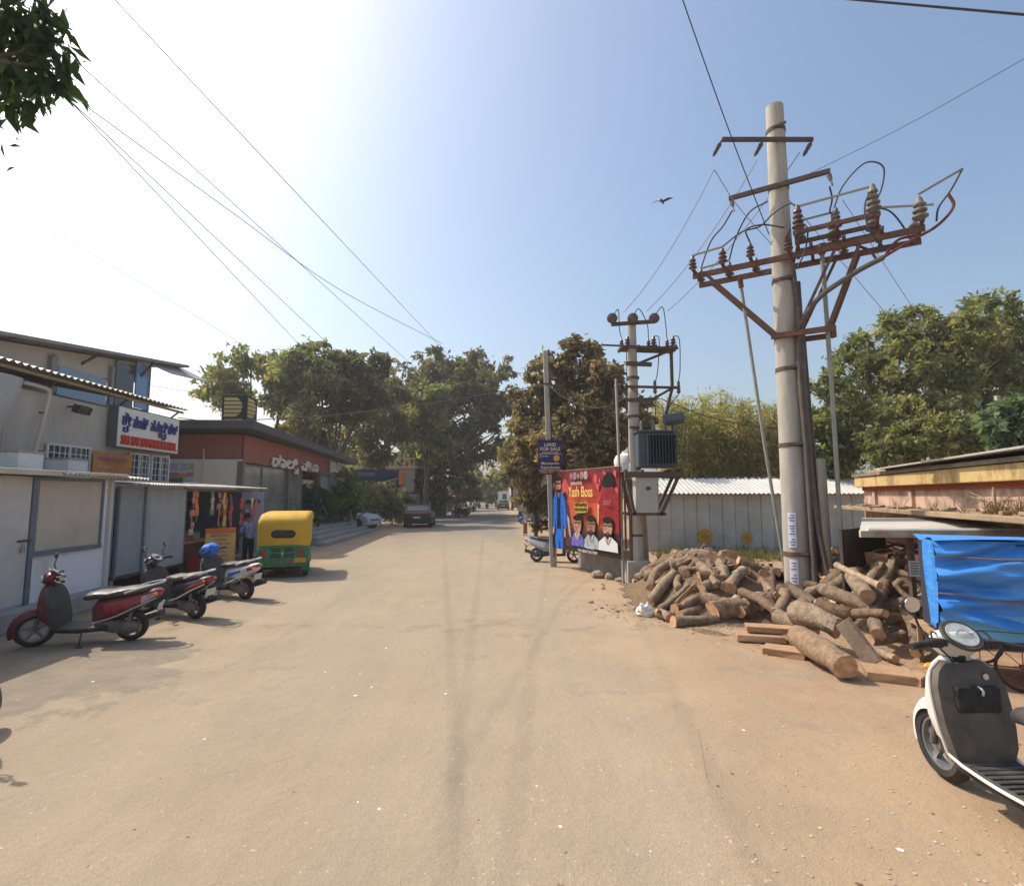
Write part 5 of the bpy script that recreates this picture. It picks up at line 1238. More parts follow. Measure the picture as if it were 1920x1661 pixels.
o = build(MB().bar(pa_, pb2, .26, .06, (1, .3, .2)), 'timber_slab', mat('grey_plank', (.30, .23, .17), .9, (.22, .165, .12), 5, .4, 20), None, bevel=.006); tag(o, 'grey plank leaning down from the rod to the dirt', 'timber')
# stones at the foot of the block and litter
def stone(p, r_, label, m, grp=None):
    mb = MB().ball((0, 0, r_ * .5), (r_ * lr.uniform(.9, 1.4), r_ * lr.uniform(.8, 1.1), r_ * lr.uniform(.5, .75)), 9, 6)
    mb.v = [tuple(Vector(q) * lr.uniform(.88, 1.1)) for q in mb.v]
    o = build(mb, 'stone', m, None, smooth=True, sharp=30); o.location = p; o.rotation_euler = (0, 0, lr.uniform(0, 6)); return tag(o, label, 'stone', grp)
m_st = mat('stone_tan', (.38, .29, .21), .95, (.28, .21, .15), 6, .4, 30)
for px, py, r_, lab in ((1121, 1083, .17, 'large flat stone left of the concrete block'), (1143, 1086, .14, 'rounded stone beside the large flat one'), (1162, 1090, .10, 'small stone next to the concrete block'), (1180, 1094, .08, 'smallest stone at the corner of the block')): stone(G(px, py), r_, lab, m_st)
for i in range(26): stone(G(lr.uniform(1095, 1215), lr.uniform(1095, 1150)), lr.uniform(.02, .05), 'small rubble stone on the dirt before the log heap', m_st, 'rubble stones before the heap')
sk = thing('white_sack', 'crumpled white plastic sack at the left foot of the log heap', 'sack', G(1210, 1155))
mb = MB().ball((0, 0, .08), (.16, .12, .13), 14, 10); mb.v = [tuple(Vector(q) * lr.uniform(.75, 1.2)) for q in mb.v]; build(mb, 'sack_body', m_white, sk); build(MB().tube([(.02, 0, .15), (.06, .02, .24)], [.05, .02], 7), 'sack_neck', m_white, sk)

# ------------------------------------------------------------------ scooters
m_seat = mat('seat_vinyl', (.03, .03, .032), .38, (.05, .047, .044), 8, spec=.5, dust=.18)
m_rim = mat('alloy_rim', (.30, .30, .30), .45, metal=.7)
m_engine = mat('engine_metal', (.16, .155, .15), .55, (.10, .095, .09), 8, metal=.4, dust=.4)
m_exh = mat('muffler_grey', (.09, .09, .09), .5, metal=.5)
def wheel_(mb_t, mb_r, c, r_, w, axis=(0, 1, 0), xf=None):
    mb_t.lathe([(r_ * .70, w * .5), (r_ * .70, -w * .5), (r_ * .86, -w * .56), (r_ * .97, -w * .3), (r_, 0), (r_ * .97, w * .3), (r_ * .86, w * .56), (r_ * .70, w * .5)], c, axis, 28, False)
    mb_r.lathe([(r_ * .71, -w * .42), (r_ * .71, w * .42), (r_ * .62, w * .42), (r_ * .60, 0), (r_ * .62, -w * .42), (r_ * .71, -w * .42)], c, axis, 24, False)
    mb_r.lathe([(r_ * .20, -w * .6), (r_ * .24, -w * .3), (r_ * .24, w * .3), (r_ * .20, w * .6)], c, axis, 14)
    c = Vector(c)
    for k in range(5):
        a = k * 2 * math.pi / 5 + .3
        mb_r.bar(c, c + Vector((math.cos(a), 0, math.sin(a))) * r_ * .66, .04, .035, (0, 1, 0))
def make_scooter(label, loc, heading, body, panel, accent, steer=0.0, mirror=(1, -1), seat_m=None, lean=6, group='parked scooters', stripes=None, cover=None, detail=True, cat='scooter', centre_stand=False, shield=None):
    t = thing('scooter', label, cat, loc, heading, group)
    seat_m = seat_m or m_seat
    ln = R(lean) if not centre_stand else 0.0
    def up(v): return Vector((v.x, v.y * math.cos(ln) + v.z * math.sin(ln) * 1.0, v.z * math.cos(ln) - v.y * math.sin(ln)))   # leans to its left, on the side stand
    def fx(v):
        a = R(steer); c = Vector((.50, 0, 0)); d = v - c
        return up(c + Vector((d.x * math.cos(a) - d.y * math.sin(a), d.x * math.sin(a) + d.y * math.cos(a), d.z)))
    B = lambda: MB(up)
    Fm = lambda: MB(fx)
    # wheels
    ty, ri = Fm(), Fm(); wheel_(ty, ri, (.63, 0, .245), .245, .10); w = build(ty, 'front_wheel', m_black, t, smooth=True); build(ri, 'rim', m_rim, w, smooth=True)
    ty, ri = B(), B(); wheel_(ty, ri, (-.62, 0, .225), .225, .11); w = build(ty, 'rear_wheel', m_black, t, smooth=True); build(ri, 'rim', m_rim, w, smooth=True)
    # front: fork, mudguard
    fk = Fm()
    for y in (-.075, .075): fk.tube([(.63, y, .245), (.53, y, .62)], .022, 8)
    build(fk, 'fork', m_engine, t, smooth=True)
    mg = Fm(); rings = []
    for i in range(13):
        a = R(-18 + 150 * i / 12); rr = .275
        cx, cz = .63 + rr * math.cos(a), .245 + rr * math.sin(a)
        wv = .075 * (1 - .35 * abs(i - 6) / 6 * (1 if i < 6 else .5))
        o_ = Vector((math.cos(a), 0, math.sin(a)))
        ring = [Vector((cx, 0, cz)) + o_ * (.03 * (1 - s_ * s_)) + Vector((0, s_ * wv, 0)) - o_ * (.05 * s_ * s_) for s_ in (-1, -.6, -.2, .2, .6, 1)]
        ring += [p - o_ * .008 for p in reversed(ring)]
        rings.append(ring)
    mg.loft(rings); build(mg, 'front_mudguard', panel if shield is None else body, t, smooth=True)
    # leg shield with a bulging outer apron and a dark inner face
    ap = B(); ap.vhull([(.30, .30, .42, .15), (.38, .31, .52, .19), (.50, .335, .575, .205), (.62, .36, .57, .215), (.74, .385, .55, .205), (.84, .41, .53, .16), (.89, .43, .51, .10)], 20, 2.2)
    build(ap, 'apron', body, t, smooth=True)
    sh_ = B(); rr_ = []
    for z, x, hw in ((.285, .285, .19), (.36, .285, .215), (.48, .31, .235), (.60, .335, .24), (.72, .36, .235), (.81, .385, .20), (.87, .40, .13)):
        rr_.append([(x + .05, -hw - .012, z), (x - .012, -hw, z), (x - .03, -hw * .5, z), (x - .035, 0, z), (x - .03, hw * .5, z), (x - .012, hw, z), (x + .05, hw + .012, z), (x + .065, hw * .6, z), (x + .07, 0, z), (x + .065, -hw * .6, z)])
    sh_.loft(rr_); build(sh_, 'leg_shield', shield or m_greyp, t, smooth=True)
    if shield:
        eg = B()
        for s_ in (-1, 1): eg.tube(spline([(.24, s_ * .20, .275), (.325, s_ * .212, .31), (.335, s_ * .225, .36), (.355, s_ * .248, .48), (.38, s_ * .254, .60), (.405, s_ * .248, .72), (.43, s_ * .214, .81), (.44, s_ * .14, .875)], 4), .011, 7)
        for s_ in (-1, 1): eg.tube(spline([(-.30, s_ * .19, .262), (.0, s_ * .205, .262), (.24, s_ * .20, .275)], 4), .011, 7)
        build(eg, 'shield_trim', panel, t, smooth=True)
        gb = B(); gb.box((.315, .0, .655), (.05, .30, .17)); build(gb, 'glove_recess', m_black, t, bevel=.02)
        bh = B(); bh.tube(spline([(.30, 0, .74), (.27, 0, .73), (.268, 0, .70), (.285, 0, .69)], 4), .008, 6); build(bh, 'bag_hook', m_chrome, t)
    # steering column, head cowl
    sc = Fm(); sc.tube([(.47, 0, .80), (.43, 0, .95)], .05, 10); build(sc, 'steering_column', m_blackp, t, smooth=True)
    hc = Fm(); hc.vhull([(.90, .40, .53, .09), (.94, .37, .57, .135), (.99, .35, .575, .15), (1.04, .345, .54, .135), (1.07, .36, .49, .09)], 18, 2.3)
    ho = build(hc, 'head_cowl', body if shield is None else panel, t, smooth=True)
    hl = Fm(); hl.ball((.558, 0, .98), (.03, .10, .055), 14, 8); build(hl, 'headlamp', m_lens, ho, smooth=True)
    ip = Fm(); ip.lathe([(.128, 0), (.118, .014)], (.385, 0, 1.045), (-.62, 0, .8), 20); build(ip, 'instrument_bezel', m_blackp, ho, smooth=True)
    ip = Fm(); ip.lathe([(.096, .012), (.094, .018)], (.385, 0, 1.045), (-.62, 0, .8), 20); build(ip, 'dial', mat('dial_face', (.42, .45, .44), .25, (.30, .33, .33), 30), ho, smooth=True)
    hb_ = Fm(); hb_.tube(spline([(.33, -.35, .985), (.37, -.20, 1.0), (.42, 0, .99), (.37, .20, 1.0), (.33, .35, .985)], 5), .018, 8); build(hb_, 'handlebar', m_blackp, t, smooth=True)
    for s_ in (-1, 1):
        gp = Fm(); gp.tube([(.358, s_ * .235, .998), (.325, s_ * .37, .982)], [.023, .021], 10); build(gp, 'grip', m_black, t, smooth=True)
        lv = Fm(); lv.tube(spline([(.39, s_ * .18, .99), (.415, s_ * .26, .985), (.385, s_ * .36, .97)], 4), .008, 6); lv.box((.37, s_ * .19, 1.0), (.07, .07, .05)); build(lv, 'lever', m_blackp, t)
        if s_ in mirror:
            mi = Fm(); mi.tube(spline([(.37, s_ * .21, 1.01), (.42, s_ * .25, 1.10), (.40, s_ * .29, 1.20)], 4), .008, 6); mo = build(mi, 'mirror_stem', m_blackp, t, smooth=True)
            mh = Fm(); mh.ball((.40, s_ * .31, 1.25), (.022, .065, .05), 12, 8); build(mh, 'mirror_head', m_blackp, mo, smooth=True)
            mf = Fm(); mf.lathe([(.052, 0), (.050, .004)], (.376, s_ * .31, 1.25), (-1, 0, .05), 14); build(mf, 'mirror_glass', m_mirror, mo)
        il = Fm() if shield is None else B(); il.ball((.53, s_ * .13, .80), (.03, .045, .028), 10, 6); build(il, 'indicator', m_amber if shield is not None else m_lens, t, smooth=True)
    if shield:                                     # control cables, ignition lock and the ribbed mat of the close scooter
        for pts in ([(.36, .20, 1.0), (.42, .17, 1.06), (.47, .06, 1.0), (.45, .03, .88)], [(.36, -.20, 1.0), (.43, -.16, 1.07), (.48, -.05, 1.0), (.45, -.03, .88)], [(.37, .16, .97), (.36, .10, .90), (.40, .05, .84)]): build(Fm().tube(spline(pts, 6), .006, 6), 'control_cable', m_black, t, smooth=True)
        build(B().lathe([(.022, 0), (.02, .012)], (.345, -.09, .79), (-1, 0, .12), 14), 'ignition_lock', m_chrome, t, smooth=True)
        for k_ in range(9): build(B().box((.22 - k_ * .05, 0, .281), (.018, .34, .008)), 'mat_rib', m_black, t, bevel=.003)
        for s_ in (-1, 1): build(Fm().box((.365, s_ * .155, 1.005), (.05, .075, .045)), 'switch_block', m_blackp, t, bevel=.008)
        build(Fm().tube(spline([(.36, .05, 1.062), (.385, 0, 1.085), (.36, -.05, 1.062)], 4), .004, 5), 'dial_needle_rim', m_chrome, t)
    # floor
    fl_ = B(); fl_.hull([(.33, .255, .30, .19), (.25, .245, .285, .205), (0, .24, .275, .205), (-.15, .24, .275, .19), (-.32, .25, .30, .16)], 16, 5)
    build(fl_, 'floorboard', m_greyp, t, smooth=True)
    sk_ = B(); sk_.hull([(.34, .20, .26, .16), (0, .185, .245, .185), (-.35, .20, .30, .17)], 14, 4); build(sk_, 'under_skirt', m_blackp, t, smooth=True)
    # rear body
    rb = B(); rb.hull([(-.13, .28, .58, .10), (-.20, .29, .67, .145), (-.40, .33, .70, .185), (-.62, .43, .73, .195), (-.82, .545, .765, .165), (-.98, .645, .785, .10), (-1.02, .68, .77, .06)], 20, 2.6)
    bo = build(rb, 'rear_body', body, t, smooth=True)
    if stripes:
        for s_ in (-1, 1):
            for (pts, mm) in stripes:
                pp_ = [Vector((x, s_ * .2, z)) for x, z in pts]
                st_ = B()
                # lay the decal on the panel: half width of the body at each x
                def hw(x, z):
                    S = [(-.13, .28, .58, .10), (-.20, .29, .67, .145), (-.40, .33, .70, .185), (-.62, .43, .73, .195), (-.82, .545, .765, .165), (-.98, .645, .785, .10), (-1.02, .68, .77, .06)]
                    for q in range(len(S) - 1):
                        if S[q][0] >= x >= S[q + 1][0]:
                            k = (S[q][0] - x) / (S[q][0] - S[q + 1][0]); z0, z1, w_ = [S[q][j] + (S[q + 1][j] - S[q][j]) * k for j in (1, 2, 3)]
                            v = abs((z - (z0 + z1) / 2) / ((z1 - z0) / 2)); return w_ * max(0, 1 - min(v, .98) ** 2.6) ** (1 / 2.6)
                    return .05
                n_ = 10; A, C = pts[:2], pts[2:]
                rows = []
                for i in range(n_ + 1):
                    k = i / n_; x0 = A[0][0] + (A[1][0] - A[0][0]) * k; z0 = A[0][1] + (A[1][1] - A[0][1]) * k; x1 = C[0][0] + (C[1][0] - C[0][0]) * k; z1 = C[0][1] + (C[1][1] - C[0][1]) * k
                    rows.append([(x0 + (x1 - x0) * j / 4, s_ * (hw(x0 + (x1 - x0) * j / 4, z0 + (z1 - z0) * j / 4) + .004), z0 + (z1 - z0) * j / 4) for j in range(5)])
                st_.loft(rows, cap=False, closed=False); build(st_, 'decal', mm, bo, smooth=True)
    pn_ = B()
    for s_ in (-1, 1): pn_.tube(spline([(-.16, s_ * .155, .33), (-.45, s_ * .195, .42), (-.75, s_ * .185, .56), (-.98, s_ * .10, .66)], 5), .012, 6)
    build(pn_, 'side_trim', accent, t, smooth=True)
    se = B(); se.hull([(.01, .66, .70, .07), (-.04, .64, .745, .125), (-.18, .66, .775, .155), (-.34, .68, .775, .165), (-.45, .69, .80, .165), (-.62, .705, .825, .155), (-.80, .73, .835, .125), (-.86, .75, .82, .08)], 18, 2.8)
    build(se, 'seat', seat_m, t, smooth=True)
    gr = B(); gr.tube(spline([(-.58, .175, .76), (-.80, .165, .83), (-1.0, .11, .875), (-1.05, 0, .88), (-1.0, -.11, .875), (-.80, -.165, .83), (-.58, -.175, .76)], 5), .016, 7); build(gr, 'grab_rail', accent, t, smooth=True)
    tl = B(); tl.ball((-1.0, 0, .725), (.035, .085, .04), 12, 8); build(tl, 'tail_lamp', m_redlamp, t, smooth=True)
    for s_ in (-1, 1):
        il = B(); il.ball((-.98, s_ * .115, .72), (.03, .03, .028), 8, 6); build(il, 'indicator', m_amber, t, smooth=True)
    rm = B(); rm.poly([(-.80, -.07, .50), (-.80, .07, .50), (-.93, .065, .52), (-1.03, .06, .38), (-1.03, -.06, .38), (-.93, -.065, .52)], (.012, 0, .012)); build(rm, 'rear_mudguard', m_blackp, t)
    pl_ = B(); pl_.box((-1.0, 0, .50), (.012, .19, .14), 0, 0, R(-18)); build(pl_, 'number_plate', mat('plate_white', (.58, .57, .52), .6), t)
    en = B(); en.hull([(-.20, .20, .34, .05, .07), (-.40, .16, .36, .07, .09), (-.66, .14, .33, .06, .11), (-.76, .18, .29, .03, .11)], 14, 3); en.lathe([(.09, 0), (.09, .06), (.05, .09)], (-.60, .10, .235), (0, 1, 0), 16); en.hull([(-.18, .20, .40, .10), (-.42, .18, .42, .11)], 12, 3)
    build(en, 'engine', m_engine, t, smooth=True)
    sh2 = B(); sh2.tube([(-.60, .10, .26), (-.68, .11, .60)], .028, 8); build(sh2, 'shock_absorber', m_engine, t, smooth=True)
    ex = B(); ex.tube(spline([(-.25, -.10, .20), (-.45, -.16, .20), (-.60, -.17, .24)], 3), .022, 8); ex.tube([(-.55, -.17, .23), (-.98, -.19, .36)], [.05, .06], 12); build(ex, 'muffler', m_exh, t, smooth=True)
    sd_ = B()
    if centre_stand:
        for s_ in (-1, 1): sd_.tube(spline([(-.18, s_ * .08, .20), (-.24, s_ * .14, .08), (-.30, s_ * .19, .01)], 3), .014, 6)
    else: sd_.tube([(-.02, .13, .22), (-.06, .30, .06 - .02)], .012, 6); sd_.box((-.07, .31, .045), (.08, .04, .015))
    build(sd_, 'stand', m_blackp, t)
    if cover:
        cb_ = Fm(); cb_.vhull([(.86, .38, .60, .11), (.93, .31, .64, .18), (1.0, .28, .64, .20), (1.08, .29, .60, .18), (1.13, .36, .52, .10)], 18, 2.2); cb_.v = [tuple(Vector(q) + Vector((lr.uniform(-.012, .012), lr.uniform(-.012, .012), lr.uniform(-.012, .012)))) for q in cb_.v]
        build(cb_, 'head_cover', cover, t, smooth=True)
    return t
def heading(a, b_): d = Vector(b_) - Vector(a); return math.atan2(d.y, d.x)
def mid(a, b_): return ((a[0] + b_[0]) / 2, (a[1] + b_[1]) / 2, 0)
paint = lambda n, c, d=.14: mat('paint_' + n, c, .28, spec=.5, dust=d)
p_red, p_dred, p_navy, p_white, p_silver, p_blue = paint('red', (.30, .022, .03)), paint('dark_red', (.14, .012, .018)), paint('navy', (.012, .014, .028)), paint('white', (.66, .66, .66)), paint('silver', (.38, .39, .40)), paint('blue', (.02, .13, .50))
p_grey = paint('grey', (.16, .165, .17)); p_orange = paint('orange_red', (.58, .09, .035))
fa, ra = (-7.02, 8.12), (-5.80, 8.40)
make_scooter('dark red scooter with one mirror parked nearest on the left, before the white kiosk', mid(fa, ra), heading(ra, fa), p_dred, p_dred, p_silver, steer=28, mirror=(-1,), seat_m=m_seat, stripes=[([(-.30, .60), (-.92, .74), (-.34, .46), (-.96, .68)], p_red), ([(-.80, .70), (-.98, .75), (-.80, .60), (-.98, .69)], p_silver)])
ra = (-5.66, 9.82); fa = (ra[0] - 1.25 * math.cos(.36), ra[1] + 1.25 * math.sin(.36))
make_scooter('navy blue scooter with white grab rail and red tail decals, second from the left', mid(fa, ra), heading(ra, fa), p_navy, p_navy, p_white, steer=22, mirror=(1, -1), seat_m=mat('seat_dusty', (.08, .077, .072), .4, (.12, .115, .105), 6, spec=.5, dust=.3), stripes=[([(-.74, .66), (-.99, .74), (-.60, .56), (-.96, .68)], p_orange), ([(-.62, .70), (-.90, .74), (-.62, .64), (-.90, .70)], paint('teal', (.06, .12, .18)))])
ra = (-5.66, 11.62); fa = (ra[0] - 1.25 * math.cos(.42), ra[1] + 1.25 * math.sin(.42))
make_scooter('white scooter with black seat and a blue cover over its handlebar before the price board', mid(fa, ra), heading(ra, fa), p_white, p_white, p_white, steer=18, mirror=(), stripes=[([(-.30, .56), (-.70, .66), (-.34, .48), (-.72, .62)], p_blue), ([(-.86, .69), (-1.0, .75), (-.86, .60), (-.99, .69)], p_red), ([(-.22, .48), (-.60, .50), (-.25, .34), (-.60, .44)], p_grey)], cover=mat('cover_blue', (.02, .13, .55), .6, (.03, .18, .62), 9, .3, 30))
# two more stand at and beyond the left edge of the picture; their shadows fall into it
make_scooter('dark scooter at the left picture edge with only its tail and shadow showing', (-7.25, 6.45, 0), R(172), p_grey, p_grey, p_silver, mirror=(1, -1))
make_scooter('black scooter outside the left picture edge casting the handlebar shadow', (-4.86, 4.45, 0), R(98), p_navy, p_navy, p_silver, mirror=(1, -1), steer=-10)
# the close white scooter on the right, seen over its floorboard
big = make_scooter('cream white scooter with grey leg shield and round dial, close on the right', (3.40, 3.70, 0), R(92), paint('cream_white', (.70, .68, .62), .2), paint('cream_white', (.70, .68, .62), .2), paint('cream_white', (.70, .68, .62), .2), steer=-6, mirror=(1,), centre_stand=True, shield=mat('shield_grey', (.070, .065, .058), .5, (.105, .095, .082), 5, dust=.3))
big.scale = (1.1, 1.1, 1.1)
# the pale scooter behind the poster post
ws = make_scooter('silver white scooter half hidden behind the film poster post', (1.42, 17.9, 0), R(-14), p_silver, p_white, p_silver, mirror=(), stripes=[([(-.30, .60), (-.92, .74), (-.34, .44), (-.96, .66)], p_white)])

# ------------------------------------------------------------------ auto rickshaw
ak = thing('auto_rickshaw', 'yellow and green auto rickshaw seen from behind beside the snack kiosk', 'rickshaw', (-6.50, 15.70, 0), R(107))
m_ay = mat('canopy_yellow', (.68, .40, .015), .5, (.58, .33, .012), 2, .45, 5, dust=.28); m_ag = mat('rickshaw_green', (.012, .20, .085), .4, (.015, .15, .065), 2.5, dust=.3)
def rsec(x, z0, z1, hw, rr, n=6):
    pts = [(x, -hw, z0)]
    for i in range(n + 1): a = R(180 - 90 * i / n); pts.append((x, -hw + rr + rr * math.cos(a), z1 - rr + rr * math.sin(a)))
    for i in range(n + 1): a = R(90 - 90 * i / n); pts.append((x, hw - rr + rr * math.cos(a), z1 - rr + rr * math.sin(a)))
    return pts + [(x, hw, z0)]
cn = MB(); outer = [rsec(-1.33, .84, 1.46, .60, .10), rsec(-1.29, .84, 1.53, .635, .12), rsec(-1.18, .84, 1.63, .65, .14), rsec(-.9, .84, 1.71, .655, .15), rsec(-.2, .95, 1.73, .655, .15)]
cn.loft(outer, cap=True); cn.loft([rsec(-.2, 1.52, 1.73, .655, .12), rsec(.4, 1.50, 1.73, .65, .12), rsec(.72, 1.46, 1.66, .60, .10)], cap=True)
build(cn, 'canopy', m_ay, ak, smooth=True, sharp=50)
bd = MB(); bd.hull([(-1.36, .34, .86, .60), (-1.30, .30, .88, .66), (-.6, .28, .88, .67), (-.35, .28, .80, .66), (-.25, .28, .42, .64), (.35, .28, .42, .60), (.45, .28, .95, .54), (.80, .34, 1.02, .46), (1.15, .42, .92, .32), (1.25, .5, .8, .2)], 24, 6)
bo = build(bd, 'body', m_ag, ak, smooth=True, sharp=35)
wn_ = MB(); pts = [(-1.345, .30 * math.copysign(1, math.cos(a)) * (.62) + .12 * math.cos(a), 1.16 + .105 * math.sin(a)) for a in [2 * math.pi * i / 28 for i in range(28)]]
build(MB().poly(pts, (.05, 0, 0)), 'rear_window_rim', m_black, ak); pts = [(-1.352, .60 * .5 * .62 * math.copysign(1, math.cos(a)) + .095 * math.cos(a), 1.16 + .08 * math.sin(a)) for a in [2 * math.pi * i / 28 for i in range(28)]]
build(MB().poly(pts, (.03, 0, 0)), 'rear_window', m_blackp, ak)
for s_ in (-1, 1):
    for j in range(2):
        for row in (0, 1): box('louver', (-1.366, s_ * .165, .775 - j * .055 - row * .155), (.03, .235, .024), m_black, bo, .004)
    box('tail_lamp', (-1.37, s_ * .47, .66), (.05, .09, .20), m_redlamp, ak, .015); box('reflector_strip', (-1.372, s_ * .20 + .02, .385), (.02, .25, .03), mat('strip_red', (.45, .06, .05), .4), ak)
build(MB().lathe([(.03, 0), (.025, .02)], (-1.375, 0, .665), (-1, 0, 0), 10), 'badge', m_lens, ak)
box('rear_bumper', (-1.37, 0, .335), (.06, 1.26, .05), m_ag, ak, .01); box('number_plate', (-1.385, -.44, .47), (.015, .30, .13), mat('plate_yellow', (.60, .30, .02), .5), ak, .004)
box('under_frame', (-.3, 0, .26), (1.9, .9, .08), m_black, ak)
for (x, y) in ((-.95, -.56), (-.95, .56), (1.0, 0)):
    ty, ri = MB(), MB(); wheel_(ty, ri, (x, y, .20), .20, .10); w = build(ty, 'wheel', m_black, ak, smooth=True); build(ri, 'rim', m_rim, w, smooth=True)
for s_ in (-1, 1):
    fl_ = MB().box((-.95, s_ * .60, .40), (.56, .16, .06)); fl_.box((-1.22, s_ * .60, .27), (.03, .16, .24)); build(fl_, 'mud_flap', m_black if s_ > 0 else m_ag, ak, bevel=.01)
    pst = MB().tube([(.45, s_ * .56, .9), (.62, s_ * .58, 1.5)], .022, 8); build(pst, 'windscreen_post', m_black, ak)
build(MB().poly([(.50, -.52, .96), (.50, .52, .96), (.66, .54, 1.48), (.66, -.54, 1.48)], (.01, 0, 0)), 'windscreen', m_litglass, ak)
box('seat', (-.75, 0, .60), (.5, 1.1, .14), m_seat, ak, .04); box('seat_back', (-1.05, 0, .85), (.12, 1.1, .45), m_seat, ak, .04)
mi = MB().tube([(.62, -.60, 1.25), (.66, -.74, 1.28)], .01, 6); mi.ball((.66, -.76, 1.30), (.03, .06, .08), 8, 6); build(mi, 'mirror', m_blackp, ak, smooth=True)
build(MB().tube(spline([(-1.2, -.1, .28), (-1.34, -.1, .25), (-1.42, -.12, .22)], 3), .025, 8), 'exhaust', m_exh, ak, smooth=True)

# ------------------------------------------------------------------ cars
def car(label, loc, rz, profile, L_, Wd, belt, top, bodym, wins, rear=True, r_=.33):
    t = thing('parked_car', label, 'car', loc, rz)
    h = Wd / 2
    def yy(z, k):
        tum = 1 - .20 * max(0, (z - belt) / max(.01, top - belt)); return k * h * tum
    mb = MB()
    rows = []
    cx = sum(p[0] for p in profile) / len(profile); cz = .65
    for k, sc in ((-1.0, .955), (-.97, .985), (-.86, 1), (0, 1.004), (.86, 1), (.97, .985), (1.0, .955)):
        rows.append([(cx + (x - cx) * sc, yy(z, k), cz + (z - cz) * sc) for x, z in profile])
    mb.loft(rows); bo = build(mb, 'body', bodym, t, smooth=True, sharp=38)
    for s_ in (-1, 1):
        for poly in wins['side']:
            build(MB().poly([(x, s_ * (yy(z, 1) * .985 + .012), z) for x, z in poly], (0, -s_ * .01, 0)), 'side_window', m_glass, bo)
        for x in wins['axles']:
            build(MB().lathe([(r_ + .05, 0), (r_ + .05, .02)], (x, s_ * (h - .005), r_ + .01), (0, s_, 0), 24), 'wheel_arch', m_black, bo)
            ty, ri = MB(), MB(); wheel_(ty, ri, (x, s_ * (h - .08), r_), r_, .21); w = build(ty, 'wheel', m_black, t, smooth=True); build(ri, 'rim', m_rim, w, smooth=True)
        box('mirror', (wins['mirror'][0], s_ * (h + .07), wins['mirror'][1]), (.12, .2, .13), bodym, t, .03)
    for (a, b_) in wins['screens']:
        (x0, z0), (x1, z1) = a, b_
        n = Vector((z1 - z0, 0, -(x1 - x0))).normalized(); n = n if n.z > 0 else -n
        build(MB().poly([(x0, -yy(z0, .80), z0), (x0, yy(z0, .80), z0), (x1, yy(z1, .84), z1), (x1, -yy(z1, .84), z1)], n * .012), 'windscreen', m_glass, bo)
    for nm, c, d, mm in wins['lamps']:
        for s_ in (-1, 1): box(nm, (c[0], s_ * c[1], c[2]), d, mm, t, .02)
    for nm, c, d, mm in wins['bits']: box(nm, c, d, mm, t, .015)
    return t
suv = [(-2.25, .40), (-2.32, .62), (-2.30, .92), (-2.18, 1.04), (-1.95, 1.10), (-1.35, 1.44), (-.7, 1.57), (.05, 1.57), (.55, 1.45), (1.05, 1.10), (1.75, 1.00), (2.15, .86), (2.25, .62), (2.2, .36), (1.8, .26), (-1.8, .26)]
car('dark grey coupe crossover seen from behind parked before the trees', (-6.55, 38.4, 0), R(94), suv, 4.5, 1.84, 1.02, 1.58, paint('car_grey', (.022, .022, .027), .1), dict(side=[[(-1.45, 1.08), (-1.2, 1.36), (-.7, 1.47), (-.35, 1.48), (-.35, 1.07)], [(-.28, 1.07), (-.28, 1.48), (.05, 1.48), (.48, 1.38), (.88, 1.08)]], axles=(-1.4, 1.42), mirror=(.7, 1.05), screens=[((-1.9, 1.14), (-1.38, 1.43)), ((.58, 1.44), (1.03, 1.12))],
    lamps=[('tail_lamp', (-2.26, .66, .98), (.1, .42, .07), m_redlamp), ('headlamp', (2.1, .66, .78), (.12, .34, .12), m_lens)], bits=[('number_plate', (-2.335, 0, .70), (.02, .50, .11), m_white), ('rear_bumper', (-2.27, 0, .40), (.12, 1.6, .16), m_blackp), ('light_bar', (-2.30, 0, .985), (.03, .9, .03), m_redlamp)]))
sdn = [(-2.0, .42), (-2.08, .66), (-2.0, .98), (-1.7, 1.08), (-1.25, 1.40), (-.6, 1.52), (.1, 1.50), (.55, 1.36), (1.0, 1.02), (1.7, .92), (2.02, .74), (2.08, .52), (2.0, .30), (1.7, .24), (-1.7, .24)]
car('white hatchback with its nose towards the street under the bakery plants', (-10.85, 35.6, 0), R(-18), sdn, 4.1, 1.75, .98, 1.52, paint('car_white', (.52, .55, .60), .15), dict(side=[[(-1.4, 1.04), (-1.15, 1.32), (-.6, 1.43), (-.3, 1.43), (-.3, 1.03)], [(-.23, 1.03), (-.23, 1.43), (.1, 1.42), (.45, 1.30), (.85, 1.03)]], axles=(-1.3, 1.3), mirror=(.65, 1.02), screens=[((.57, 1.34), (.98, 1.04)), ((-1.68, 1.1), (-1.28, 1.39))],
    lamps=[('headlamp', (1.86, .62, .76), (.22, .34, .14), m_lens), ('fog_lamp', (2.0, .66, .46), (.06, .2, .1), m_lens), ('tail_lamp', (-2.0, .68, .86), (.1, .3, .16), m_redlamp)], bits=[('grille', (2.05, 0, .56), (.05, 1.0, .16), m_black), ('number_plate', (2.09, 0, .42), (.02, .48, .11), m_white)]))
car('dark green auto-sized car parked far on the right of the street', (-1.35, 80.5, 0), R(92), sdn, 4.1, 1.7, .98, 1.52, paint('far_green', (.04, .08, .055), .4), dict(side=[[(-1.4, 1.04), (-1.15, 1.32), (-.6, 1.43), (-.3, 1.43), (-.3, 1.03)]], axles=(-1.3, 1.3), mirror=(.65, 1.02), screens=[((-1.68, 1.1), (-1.28, 1.39))], lamps=[('tail_lamp', (-2.04, .66, .88), (.08, .3, .14), m_redlamp)], bits=[('number_plate', (-2.1, 0, .62), (.02, .48, .11), m_white)]))

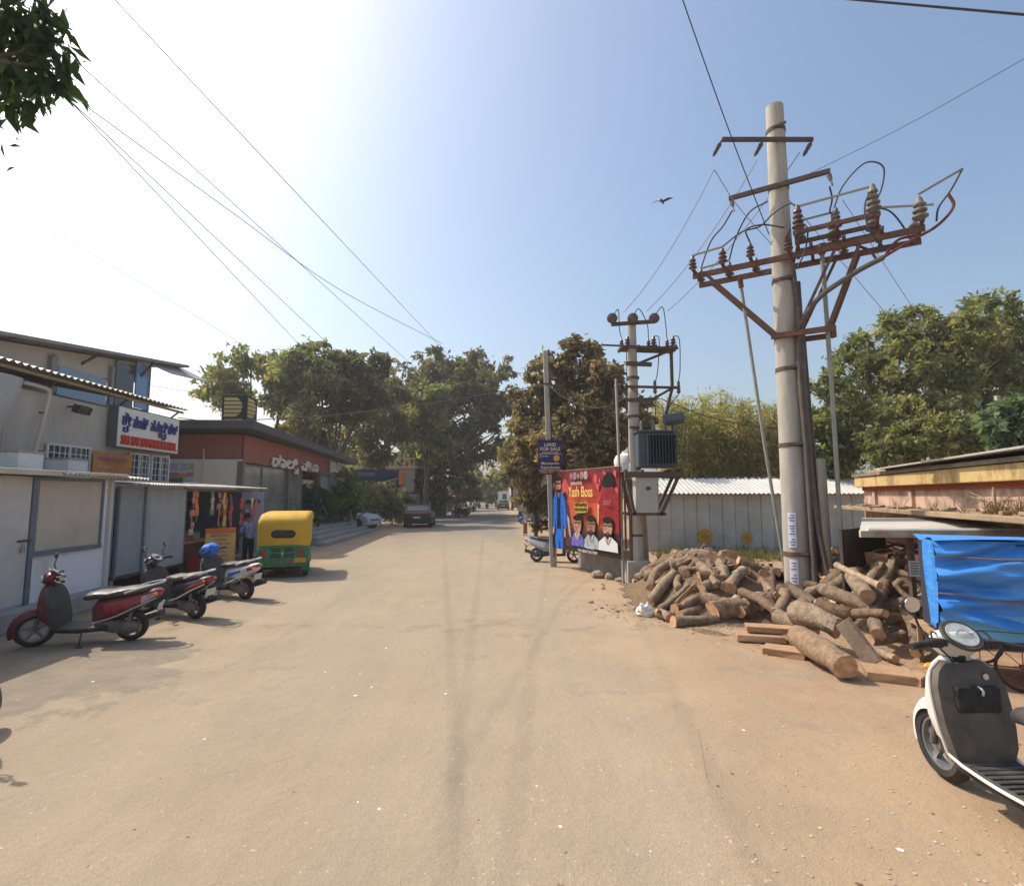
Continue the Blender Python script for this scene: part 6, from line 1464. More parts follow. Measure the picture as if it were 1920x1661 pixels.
# ------------------------------------------------------------------ people
def person(label, loc, rz, joints, shirt, trouser, skinm, hairm_, height=1.66, group=None, print_=None):
    """joints: dict name -> (x, y, z, radius) in metres, facing +x; one skinned body."""
    t = thing('person', label, 'person', loc, rz, group)
    names = list(joints); idx = {n: i for i, n in enumerate(names)}
    E_ = [('pelvis', 'waist'), ('waist', 'chest'), ('chest', 'neck'), ('neck', 'head'), ('head', 'crown')]
    for s_ in 'lr': E_ += [('chest', 'sh' + s_), ('sh' + s_, 'el' + s_), ('el' + s_, 'wr' + s_), ('wr' + s_, 'pa' + s_), ('pelvis', 'hip' + s_), ('hip' + s_, 'kn' + s_), ('kn' + s_, 'an' + s_), ('an' + s_, 'to' + s_)]
    me = bpy.data.meshes.new('body'); me.from_pydata([joints[n][:3] for n in names], [(idx[a], idx[b]) for a, b in E_], [])
    o = bpy.data.objects.new('body_source', me); COL.objects.link(o)
    m1 = o.modifiers.new('skin', 'SKIN'); m1.use_smooth_shade = True
    for n in names:
        sv = me.skin_vertices[0].data[idx[n]]; r_ = joints[n][3]; sv.radius = (r_, r_ * (joints[n][4] if len(joints[n]) > 4 else 1)); sv.use_root = (n == 'pelvis')
    m2 = o.modifiers.new('sub', 'SUBSURF'); m2.levels = 2; m2.render_levels = 2
    bpy.context.view_layer.update()
    bm_ = bpy.data.meshes.new_from_object(o.evaluated_get(bpy.context.evaluated_depsgraph_get()))
    bpy.data.objects.remove(o)
    bm_.materials.clear()
    for mm in (skinm, shirt, trouser, m_black): bm_.materials.append(mm)
    J_ = {n: Vector(joints[n][:3]) for n in names}
    seg = [(J_[a], J_[b], a, b) for a, b in E_]
    for p in bm_.polygons:
        c = p.center; best = None; bd_ = 9
        for a, b, na, nb_ in seg:
            d = b - a; k = max(0, min(1, (c - a).dot(d) / max(1e-9, d.length_squared))); q = (c - a - d * k).length
            if q < bd_: bd_ = q; best = (na, nb_, k)
        na, nb_, k = best
        if nb_ in ('head', 'crown'): mi_ = 0
        elif nb_ == 'neck': mi_ = 1 if k < .6 else 0
        elif nb_[:2] in ('pa',) or (nb_[:2] == 'wr'): mi_ = 0
        elif nb_[:2] == 'el': mi_ = 1
        elif nb_[:2] in ('kn', 'an') or (nb_[:3] == 'hip'): mi_ = 2
        elif nb_[:2] == 'to': mi_ = 3
        elif na == 'pelvis': mi_ = 1 if c.z > J_['pelvis'].z + .0 else 2
        else: mi_ = 1
        p.material_index = mi_; p.use_smooth = True
    bo = bpy.data.objects.new('body', bm_); link(bo, t)
    h = J_['head']; cr = J_['crown']; ax = (cr - h).normalized()
    hr = MB().ball(h + ax * .075 + Vector((-.022, 0, 0)), (.098, .083, .095), 14, 9); build(hr, 'hair', hairm_, t, smooth=True)
    fc = MB().ball(h + Vector((.095, 0, .0)), (.022, .014, .02), 8, 6); build(fc, 'nose', skinm, t, smooth=True)
    for s_ in (-1, 1):
        build(MB().ball(h + Vector((.083, s_ * .033, .03)), (.012, .014, .009), 8, 6), 'eye', m_black, t, smooth=True)
        build(MB().ball(h + Vector((.0, s_ * .083, .01)), (.02, .012, .03), 8, 6), 'ear', skinm, t, smooth=True)
        pw = J_['pa' + ('l' if s_ > 0 else 'r')]; wv = J_['wr' + ('l' if s_ > 0 else 'r')]; d = (pw - wv).normalized()
        side = d.cross(Vector((1, 0, 0)) if abs(d.x) < .8 else Vector((0, 0, 1))).normalized(); fr_ = d.cross(side)
        fg = MB()
        for q, (off, ln_) in enumerate(((-.03, .065), (-.01, .075), (.01, .07), (.028, .055))): b0 = pw + fr_ * off; fg.tube(spline([b0, b0 + d * ln_ * .6, b0 + d * ln_ + side * .02], 2), [.009] * 5 if False else .009, 6)
        b0 = wv + d * .03; fg.tube([b0, b0 + d * .04 + fr_ * .045, b0 + d * .075 + fr_ * .05], .010, 6)
        build(fg, 'fingers', skinm, t, smooth=True)
    return t
def stand(lean=0.0, arm_l=None, arm_r=None, step=.0, turn=0):
    j = {'pelvis': (0, 0, .90, .13, 1.1), 'waist': (.01 + lean * .15, 0, 1.05, .125, 1.15), 'chest': (.0 + lean * .4, 0, 1.28, .14, 1.25), 'neck': (.015 + lean * .62, 0, 1.42, .058), 'head': (.03 + lean * .75, 0, 1.53, .088), 'crown': (.03 + lean * .8, 0, 1.60, .07)}
    for s_, n in ((1, 'l'), (-1, 'r')):
        j['sh' + n] = (lean * .5, s_ * .18, 1.36, .068); a = arm_l if n == 'l' else arm_r
        a = a or ((-.02 + lean * .45, s_ * .235, 1.09), (.06 + lean * .5, s_ * .235, .86))
        j['el' + n] = (*a[0], .048); j['wr' + n] = (*a[1], .033)
        w = Vector(a[1]); d = (w - Vector(a[0])).normalized() * .07; j['pa' + n] = (*(w + d), .035)
        j['hip' + n] = (0, s_ * .09, .84, .092); j['kn' + n] = (.02 + s_ * step * .5, s_ * .10, .47, .064); j['an' + n] = (-.01 + s_ * step, s_ * .105, .08, .046); j['to' + n] = (.12 + s_ * step, s_ * .12, .035, .036)
    return j
m_skin = mat('skin_brown', (.20, .105, .065), .6, (.17, .09, .055), 6); m_hair = mat('hair_black', (.012, .011, .011), .6)
m_shirt = mat('patterned_shirt', (.09, .12, .36), .8, (.36, .40, .58), 30, lo=.47, hi=.53, detail=2)
person('person in a blue and white patterned shirt and dark trousers leaning at the snack kiosk', (-7.75, 15.9, 0), R(150), stand(.12, arm_r=((.12, -.25, 1.12), (.33, -.18, 1.08))), m_shirt, mat('dark_trousers', (.018, .03, .045), .8), m_skin, m_hair)
sit = stand(.02, arm_l=((.1, .24, 1.12), (.3, .16, 1.05)), arm_r=((.1, -.24, 1.12), (.3, -.12, 1.05)))
person('person in dark clothes standing inside the snack kiosk behind the counter', local(s0, (-.95, 3.65, .48)), RZ, sit, mat('shirt_black', (.03, .03, .035), .8), mat('dark_trousers', (.018, .03, .045), .8), m_skin, m_hair)
far_people = [((-5.0, 50.5), 1.2, (.22, .17, .12), 'person in a tan top by the far left kerb'), ((-5.6, 57), .4, (.30, .06, .05), 'person in red near the far motorbikes'), ((-4.9, 71), 2.5, (.42, .40, .36), 'person in pale clothes at the far stalls'), ((-5.2, 86), 3.5, (.05, .06, .12), 'person in navy before the tiled stall'), ((.75, 49), 4.5, (.10, .13, .20), 'person in a blue shirt walking beside the PG board')]
for i, ((x, y), a, c, lab) in enumerate(far_people):
    person(lab, (x, y, 0), a, stand(.03, step=.12 if i % 2 else .04), mat('shirt_far_%d' % i, c, .8), mat('dark_trousers', (.018, .03, .045), .8), m_skin, m_hair)
# far parked motorbikes and the rider coming up the street
far_b = [(-5.45, 56, 15), (-5.5, 58.2, 10), (-5.5, 60.6, 20), (-5.7, 63.2, 8), (-5.6, 69, 12), (-5.9, 72, 14), (-6.0, 76, 10)]
fb_c = [p_navy, p_red, p_grey, p_navy, p_dred, p_grey, p_silver]
fb_l = ['black scooter, nearest in the far row of parked two-wheelers', 'red scooter, second in the far row', 'grey scooter, third in the far row', 'black scooter further along the far row', 'dark red scooter near the umbrella stall', 'grey scooter beyond the umbrella stall', 'silver scooter at the end of the far row']
for (x, y, a), c, lab in zip(far_b, fb_c, fb_l): make_scooter(lab, (x, y, 0), R(180 - a), c, c, p_grey, group='two-wheelers parked far along the street')
make_scooter('dark scooter with a rider coming up the far street', (-3.9, 84, 0), R(-88), p_navy, p_navy, p_grey, lean=0, group='two-wheelers parked far along the street')
ride = {'pelvis': (-.3, 0, .88, .13, 1.1), 'waist': (-.29, 0, 1.03, .125, 1.15), 'chest': (-.25, 0, 1.26, .14, 1.25), 'neck': (-.22, 0, 1.40, .058), 'head': (-.20, 0, 1.51, .1), 'crown': (-.20, 0, 1.58, .08)}
for s_, n in ((1, 'l'), (-1, 'r')): ride.update({'sh' + n: (-.24, s_ * .18, 1.34, .068), 'el' + n: (.02, s_ * .28, 1.12, .048), 'wr' + n: (.25, s_ * .30, 1.04, .033), 'pa' + n: (.32, s_ * .30, 1.03, .035), 'hip' + n: (-.25, s_ * .1, .85, .09), 'kn' + n: (.12, s_ * .17, .72, .064), 'an' + n: (.10, s_ * .14, .34, .046), 'to' + n: (.22, s_ * .14, .30, .036)})
person('rider in dark clothes on the scooter coming up the far street', (-3.9, 84, 0), R(-88), ride, mat('rider_shirt', (.10, .05, .05), .8), mat('dark_trousers', (.018, .03, .045), .8), m_skin, m_hair)
make_scooter('blue covered scooter beyond the PG board', (1.35, 41, 0), R(160), p_blue, p_blue, p_grey, group='two-wheelers parked far along the street', mirror=())

# ------------------------------------------------------------------ trees and plants
rng = np.random.default_rng(7)
def leaf_cloud(pts, size, aspect=.5, droop=.35, updir=.5, jitter=.5):
    n = len(pts)
    ax = rng.normal(size=(n, 3)); ax[:, 2] -= droop; ax /= np.linalg.norm(ax, axis=1)[:, None]
    nr = rng.normal(size=(n, 3)); nr[:, 2] += updir * 2
    sd = np.cross(ax, nr); sd /= np.linalg.norm(sd, axis=1)[:, None] + 1e-9
    L_ = size * (1 + jitter * rng.normal(size=(n, 1))).clip(.4, 1.8)
    w = L_ * aspect * .5
    up_ = np.cross(sd, ax) * L_ * .10
    base = pts; tip = pts + ax * L_; m = pts + ax * L_ * .45
    V = np.stack([base, m + sd * w + up_, tip, m - sd * w + up_], 1).reshape(-1, 3)
    F_ = np.arange(n * 4).reshape(-1, 4)
    return V, F_
def crown_points(blobs, n, clump=.16, per=34, shell=.55):
    clump *= .72; per = int(per * 2.3)
    vol = np.array([b[1][0] * b[1][1] * b[1][2] for b in blobs]); pr = vol ** .8; pr /= pr.sum()
    out = []
    for (c, r_), k in zip(blobs, pr):
        m = int(n * k); nc = max(6, m // per)
        d = rng.normal(size=(nc, 3)); d /= np.linalg.norm(d, axis=1)[:, None]
        rad = (shell + (1 - shell) * rng.random((nc, 1)) ** .6) * (1 + .20 * rng.normal(size=(nc, 1)))
        cc = np.array(c) + d * rad * np.array(r_)
        which = rng.integers(0, nc, m)
        sz = clump * np.mean(r_) * (.6 + .8 * rng.random(nc))
        out.append(cc[which] + rng.normal(size=(m, 3)) * sz[which][:, None] * np.array((1, 1, .7)))
    return np.concatenate(out)
tr_rnd = random.Random(9)
def limb(mb, a, b_, r0, r1, bend=.12, n=8, k=6):
    a, b_ = Vector(a), Vector(b_); d = b_ - a
    off = Vector((tr_rnd.uniform(-1, 1), tr_rnd.uniform(-1, 1), tr_rnd.uniform(-.2, .6))) * d.length * bend
    P = [a + d * (i / k) + off * math.sin(math.pi * i / k) + Vector((tr_rnd.uniform(-1, 1), tr_rnd.uniform(-1, 1), 0)) * d.length * .012 for i in range(k + 1)]
    mb.tube(P, [r0 + (r1 - r0) * i / k for i in range(k + 1)], n); return P
def tree(label, base, fork_z, blobs, n, leaf, lm, trunk_r=.25, cat='tree', name='tree', bark=None, aspect=.5, clump=.16, group=None, twigs=3, lean=(0, 0), stems=1, droop=.35, per=34, shell=.55):
    base = Vector(base)
    t = thing(name, label, cat, base, 0, group, world=True)
    bark = bark or mat('tree_bark', (.13, .105, .08), .95, (.085, .07, .055), 5, .6, 25)
    mb = MB()
    for s_ in range(stems):
        b0 = base + Vector((tr_rnd.uniform(-.4, .4), tr_rnd.uniform(-.3, .3), 0)) * (stems > 1)
        fk = b0 + Vector((lean[0], lean[1], fork_z)) + Vector((tr_rnd.uniform(-1, 1), tr_rnd.uniform(-1, 1), 0)) * .5 * (stems > 1)
        limb(mb, b0 - Vector((0, 0, .1)), fk, trunk_r * 1.15 / stems ** .5, trunk_r * .75 / stems ** .5, .04, 12)
        for bi, (c, r_) in enumerate(blobs):
            if bi % stems != s_: continue
            P = limb(mb, fk, Vector(c) - Vector((0, 0, r_[2] * .25)), trunk_r * .5 / stems ** .3, trunk_r * .16, .12, 8)
            for q in range(twigs):
                i = tr_rnd.randint(2, len(P) - 1); dd = Vector((tr_rnd.uniform(-1, 1), tr_rnd.uniform(-1, 1), tr_rnd.uniform(-.2, 1)))
                e_ = Vector(c) + Vector((dd.x * r_[0], dd.y * r_[1], dd.z * r_[2])) * .8
                limb(mb, P[i], e_, trunk_r * .2, trunk_r * .05, .12, 5, 5)
    build(mb, 'trunk', bark, t, smooth=True)
    V, F_ = leaf_cloud(crown_points(blobs, n, clump, per, shell), leaf, aspect, droop)
    np_mesh('crown', V, F_, lm, t)
    return t
lm_dark = leaf_mat('leaf_rain_tree', (.092, .100, .046), (.19, .185, .085), (.32, .26, .13))
lm_mid = leaf_mat('leaf_mid', (.14, .158, .062), (.27, .285, .115), (.44, .38, .17))
lm_brown = leaf_mat('leaf_dusty_brown', (.15, .12, .068), (.30, .235, .125), (.46, .35, .19), .42)
lm_bam = leaf_mat('leaf_bamboo', (.23, .22, .07), (.40, .36, .12), (.52, .44, .18))
lm_bright = leaf_mat('leaf_bright', (.125, .155, .052), (.23, .25, .09), (.38, .35, .14))
lm_deep = leaf_mat('leaf_deep', (.03, .055, .025), (.065, .10, .04), None, .25)
lm_yel = leaf_mat('leaf_yellowing', (.16, .15, .03), (.26, .22, .05), (.32, .20, .05))
def blobs_at(Y, specs):                              # (px, py, radius px, depth ratio, height ratio) at distance Y
    out = []
    for (px, py, rp, *rest) in specs:
        dy = rest[0] if rest else 0; hz = rest[1] if len(rest) > 1 else .85
        c = at(px, py, Y + dy); s_ = rp / FPX * (Y + dy)
        out.append((tuple(c), (s_, s_ * .95, s_ * hz)))
    return out
# slender trees behind the bakery
tree('slender loose tree behind the roof sign cube at the left of the group', (at(500, 900, 40).x, 40, 0), 5.5, blobs_at(40, [(430, 710, 42), (470, 675, 38, 1), (405, 740, 28, -1), (520, 700, 34), (450, 755, 30, 1), (540, 745, 32, -1)]), 4600, .40, lm_mid, .22, clump=.26, group='trees behind the bakery', per=14, stems=2, twigs=4, name='loose_tree')
tree('leafy tree rising right of the roof sign cube', (at(575, 900, 38).x, 38, 0), 5.0, blobs_at(38, [(560, 690, 44), (535, 745, 38, 1), (600, 720, 42), (590, 665, 28, 1), (575, 780, 34, -1)]), 5600, .40, lm_mid, .26, clump=.24, group='trees behind the bakery', per=16, stems=2, twigs=4, name='loose_tree')
tree('tree with big upright leaves near the right end of the bakery roof', (at(635, 900, 40).x, 40, 0), 5.0, blobs_at(40, [(640, 700, 44), (690, 690, 40, 1), (660, 750, 44), (610, 770, 34, -1), (700, 745, 38), (655, 672, 22)]), 6300, .44, lm_dark, .28, clump=.22, group='trees behind the bakery', per=16, stems=3, twigs=4, name='loose_tree')
tree('yellowing small tree just over the bakery roof edge', (at(585, 920, 42).x, 42, 0), 3.5, blobs_at(42, [(575, 815, 30), (548, 808, 22, 1), (610, 825, 24)]), 3000, .35, lm_yel, .14, clump=.22, group='trees behind the bakery', per=16, name='small_tree')
tree('spreading tree between the bakery and the big crown', (at(705, 940, 47).x, 47, 0), 4.5, blobs_at(47, [(690, 790, 44), (735, 800, 42, 2), (700, 845, 40), (650, 830, 34, 2), (745, 740, 34)]), 6000, .42, lm_dark, .3, clump=.22, group='trees behind the bakery', per=16, stems=2, name='loose_tree')
# the great crown over the street
tree('great domed tree arching over the street in the middle', (at(822, 960, 58).x, 58, 0), 5.0, blobs_at(58, [(850, 715, 58), (735, 730, 40, 4), (715, 775, 40, 4), (960, 755, 34, 2), (880, 690, 44), (820, 695, 44, 1), (800, 730, 55, 2), (905, 735, 55, -2), (760, 770, 48, 3), (935, 700, 30, 2), (940, 775, 40, -1), (850, 780, 62), (790, 820, 54, -3), (905, 830, 50, 3), (830, 860, 56, -4), (770, 870, 44), (880, 885, 36, 4), (955, 835, 26, 4), (830, 915, 42, -4), (785, 920, 36, -2)]), 46000, .42, lm_dark, .75, clump=.15, per=34, twigs=4, name='rain_tree', shell=.45)
tree('lighter tree glowing inside the dark crown over the parked car', (at(800, 960, 50).x, 50, 0), 4.0, blobs_at(50, [(800, 770, 34), (820, 735, 24), (790, 800, 30, 1), (815, 845, 30)]), 5000, .42, lm_bright, .25, clump=.22, per=18, name='small_tree')
# dusty brown tree on the right of the street
tree('dusty brown leafed tree standing behind the film poster', (at(1090, 960, 26).x, 26, 0), 3.4, blobs_at(26, [(1085, 665, 40), (1040, 700, 46, .5), (1125, 705, 46, -.5), (1010, 760, 46, 1), (1170, 770, 50), (1090, 760, 58), (1000, 825, 48, .5), (1060, 835, 58, -1), (1140, 835, 58), (1200, 800, 36, 1), (985, 880, 38, 1), (1095, 880, 50, 1), (1000, 930, 30, 1.5)]), 34000, .23, lm_brown, .34, clump=.15, per=26, twigs=5, name='brown_tree', aspect=.55, shell=.5)
tree('yellow green bush hanging beside the PG board', (at(1005, 980, 28.5).x, 28.5, 0), 1.2, blobs_at(28.5, [(990, 880, 26), (985, 920, 22), (1008, 945, 24), (975, 860, 20), (1015, 985, 16)]), 4200, .20, leaf_mat('leaf_olive_gold', (.12, .095, .025), (.22, .18, .05), (.30, .24, .09), .25), .10, clump=.2, per=16, name='bush', cat='bush')
# bamboo thicket
for i, (px, py, rp) in enumerate(((1265, 790, 40), (1300, 800, 44), (1345, 785, 46), (1390, 795, 46), (1430, 800, 44), (1280, 850, 44), (1335, 850, 48), (1400, 855, 48), (1455, 850, 40))):
    Y = 31 + (i % 3) * 1.2
    c = at(px, py, Y); s_ = rp / FPX * Y
    t = thing('bamboo_clump', ['bamboo clump behind the oil drum of the transformer', 'bamboo clump second from the transformer', 'tallest bamboo clump in the middle of the thicket', 'bamboo clump right of the tallest one', 'bamboo clump left of the thick pole', 'low bamboo front behind the shed roof at its left end', 'low bamboo front behind the middle of the shed roof', 'low bamboo front behind the right part of the shed roof', 'low bamboo front just behind the thick pole'][i], 'bamboo', (c.x, Y, 0), 0, 'bamboo behind the white shed', world=True)
    mb = MB(); tips = []
    for q in range(16):
        a_ = Vector((c.x + tr_rnd.uniform(-.7, .7), Y + tr_rnd.uniform(-.6, .6), 0)); an = tr_rnd.uniform(0, 6.28); sp = tr_rnd.uniform(.2, 1.25) * s_
        top = Vector((a_.x + math.cos(an) * sp, a_.y + math.sin(an) * sp, c.z + tr_rnd.uniform(-.3, 1.05) * s_))
        P = spline([a_, a_.lerp(top, .55) + Vector((0, 0, .25 * top.z * .5)), top], 5); mb.tube(P, [.035 - .0025 * j for j in range(len(P))], 5); tips += P[3:]
    build(mb, 'culms', mat('bamboo_culm', (.20, .20, .08), .6, (.14, .15, .06), 3), t)
    tp_ = np.array(tips)[rng.integers(0, len(tips), 6000)] + rng.normal(size=(6000, 3)) * np.array((.42, .42, .40)) * s_ * .38
    V, F_ = leaf_cloud(tp_, .30, .17, .8, .2); np_mesh('leaves', V, F_, lm_bam, t)
# trees on the right
tree('broad crowned tree filling the sky at the right, with pale forking trunk', (at(1700, 880, 25).x, 25, 0), 4.6, blobs_at(25, [(1650, 640, 52), (1720, 625, 58, 1), (1790, 620, 60), (1600, 690, 48, 1), (1680, 700, 60, -1), (1760, 700, 66), (1840, 670, 60, 1), (1580, 760, 44), (1640, 780, 44, 1)]), 17000, .25, lm_mid, .32, clump=.17, per=24, twigs=5, name='broad_tree', bark=mat('pale_bark', (.30, .25, .18), .9, (.22, .18, .13), 4, .4, 20))
tree('dense tree at the right picture edge above the old building', (at(1860, 880, 27).x, 27, 0), 4.0, blobs_at(27, [(1850, 600, 56), (1915, 620, 60, 1), (1890, 690, 64), (1960, 680, 60), (1830, 730, 54, -1), (1930, 760, 60)]), 12500, .27, lm_mid, .32, clump=.17, per=24, name='broad_tree')
tree('low leafy tree behind the thick pole and the operating rod', (at(1560, 880, 23).x, 23, 0), 2.2, blobs_at(23, [(1545, 720, 30), (1570, 790, 44), (1530, 830, 36), (1610, 835, 44, 1), (1560, 870, 40)]), 9000, .22, lm_bright, .16, clump=.2, per=20, name='small_tree')
tree('shrubby growth filling the space under the right trees', (at(1730, 880, 21).x, 21, 0), 1.2, blobs_at(21, [(1660, 840, 44), (1720, 820, 48), (1790, 820, 48), (1850, 815, 46, 1), (1690, 775, 40, 1), (1900, 840, 46), (1760, 770, 40, 2)]), 15000, .20, lm_mid, .12, clump=.2, per=22, name='bush', cat='bush', stems=3)
tree('pale green bush beside the short post above the cornice', (at(1890, 850, 16).x, 16, 0), 1.5, blobs_at(16, [(1880, 795, 34), (1910, 770, 28), (1900, 830, 30)]), 2600, .22, leaf_mat('leaf_sage', (.10, .16, .09), (.20, .27, .16), None), .06, clump=.22, per=16, name='bush', cat='bush')
pst = thing('old_post', 'old grey wooden post standing in the right trees', 'post', (at(1880, 800, 18).x, 18, 0)); build(MB().bar((0, 0, 0), (-.1, 0, at(1880, 742, 18).z), .12), 'post_shaft', m_conc2, pst); build(MB().bar((-.3, 0, at(1880, 742, 18).z - .25), (.15, 0, at(1880, 742, 18).z - .2), .05), 'cross_piece', m_wood, pst)
# far greenery along the street and behind everything
k = 0
for (px, py, rp, Y, lm, lab) in ((930, 900, 16, 96, lm_mid, 'small far tree left of the street end'), (960, 885, 24, 78, lm_mid, 'far tree leaning over the right side of the street'), (890, 900, 20, 90, lm_mid, 'far tree over the red tiled stall'), (912, 925, 13, 110, lm_dark, 'distant dark tree by the street end'), (870, 915, 26, 75, lm_dark, 'far tree shading the brown stall'), (760, 905, 34, 54, lm_deep, 'dark tree behind the gate pillar'), (700, 880, 40, 60, lm_dark, 'tree behind the railed roof terrace'), (975, 840, 26, 45, lm_mid, 'tree on the right between the great crown and the brown tree')):
    tree(lab, (at(px, 940, Y).x, Y, 0), max(1.5, at(px, py, Y).z * .5), blobs_at(Y, [(px, py, rp), (px - rp * .6, py + rp * .5, rp * .7, 1), (px + rp * .6, py + rp * .45, rp * .7, -1), (px, py - rp * .5, rp * .6)]), 3200, .011 * Y ** .9 * .9, lm, .18, clump=.22, per=16, name='far_tree', group='far trees along the street')
hz = []
for i in range(46):
    x = -150 + i * 6.6 + tr_rnd.uniform(-2, 2)
    if -14 < x < 9: continue
    hz.append(((x, tr_rnd.uniform(135, 160), tr_rnd.uniform(2.5, 6.0)), (5.5, 5, tr_rnd.uniform(3, 6))))
V, F_ = leaf_cloud(crown_points(hz, 26000, .2, 30), .9, .6); o = np_mesh('treeline', V, F_, lm_dark); tag(o, 'distant band of trees along the horizon', 'trees', kind='stuff')

# plants in front of the bakery
def fan_plant(label, p, n, L_, w, lm, name='leafy_plant', group='bakery plants', arch=.6):
    t = thing(name, label, 'plant', p, tr_rnd.uniform(0, 6), group)
    st_ = MB()
    for i in range(n):
        an = i * 2.4 + tr_rnd.uniform(-.3, .3); el = tr_rnd.uniform(.5, 1.25); l2 = L_ * tr_rnd.uniform(.7, 1.15)
        d = Vector((math.cos(an), math.sin(an), 0)); lf = MB(); rows = []
        side = Vector((-math.sin(an), math.cos(an), 0))
        for j in range(8):
            u = j / 7; c = d * (l2 * (.15 + .85 * u) * math.cos(el)) + Vector((0, 0, l2 * (.25 + u) * math.sin(el) - arch * l2 * u * u * .55))
            hw = w * max(.03, math.sin(math.pi * min(1, (u + .02))) ** .7) * (0 if u < .12 else 1) + .012
            rows.append([c - side * hw + Vector((0, 0, hw * .3)), c, c + side * hw + Vector((0, 0, hw * .3))])
        lf.loft(rows, cap=False, closed=False); build(lf, 'leaf', lm, t, smooth=True)
        st_.tube([(0, 0, 0), rows[1][1]], .015, 5)
    build(st_, 'stem', mat('plant_stem', (.08, .10, .03), .8), t)
    return t
lmp = leaf_mat('leaf_banana', (.035, .075, .02), (.07, .13, .03), None, .35); lmp2 = leaf_mat('leaf_lime', (.14, .20, .03), (.20, .27, .05), None, .35)
fan_plant('banana plant with broad dark leaves on the bakery terrace, left of the posts', local(bk, (1.0, 8.6, .66)), 12, 2.4, .28, lmp)
fan_plant('broad leaved plant right of the banana plant on the terrace', local(bk, (1.2, 10.4, .66)), 12, 2.2, .26, lmp)
fan_plant('lower broad leaved plant at the terrace edge', local(bk, (1.6, 11.6, .66)), 11, 1.9, .25, lmp)
fan_plant('lime leaved plant beside the terrace post', local(bk, (1.5, 9.4, 1.2)), 7, 1.0, .16, lmp2)
fan_plant('small lime plant in front of the big bakery window', local(bk, (.9, 2.6, .66)), 8, .9, .10, lmp2)
fan_plant('taller lime plant by the window column', local(bk, (.9, 4.4, .66)), 8, 1.3, .12, lmp2)
tree('shrub with pale leaves before the bakery corner post', (-9.6, 31.5, 0), 1.6, blobs_at(31.5, [(645, 905, 22), (660, 925, 24), (635, 940, 22), (655, 890, 16)]), 2600, .26, lm_bright, .06, clump=.22, per=14, name='shrub', cat='shrub', group='shrubs beyond the bakery')
for i, (px, py, rp, Y, lab) in enumerate(((690, 930, 26, 38, 'rounded shrub under the blue hoarding'), (715, 925, 24, 39, 'shrub right of the hoarding shrub'), (735, 945, 22, 40, 'low shrub beside the steel hoop rail'), (670, 940, 22, 37, 'low shrub over the white car roof'), (760, 950, 20, 45, 'dark shrub behind the grey crossover'))):
    tree(lab, (at(px, 960, Y).x, Y, 0), .6, blobs_at(Y, [(px, py, rp), (px - 12, py + 12, rp * .7), (px + 12, py + 10, rp * .7)]), 2400, .24, lm_mid if i != 4 else lm_deep, .05, clump=.22, per=16, name='shrub', cat='shrub', group='shrubs beyond the bakery')
pstm = thing('post_frame', 'slim two-legged post frame at the bakery terrace edge', 'frame', local(bk, (1.5, 10.7, .0)), RZ)
for y in (-.35, .35): build(MB().tube([(0, y, 0), (0, y, 3.6)], .06, 10), 'post', mat('bamboo_post', (.22, .20, .13), .8), pstm)
build(MB().bar((0, -.35, 3.4), (0, .35, 3.4), .05), 'tie_bar', m_frame, pstm)

# the leafy branch reaching in at the top left from a tree outside the picture
lb = thing('overhanging_tree', 'dark leafy branch hanging into the top left corner', 'tree', (-6.3, 2.6, 0), 0, world=True)
mb = MB(); P0 = limb(mb, (-6.3, 2.6, -.1), (-6.0, 2.8, 4.2), .22, .15, .04, 12)
ends = [at(90, 60, 3.8), at(40, 150, 3.8), at(30, 30, 3.8), at(105, 130, 3.8), at(-60, 80, 3.8), at(-120, 180, 3.8)]
tw = []
for e_ in ends: tw += limb(mb, (-6.0, 2.8, 4.2), e_, .045, .008, .1, 6, 8)[4:]
build(mb, 'trunk', mat('tree_bark', (.13, .105, .08)), lb, smooth=True)
cl = []
for (px, py, rp, n) in ((25, 45, 50, 200), (80, 70, 34, 110), (20, 130, 48, 150), (95, 135, 30, 110), (45, 195, 26, 60), (-60, 90, 70, 240), (-130, 160, 90, 300), (70, 20, 34, 80)):
    c = np.array(at(px, py, 3.8)); s_ = rp / FPX * 3.8 * .6; cl.append(c + rng.normal(size=(n, 3)) * s_)
V, F_ = leaf_cloud(np.concatenate(cl),  .13, .33, 1.3, .4); np_mesh('crown', V, F_, leaf_mat('leaf_overhang', (.022, .055, .020), (.050, .095, .025), (.13, .20, .035), .4), lb)

# weeds, grass, litter
def tufts(name, label, pts, h, lm, per=14):
    n = len(pts) * per
    c = np.repeat(np.asarray(pts), per, 0) + rng.normal(size=(n, 3)) * np.array((.05, .05, 0))
    d = rng.normal(size=(n, 3)) * .35; d[:, 2] = 1; L_ = h * (.5 + rng.random((n, 1)))
    s_ = np.cross(d, rng.normal(size=(n, 3))); s_ /= np.linalg.norm(s_, axis=1)[:, None]; s_ *= .006 + .01 * h
    V = np.stack([c - s_, c + s_, c + d * L_ * .6 + s_ * .6, c + d * L_], 1).reshape(-1, 3)
    o = np_mesh(name, V, np.arange(n * 4).reshape(-1, 4), lm); tag(o, label, 'grass', kind='stuff'); return o
pts = [(x, y, hump(x, y) * .8) for x, y in zip(rng.uniform(5.2, 13, 340), rng.uniform(17.5, 20.9, 340))]
tufts('grass', 'weedy grass along the foot of the white shed', pts, .26, leaf_mat('grass_dry', (.12, .13, .045), (.20, .19, .07), None), 16)
Mow = Matrix.Translation(ow.location) @ ow.rotation_euler.to_matrix().to_4x4()
pts = [tuple(Mow @ Vector((x, y, 1.9))) for x, y in zip(np.concatenate([rng.uniform(.2, 10, 10), rng.normal(6.8, .5, 16)]), rng.uniform(-.62, -.1, 26))]
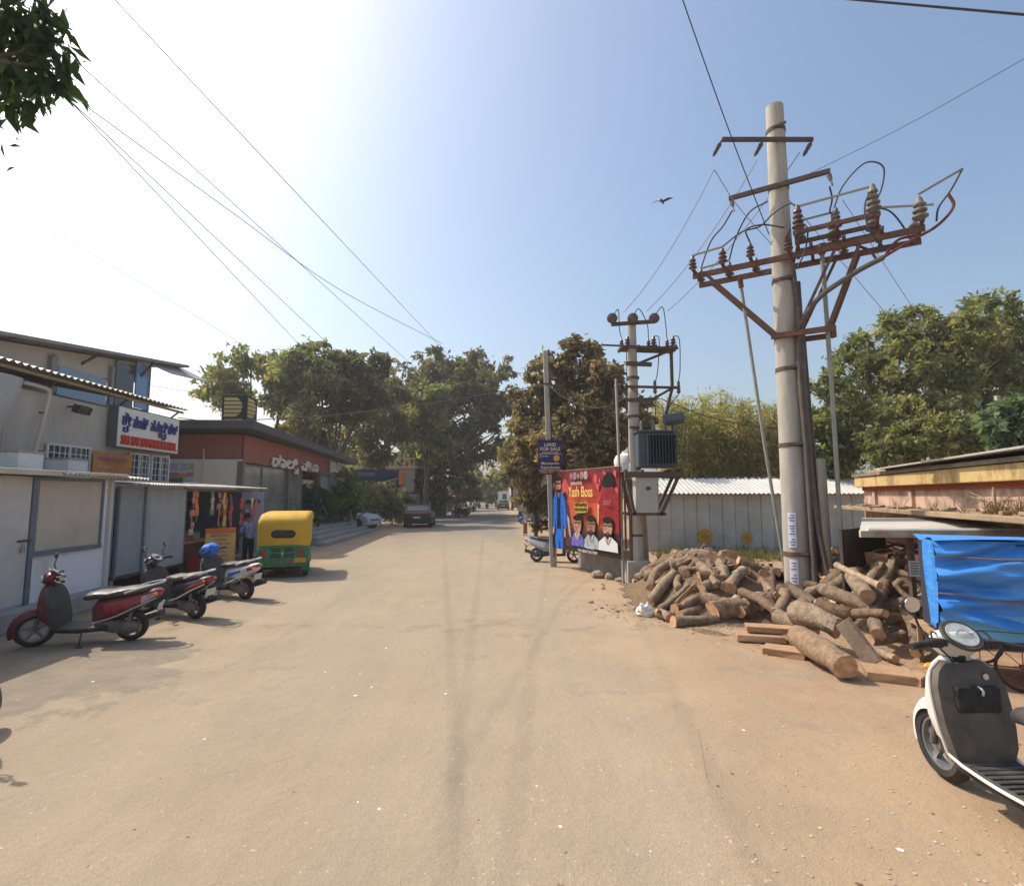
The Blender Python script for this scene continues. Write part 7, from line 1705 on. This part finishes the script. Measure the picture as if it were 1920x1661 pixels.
tufts('weeds', 'dry weeds growing along the ledge of the old building', pts, .22, leaf_mat('leaf_dry', (.16, .12, .05), (.26, .19, .09), None), 9)
dw = thing('dead_weed', 'dead branching weed standing on the ledge of the old building', 'plant', Mow @ Vector((6.9, -.35, 1.9)))
mb = MB()
for i in range(12): a_ = i * .9; mb.tube(spline([(0, 0, 0), (.1 * math.cos(a_), .1 * math.sin(a_), .2), (.34 * math.cos(a_), .34 * math.sin(a_), .22 + .14 * math.sin(i))], 4), .007, 5)
mb.tube([(0, 0, 0), (0, 0, .42)], .02, 6); build(mb, 'dead_stems', m_bark2, dw)
# pebbles, leaves and scraps over the street
def scatter(name, label, xs, ys, sz, m, flat=.5):
    n = len(xs); th = rng.random((n, 1)) * 6.28; r_ = sz * (.5 + rng.random((n, 1)))
    base = np.array([(math.cos(a_), math.sin(a_)) for a_ in np.linspace(0, 2 * math.pi, 6)[:-1]])
    Vs = []
    for k in range(5):
        a_ = th[:, 0] + 2 * math.pi * k / 5; q = r_[:, 0] * (.7 + .5 * rng.random(n))
        Vs.append(np.stack([xs + np.cos(a_) * q, ys + np.sin(a_) * q, np.full(n, .003)], 1))
    top = np.stack([xs, ys, .004 + r_[:, 0] * flat], 1)
    V = np.stack(Vs + [top], 1).reshape(-1, 3)
    F_ = np.concatenate([np.stack([np.arange(n) * 6 + k, np.arange(n) * 6 + (k + 1) % 5, np.arange(n) * 6 + 5], 1) for k in range(5)])
    tag(np_mesh(name, V, F_, m), label, 'debris', kind='stuff')
n = 2600; ys_ = 3.0 + 22 * rng.random(n) ** 1.5; xs_ = rng.uniform(-1, 1, n) * ys_ * .95
scatter('pebbles', 'small pebbles strewn over the dusty street', xs_, ys_, .011, mat('pebble', (.34, .27, .19), .95, (.55, .48, .38), 2))
n = 160; ys_ = 3.0 + 18 * rng.random(n) ** 1.4; xs_ = rng.uniform(-1, 1, n) * ys_ * .95
scatter('dry_leaves', 'dry brown leaves and scraps strewn over the street', xs_, ys_, .014, mat('dry_scrap', (.16, .10, .055), .9, (.30, .22, .13), 2), .25)
n = 26; ys_ = 3.5 + 9 * rng.random(n); xs_ = rng.uniform(-.8, .8, n) * ys_
scatter('paper_scraps', 'white paper scraps strewn over the street', xs_, ys_, .018, m_white, .3)
n = 900; t_ = rng.random(n); xs_ = 2.0 + 4.0 * t_ + rng.normal(size=n) * .35; ys_ = 10.6 - 3.9 * t_ + rng.normal(size=n) * .45
scatter('wood_chips', 'wood chips and litter along the edge of the log heap', xs_, ys_, .03, mat('chips', (.40, .28, .17), .95, (.22, .15, .09), 3), .35)
bd_ = thing('flying_bird', 'dark bird gliding high between the wires and the tall pole', 'bird', at(1242, 379, 24), R(60))
mb = MB().hull([(.22, -.01, .03, .01), (.1, -.04, .05, .05), (-.1, -.03, .04, .045), (-.25, 0, .02, .05), (-.3, 0, .01, .03)], 8, 2)
for s_ in (-1, 1): mb.poly([(.1, 0, .02), (.06, s_ * .25, .14), (-.02, s_ * .52, .05), (-.06, s_ * .28, .10), (-.08, 0, .02)], (0, 0, .008))
build(mb, 'bird_body', m_black, bd_)

# ------------------------------------------------------------------ dusty air over the street
hz_ = MB().box((0, 425, 11), (1204, 1154, 24))
hm = bpy.data.materials.new('haze_air'); hm.use_nodes = True
hn = hm.node_tree; hn.nodes.remove(hn.nodes['Principled BSDF'])
pv = hn.nodes.new('ShaderNodeVolumePrincipled'); pv.inputs['Color'].default_value = (.93, .93, .94, 1); pv.inputs['Density'].default_value = .0011; pv.inputs['Anisotropy'].default_value = .35
hn.links.new(pv.outputs[0], hn.nodes['Material Output'].inputs['Volume'])
tag(build(hz_, 'haze', hm), 'thin dusty air over the whole street', 'haze', kind='stuff')
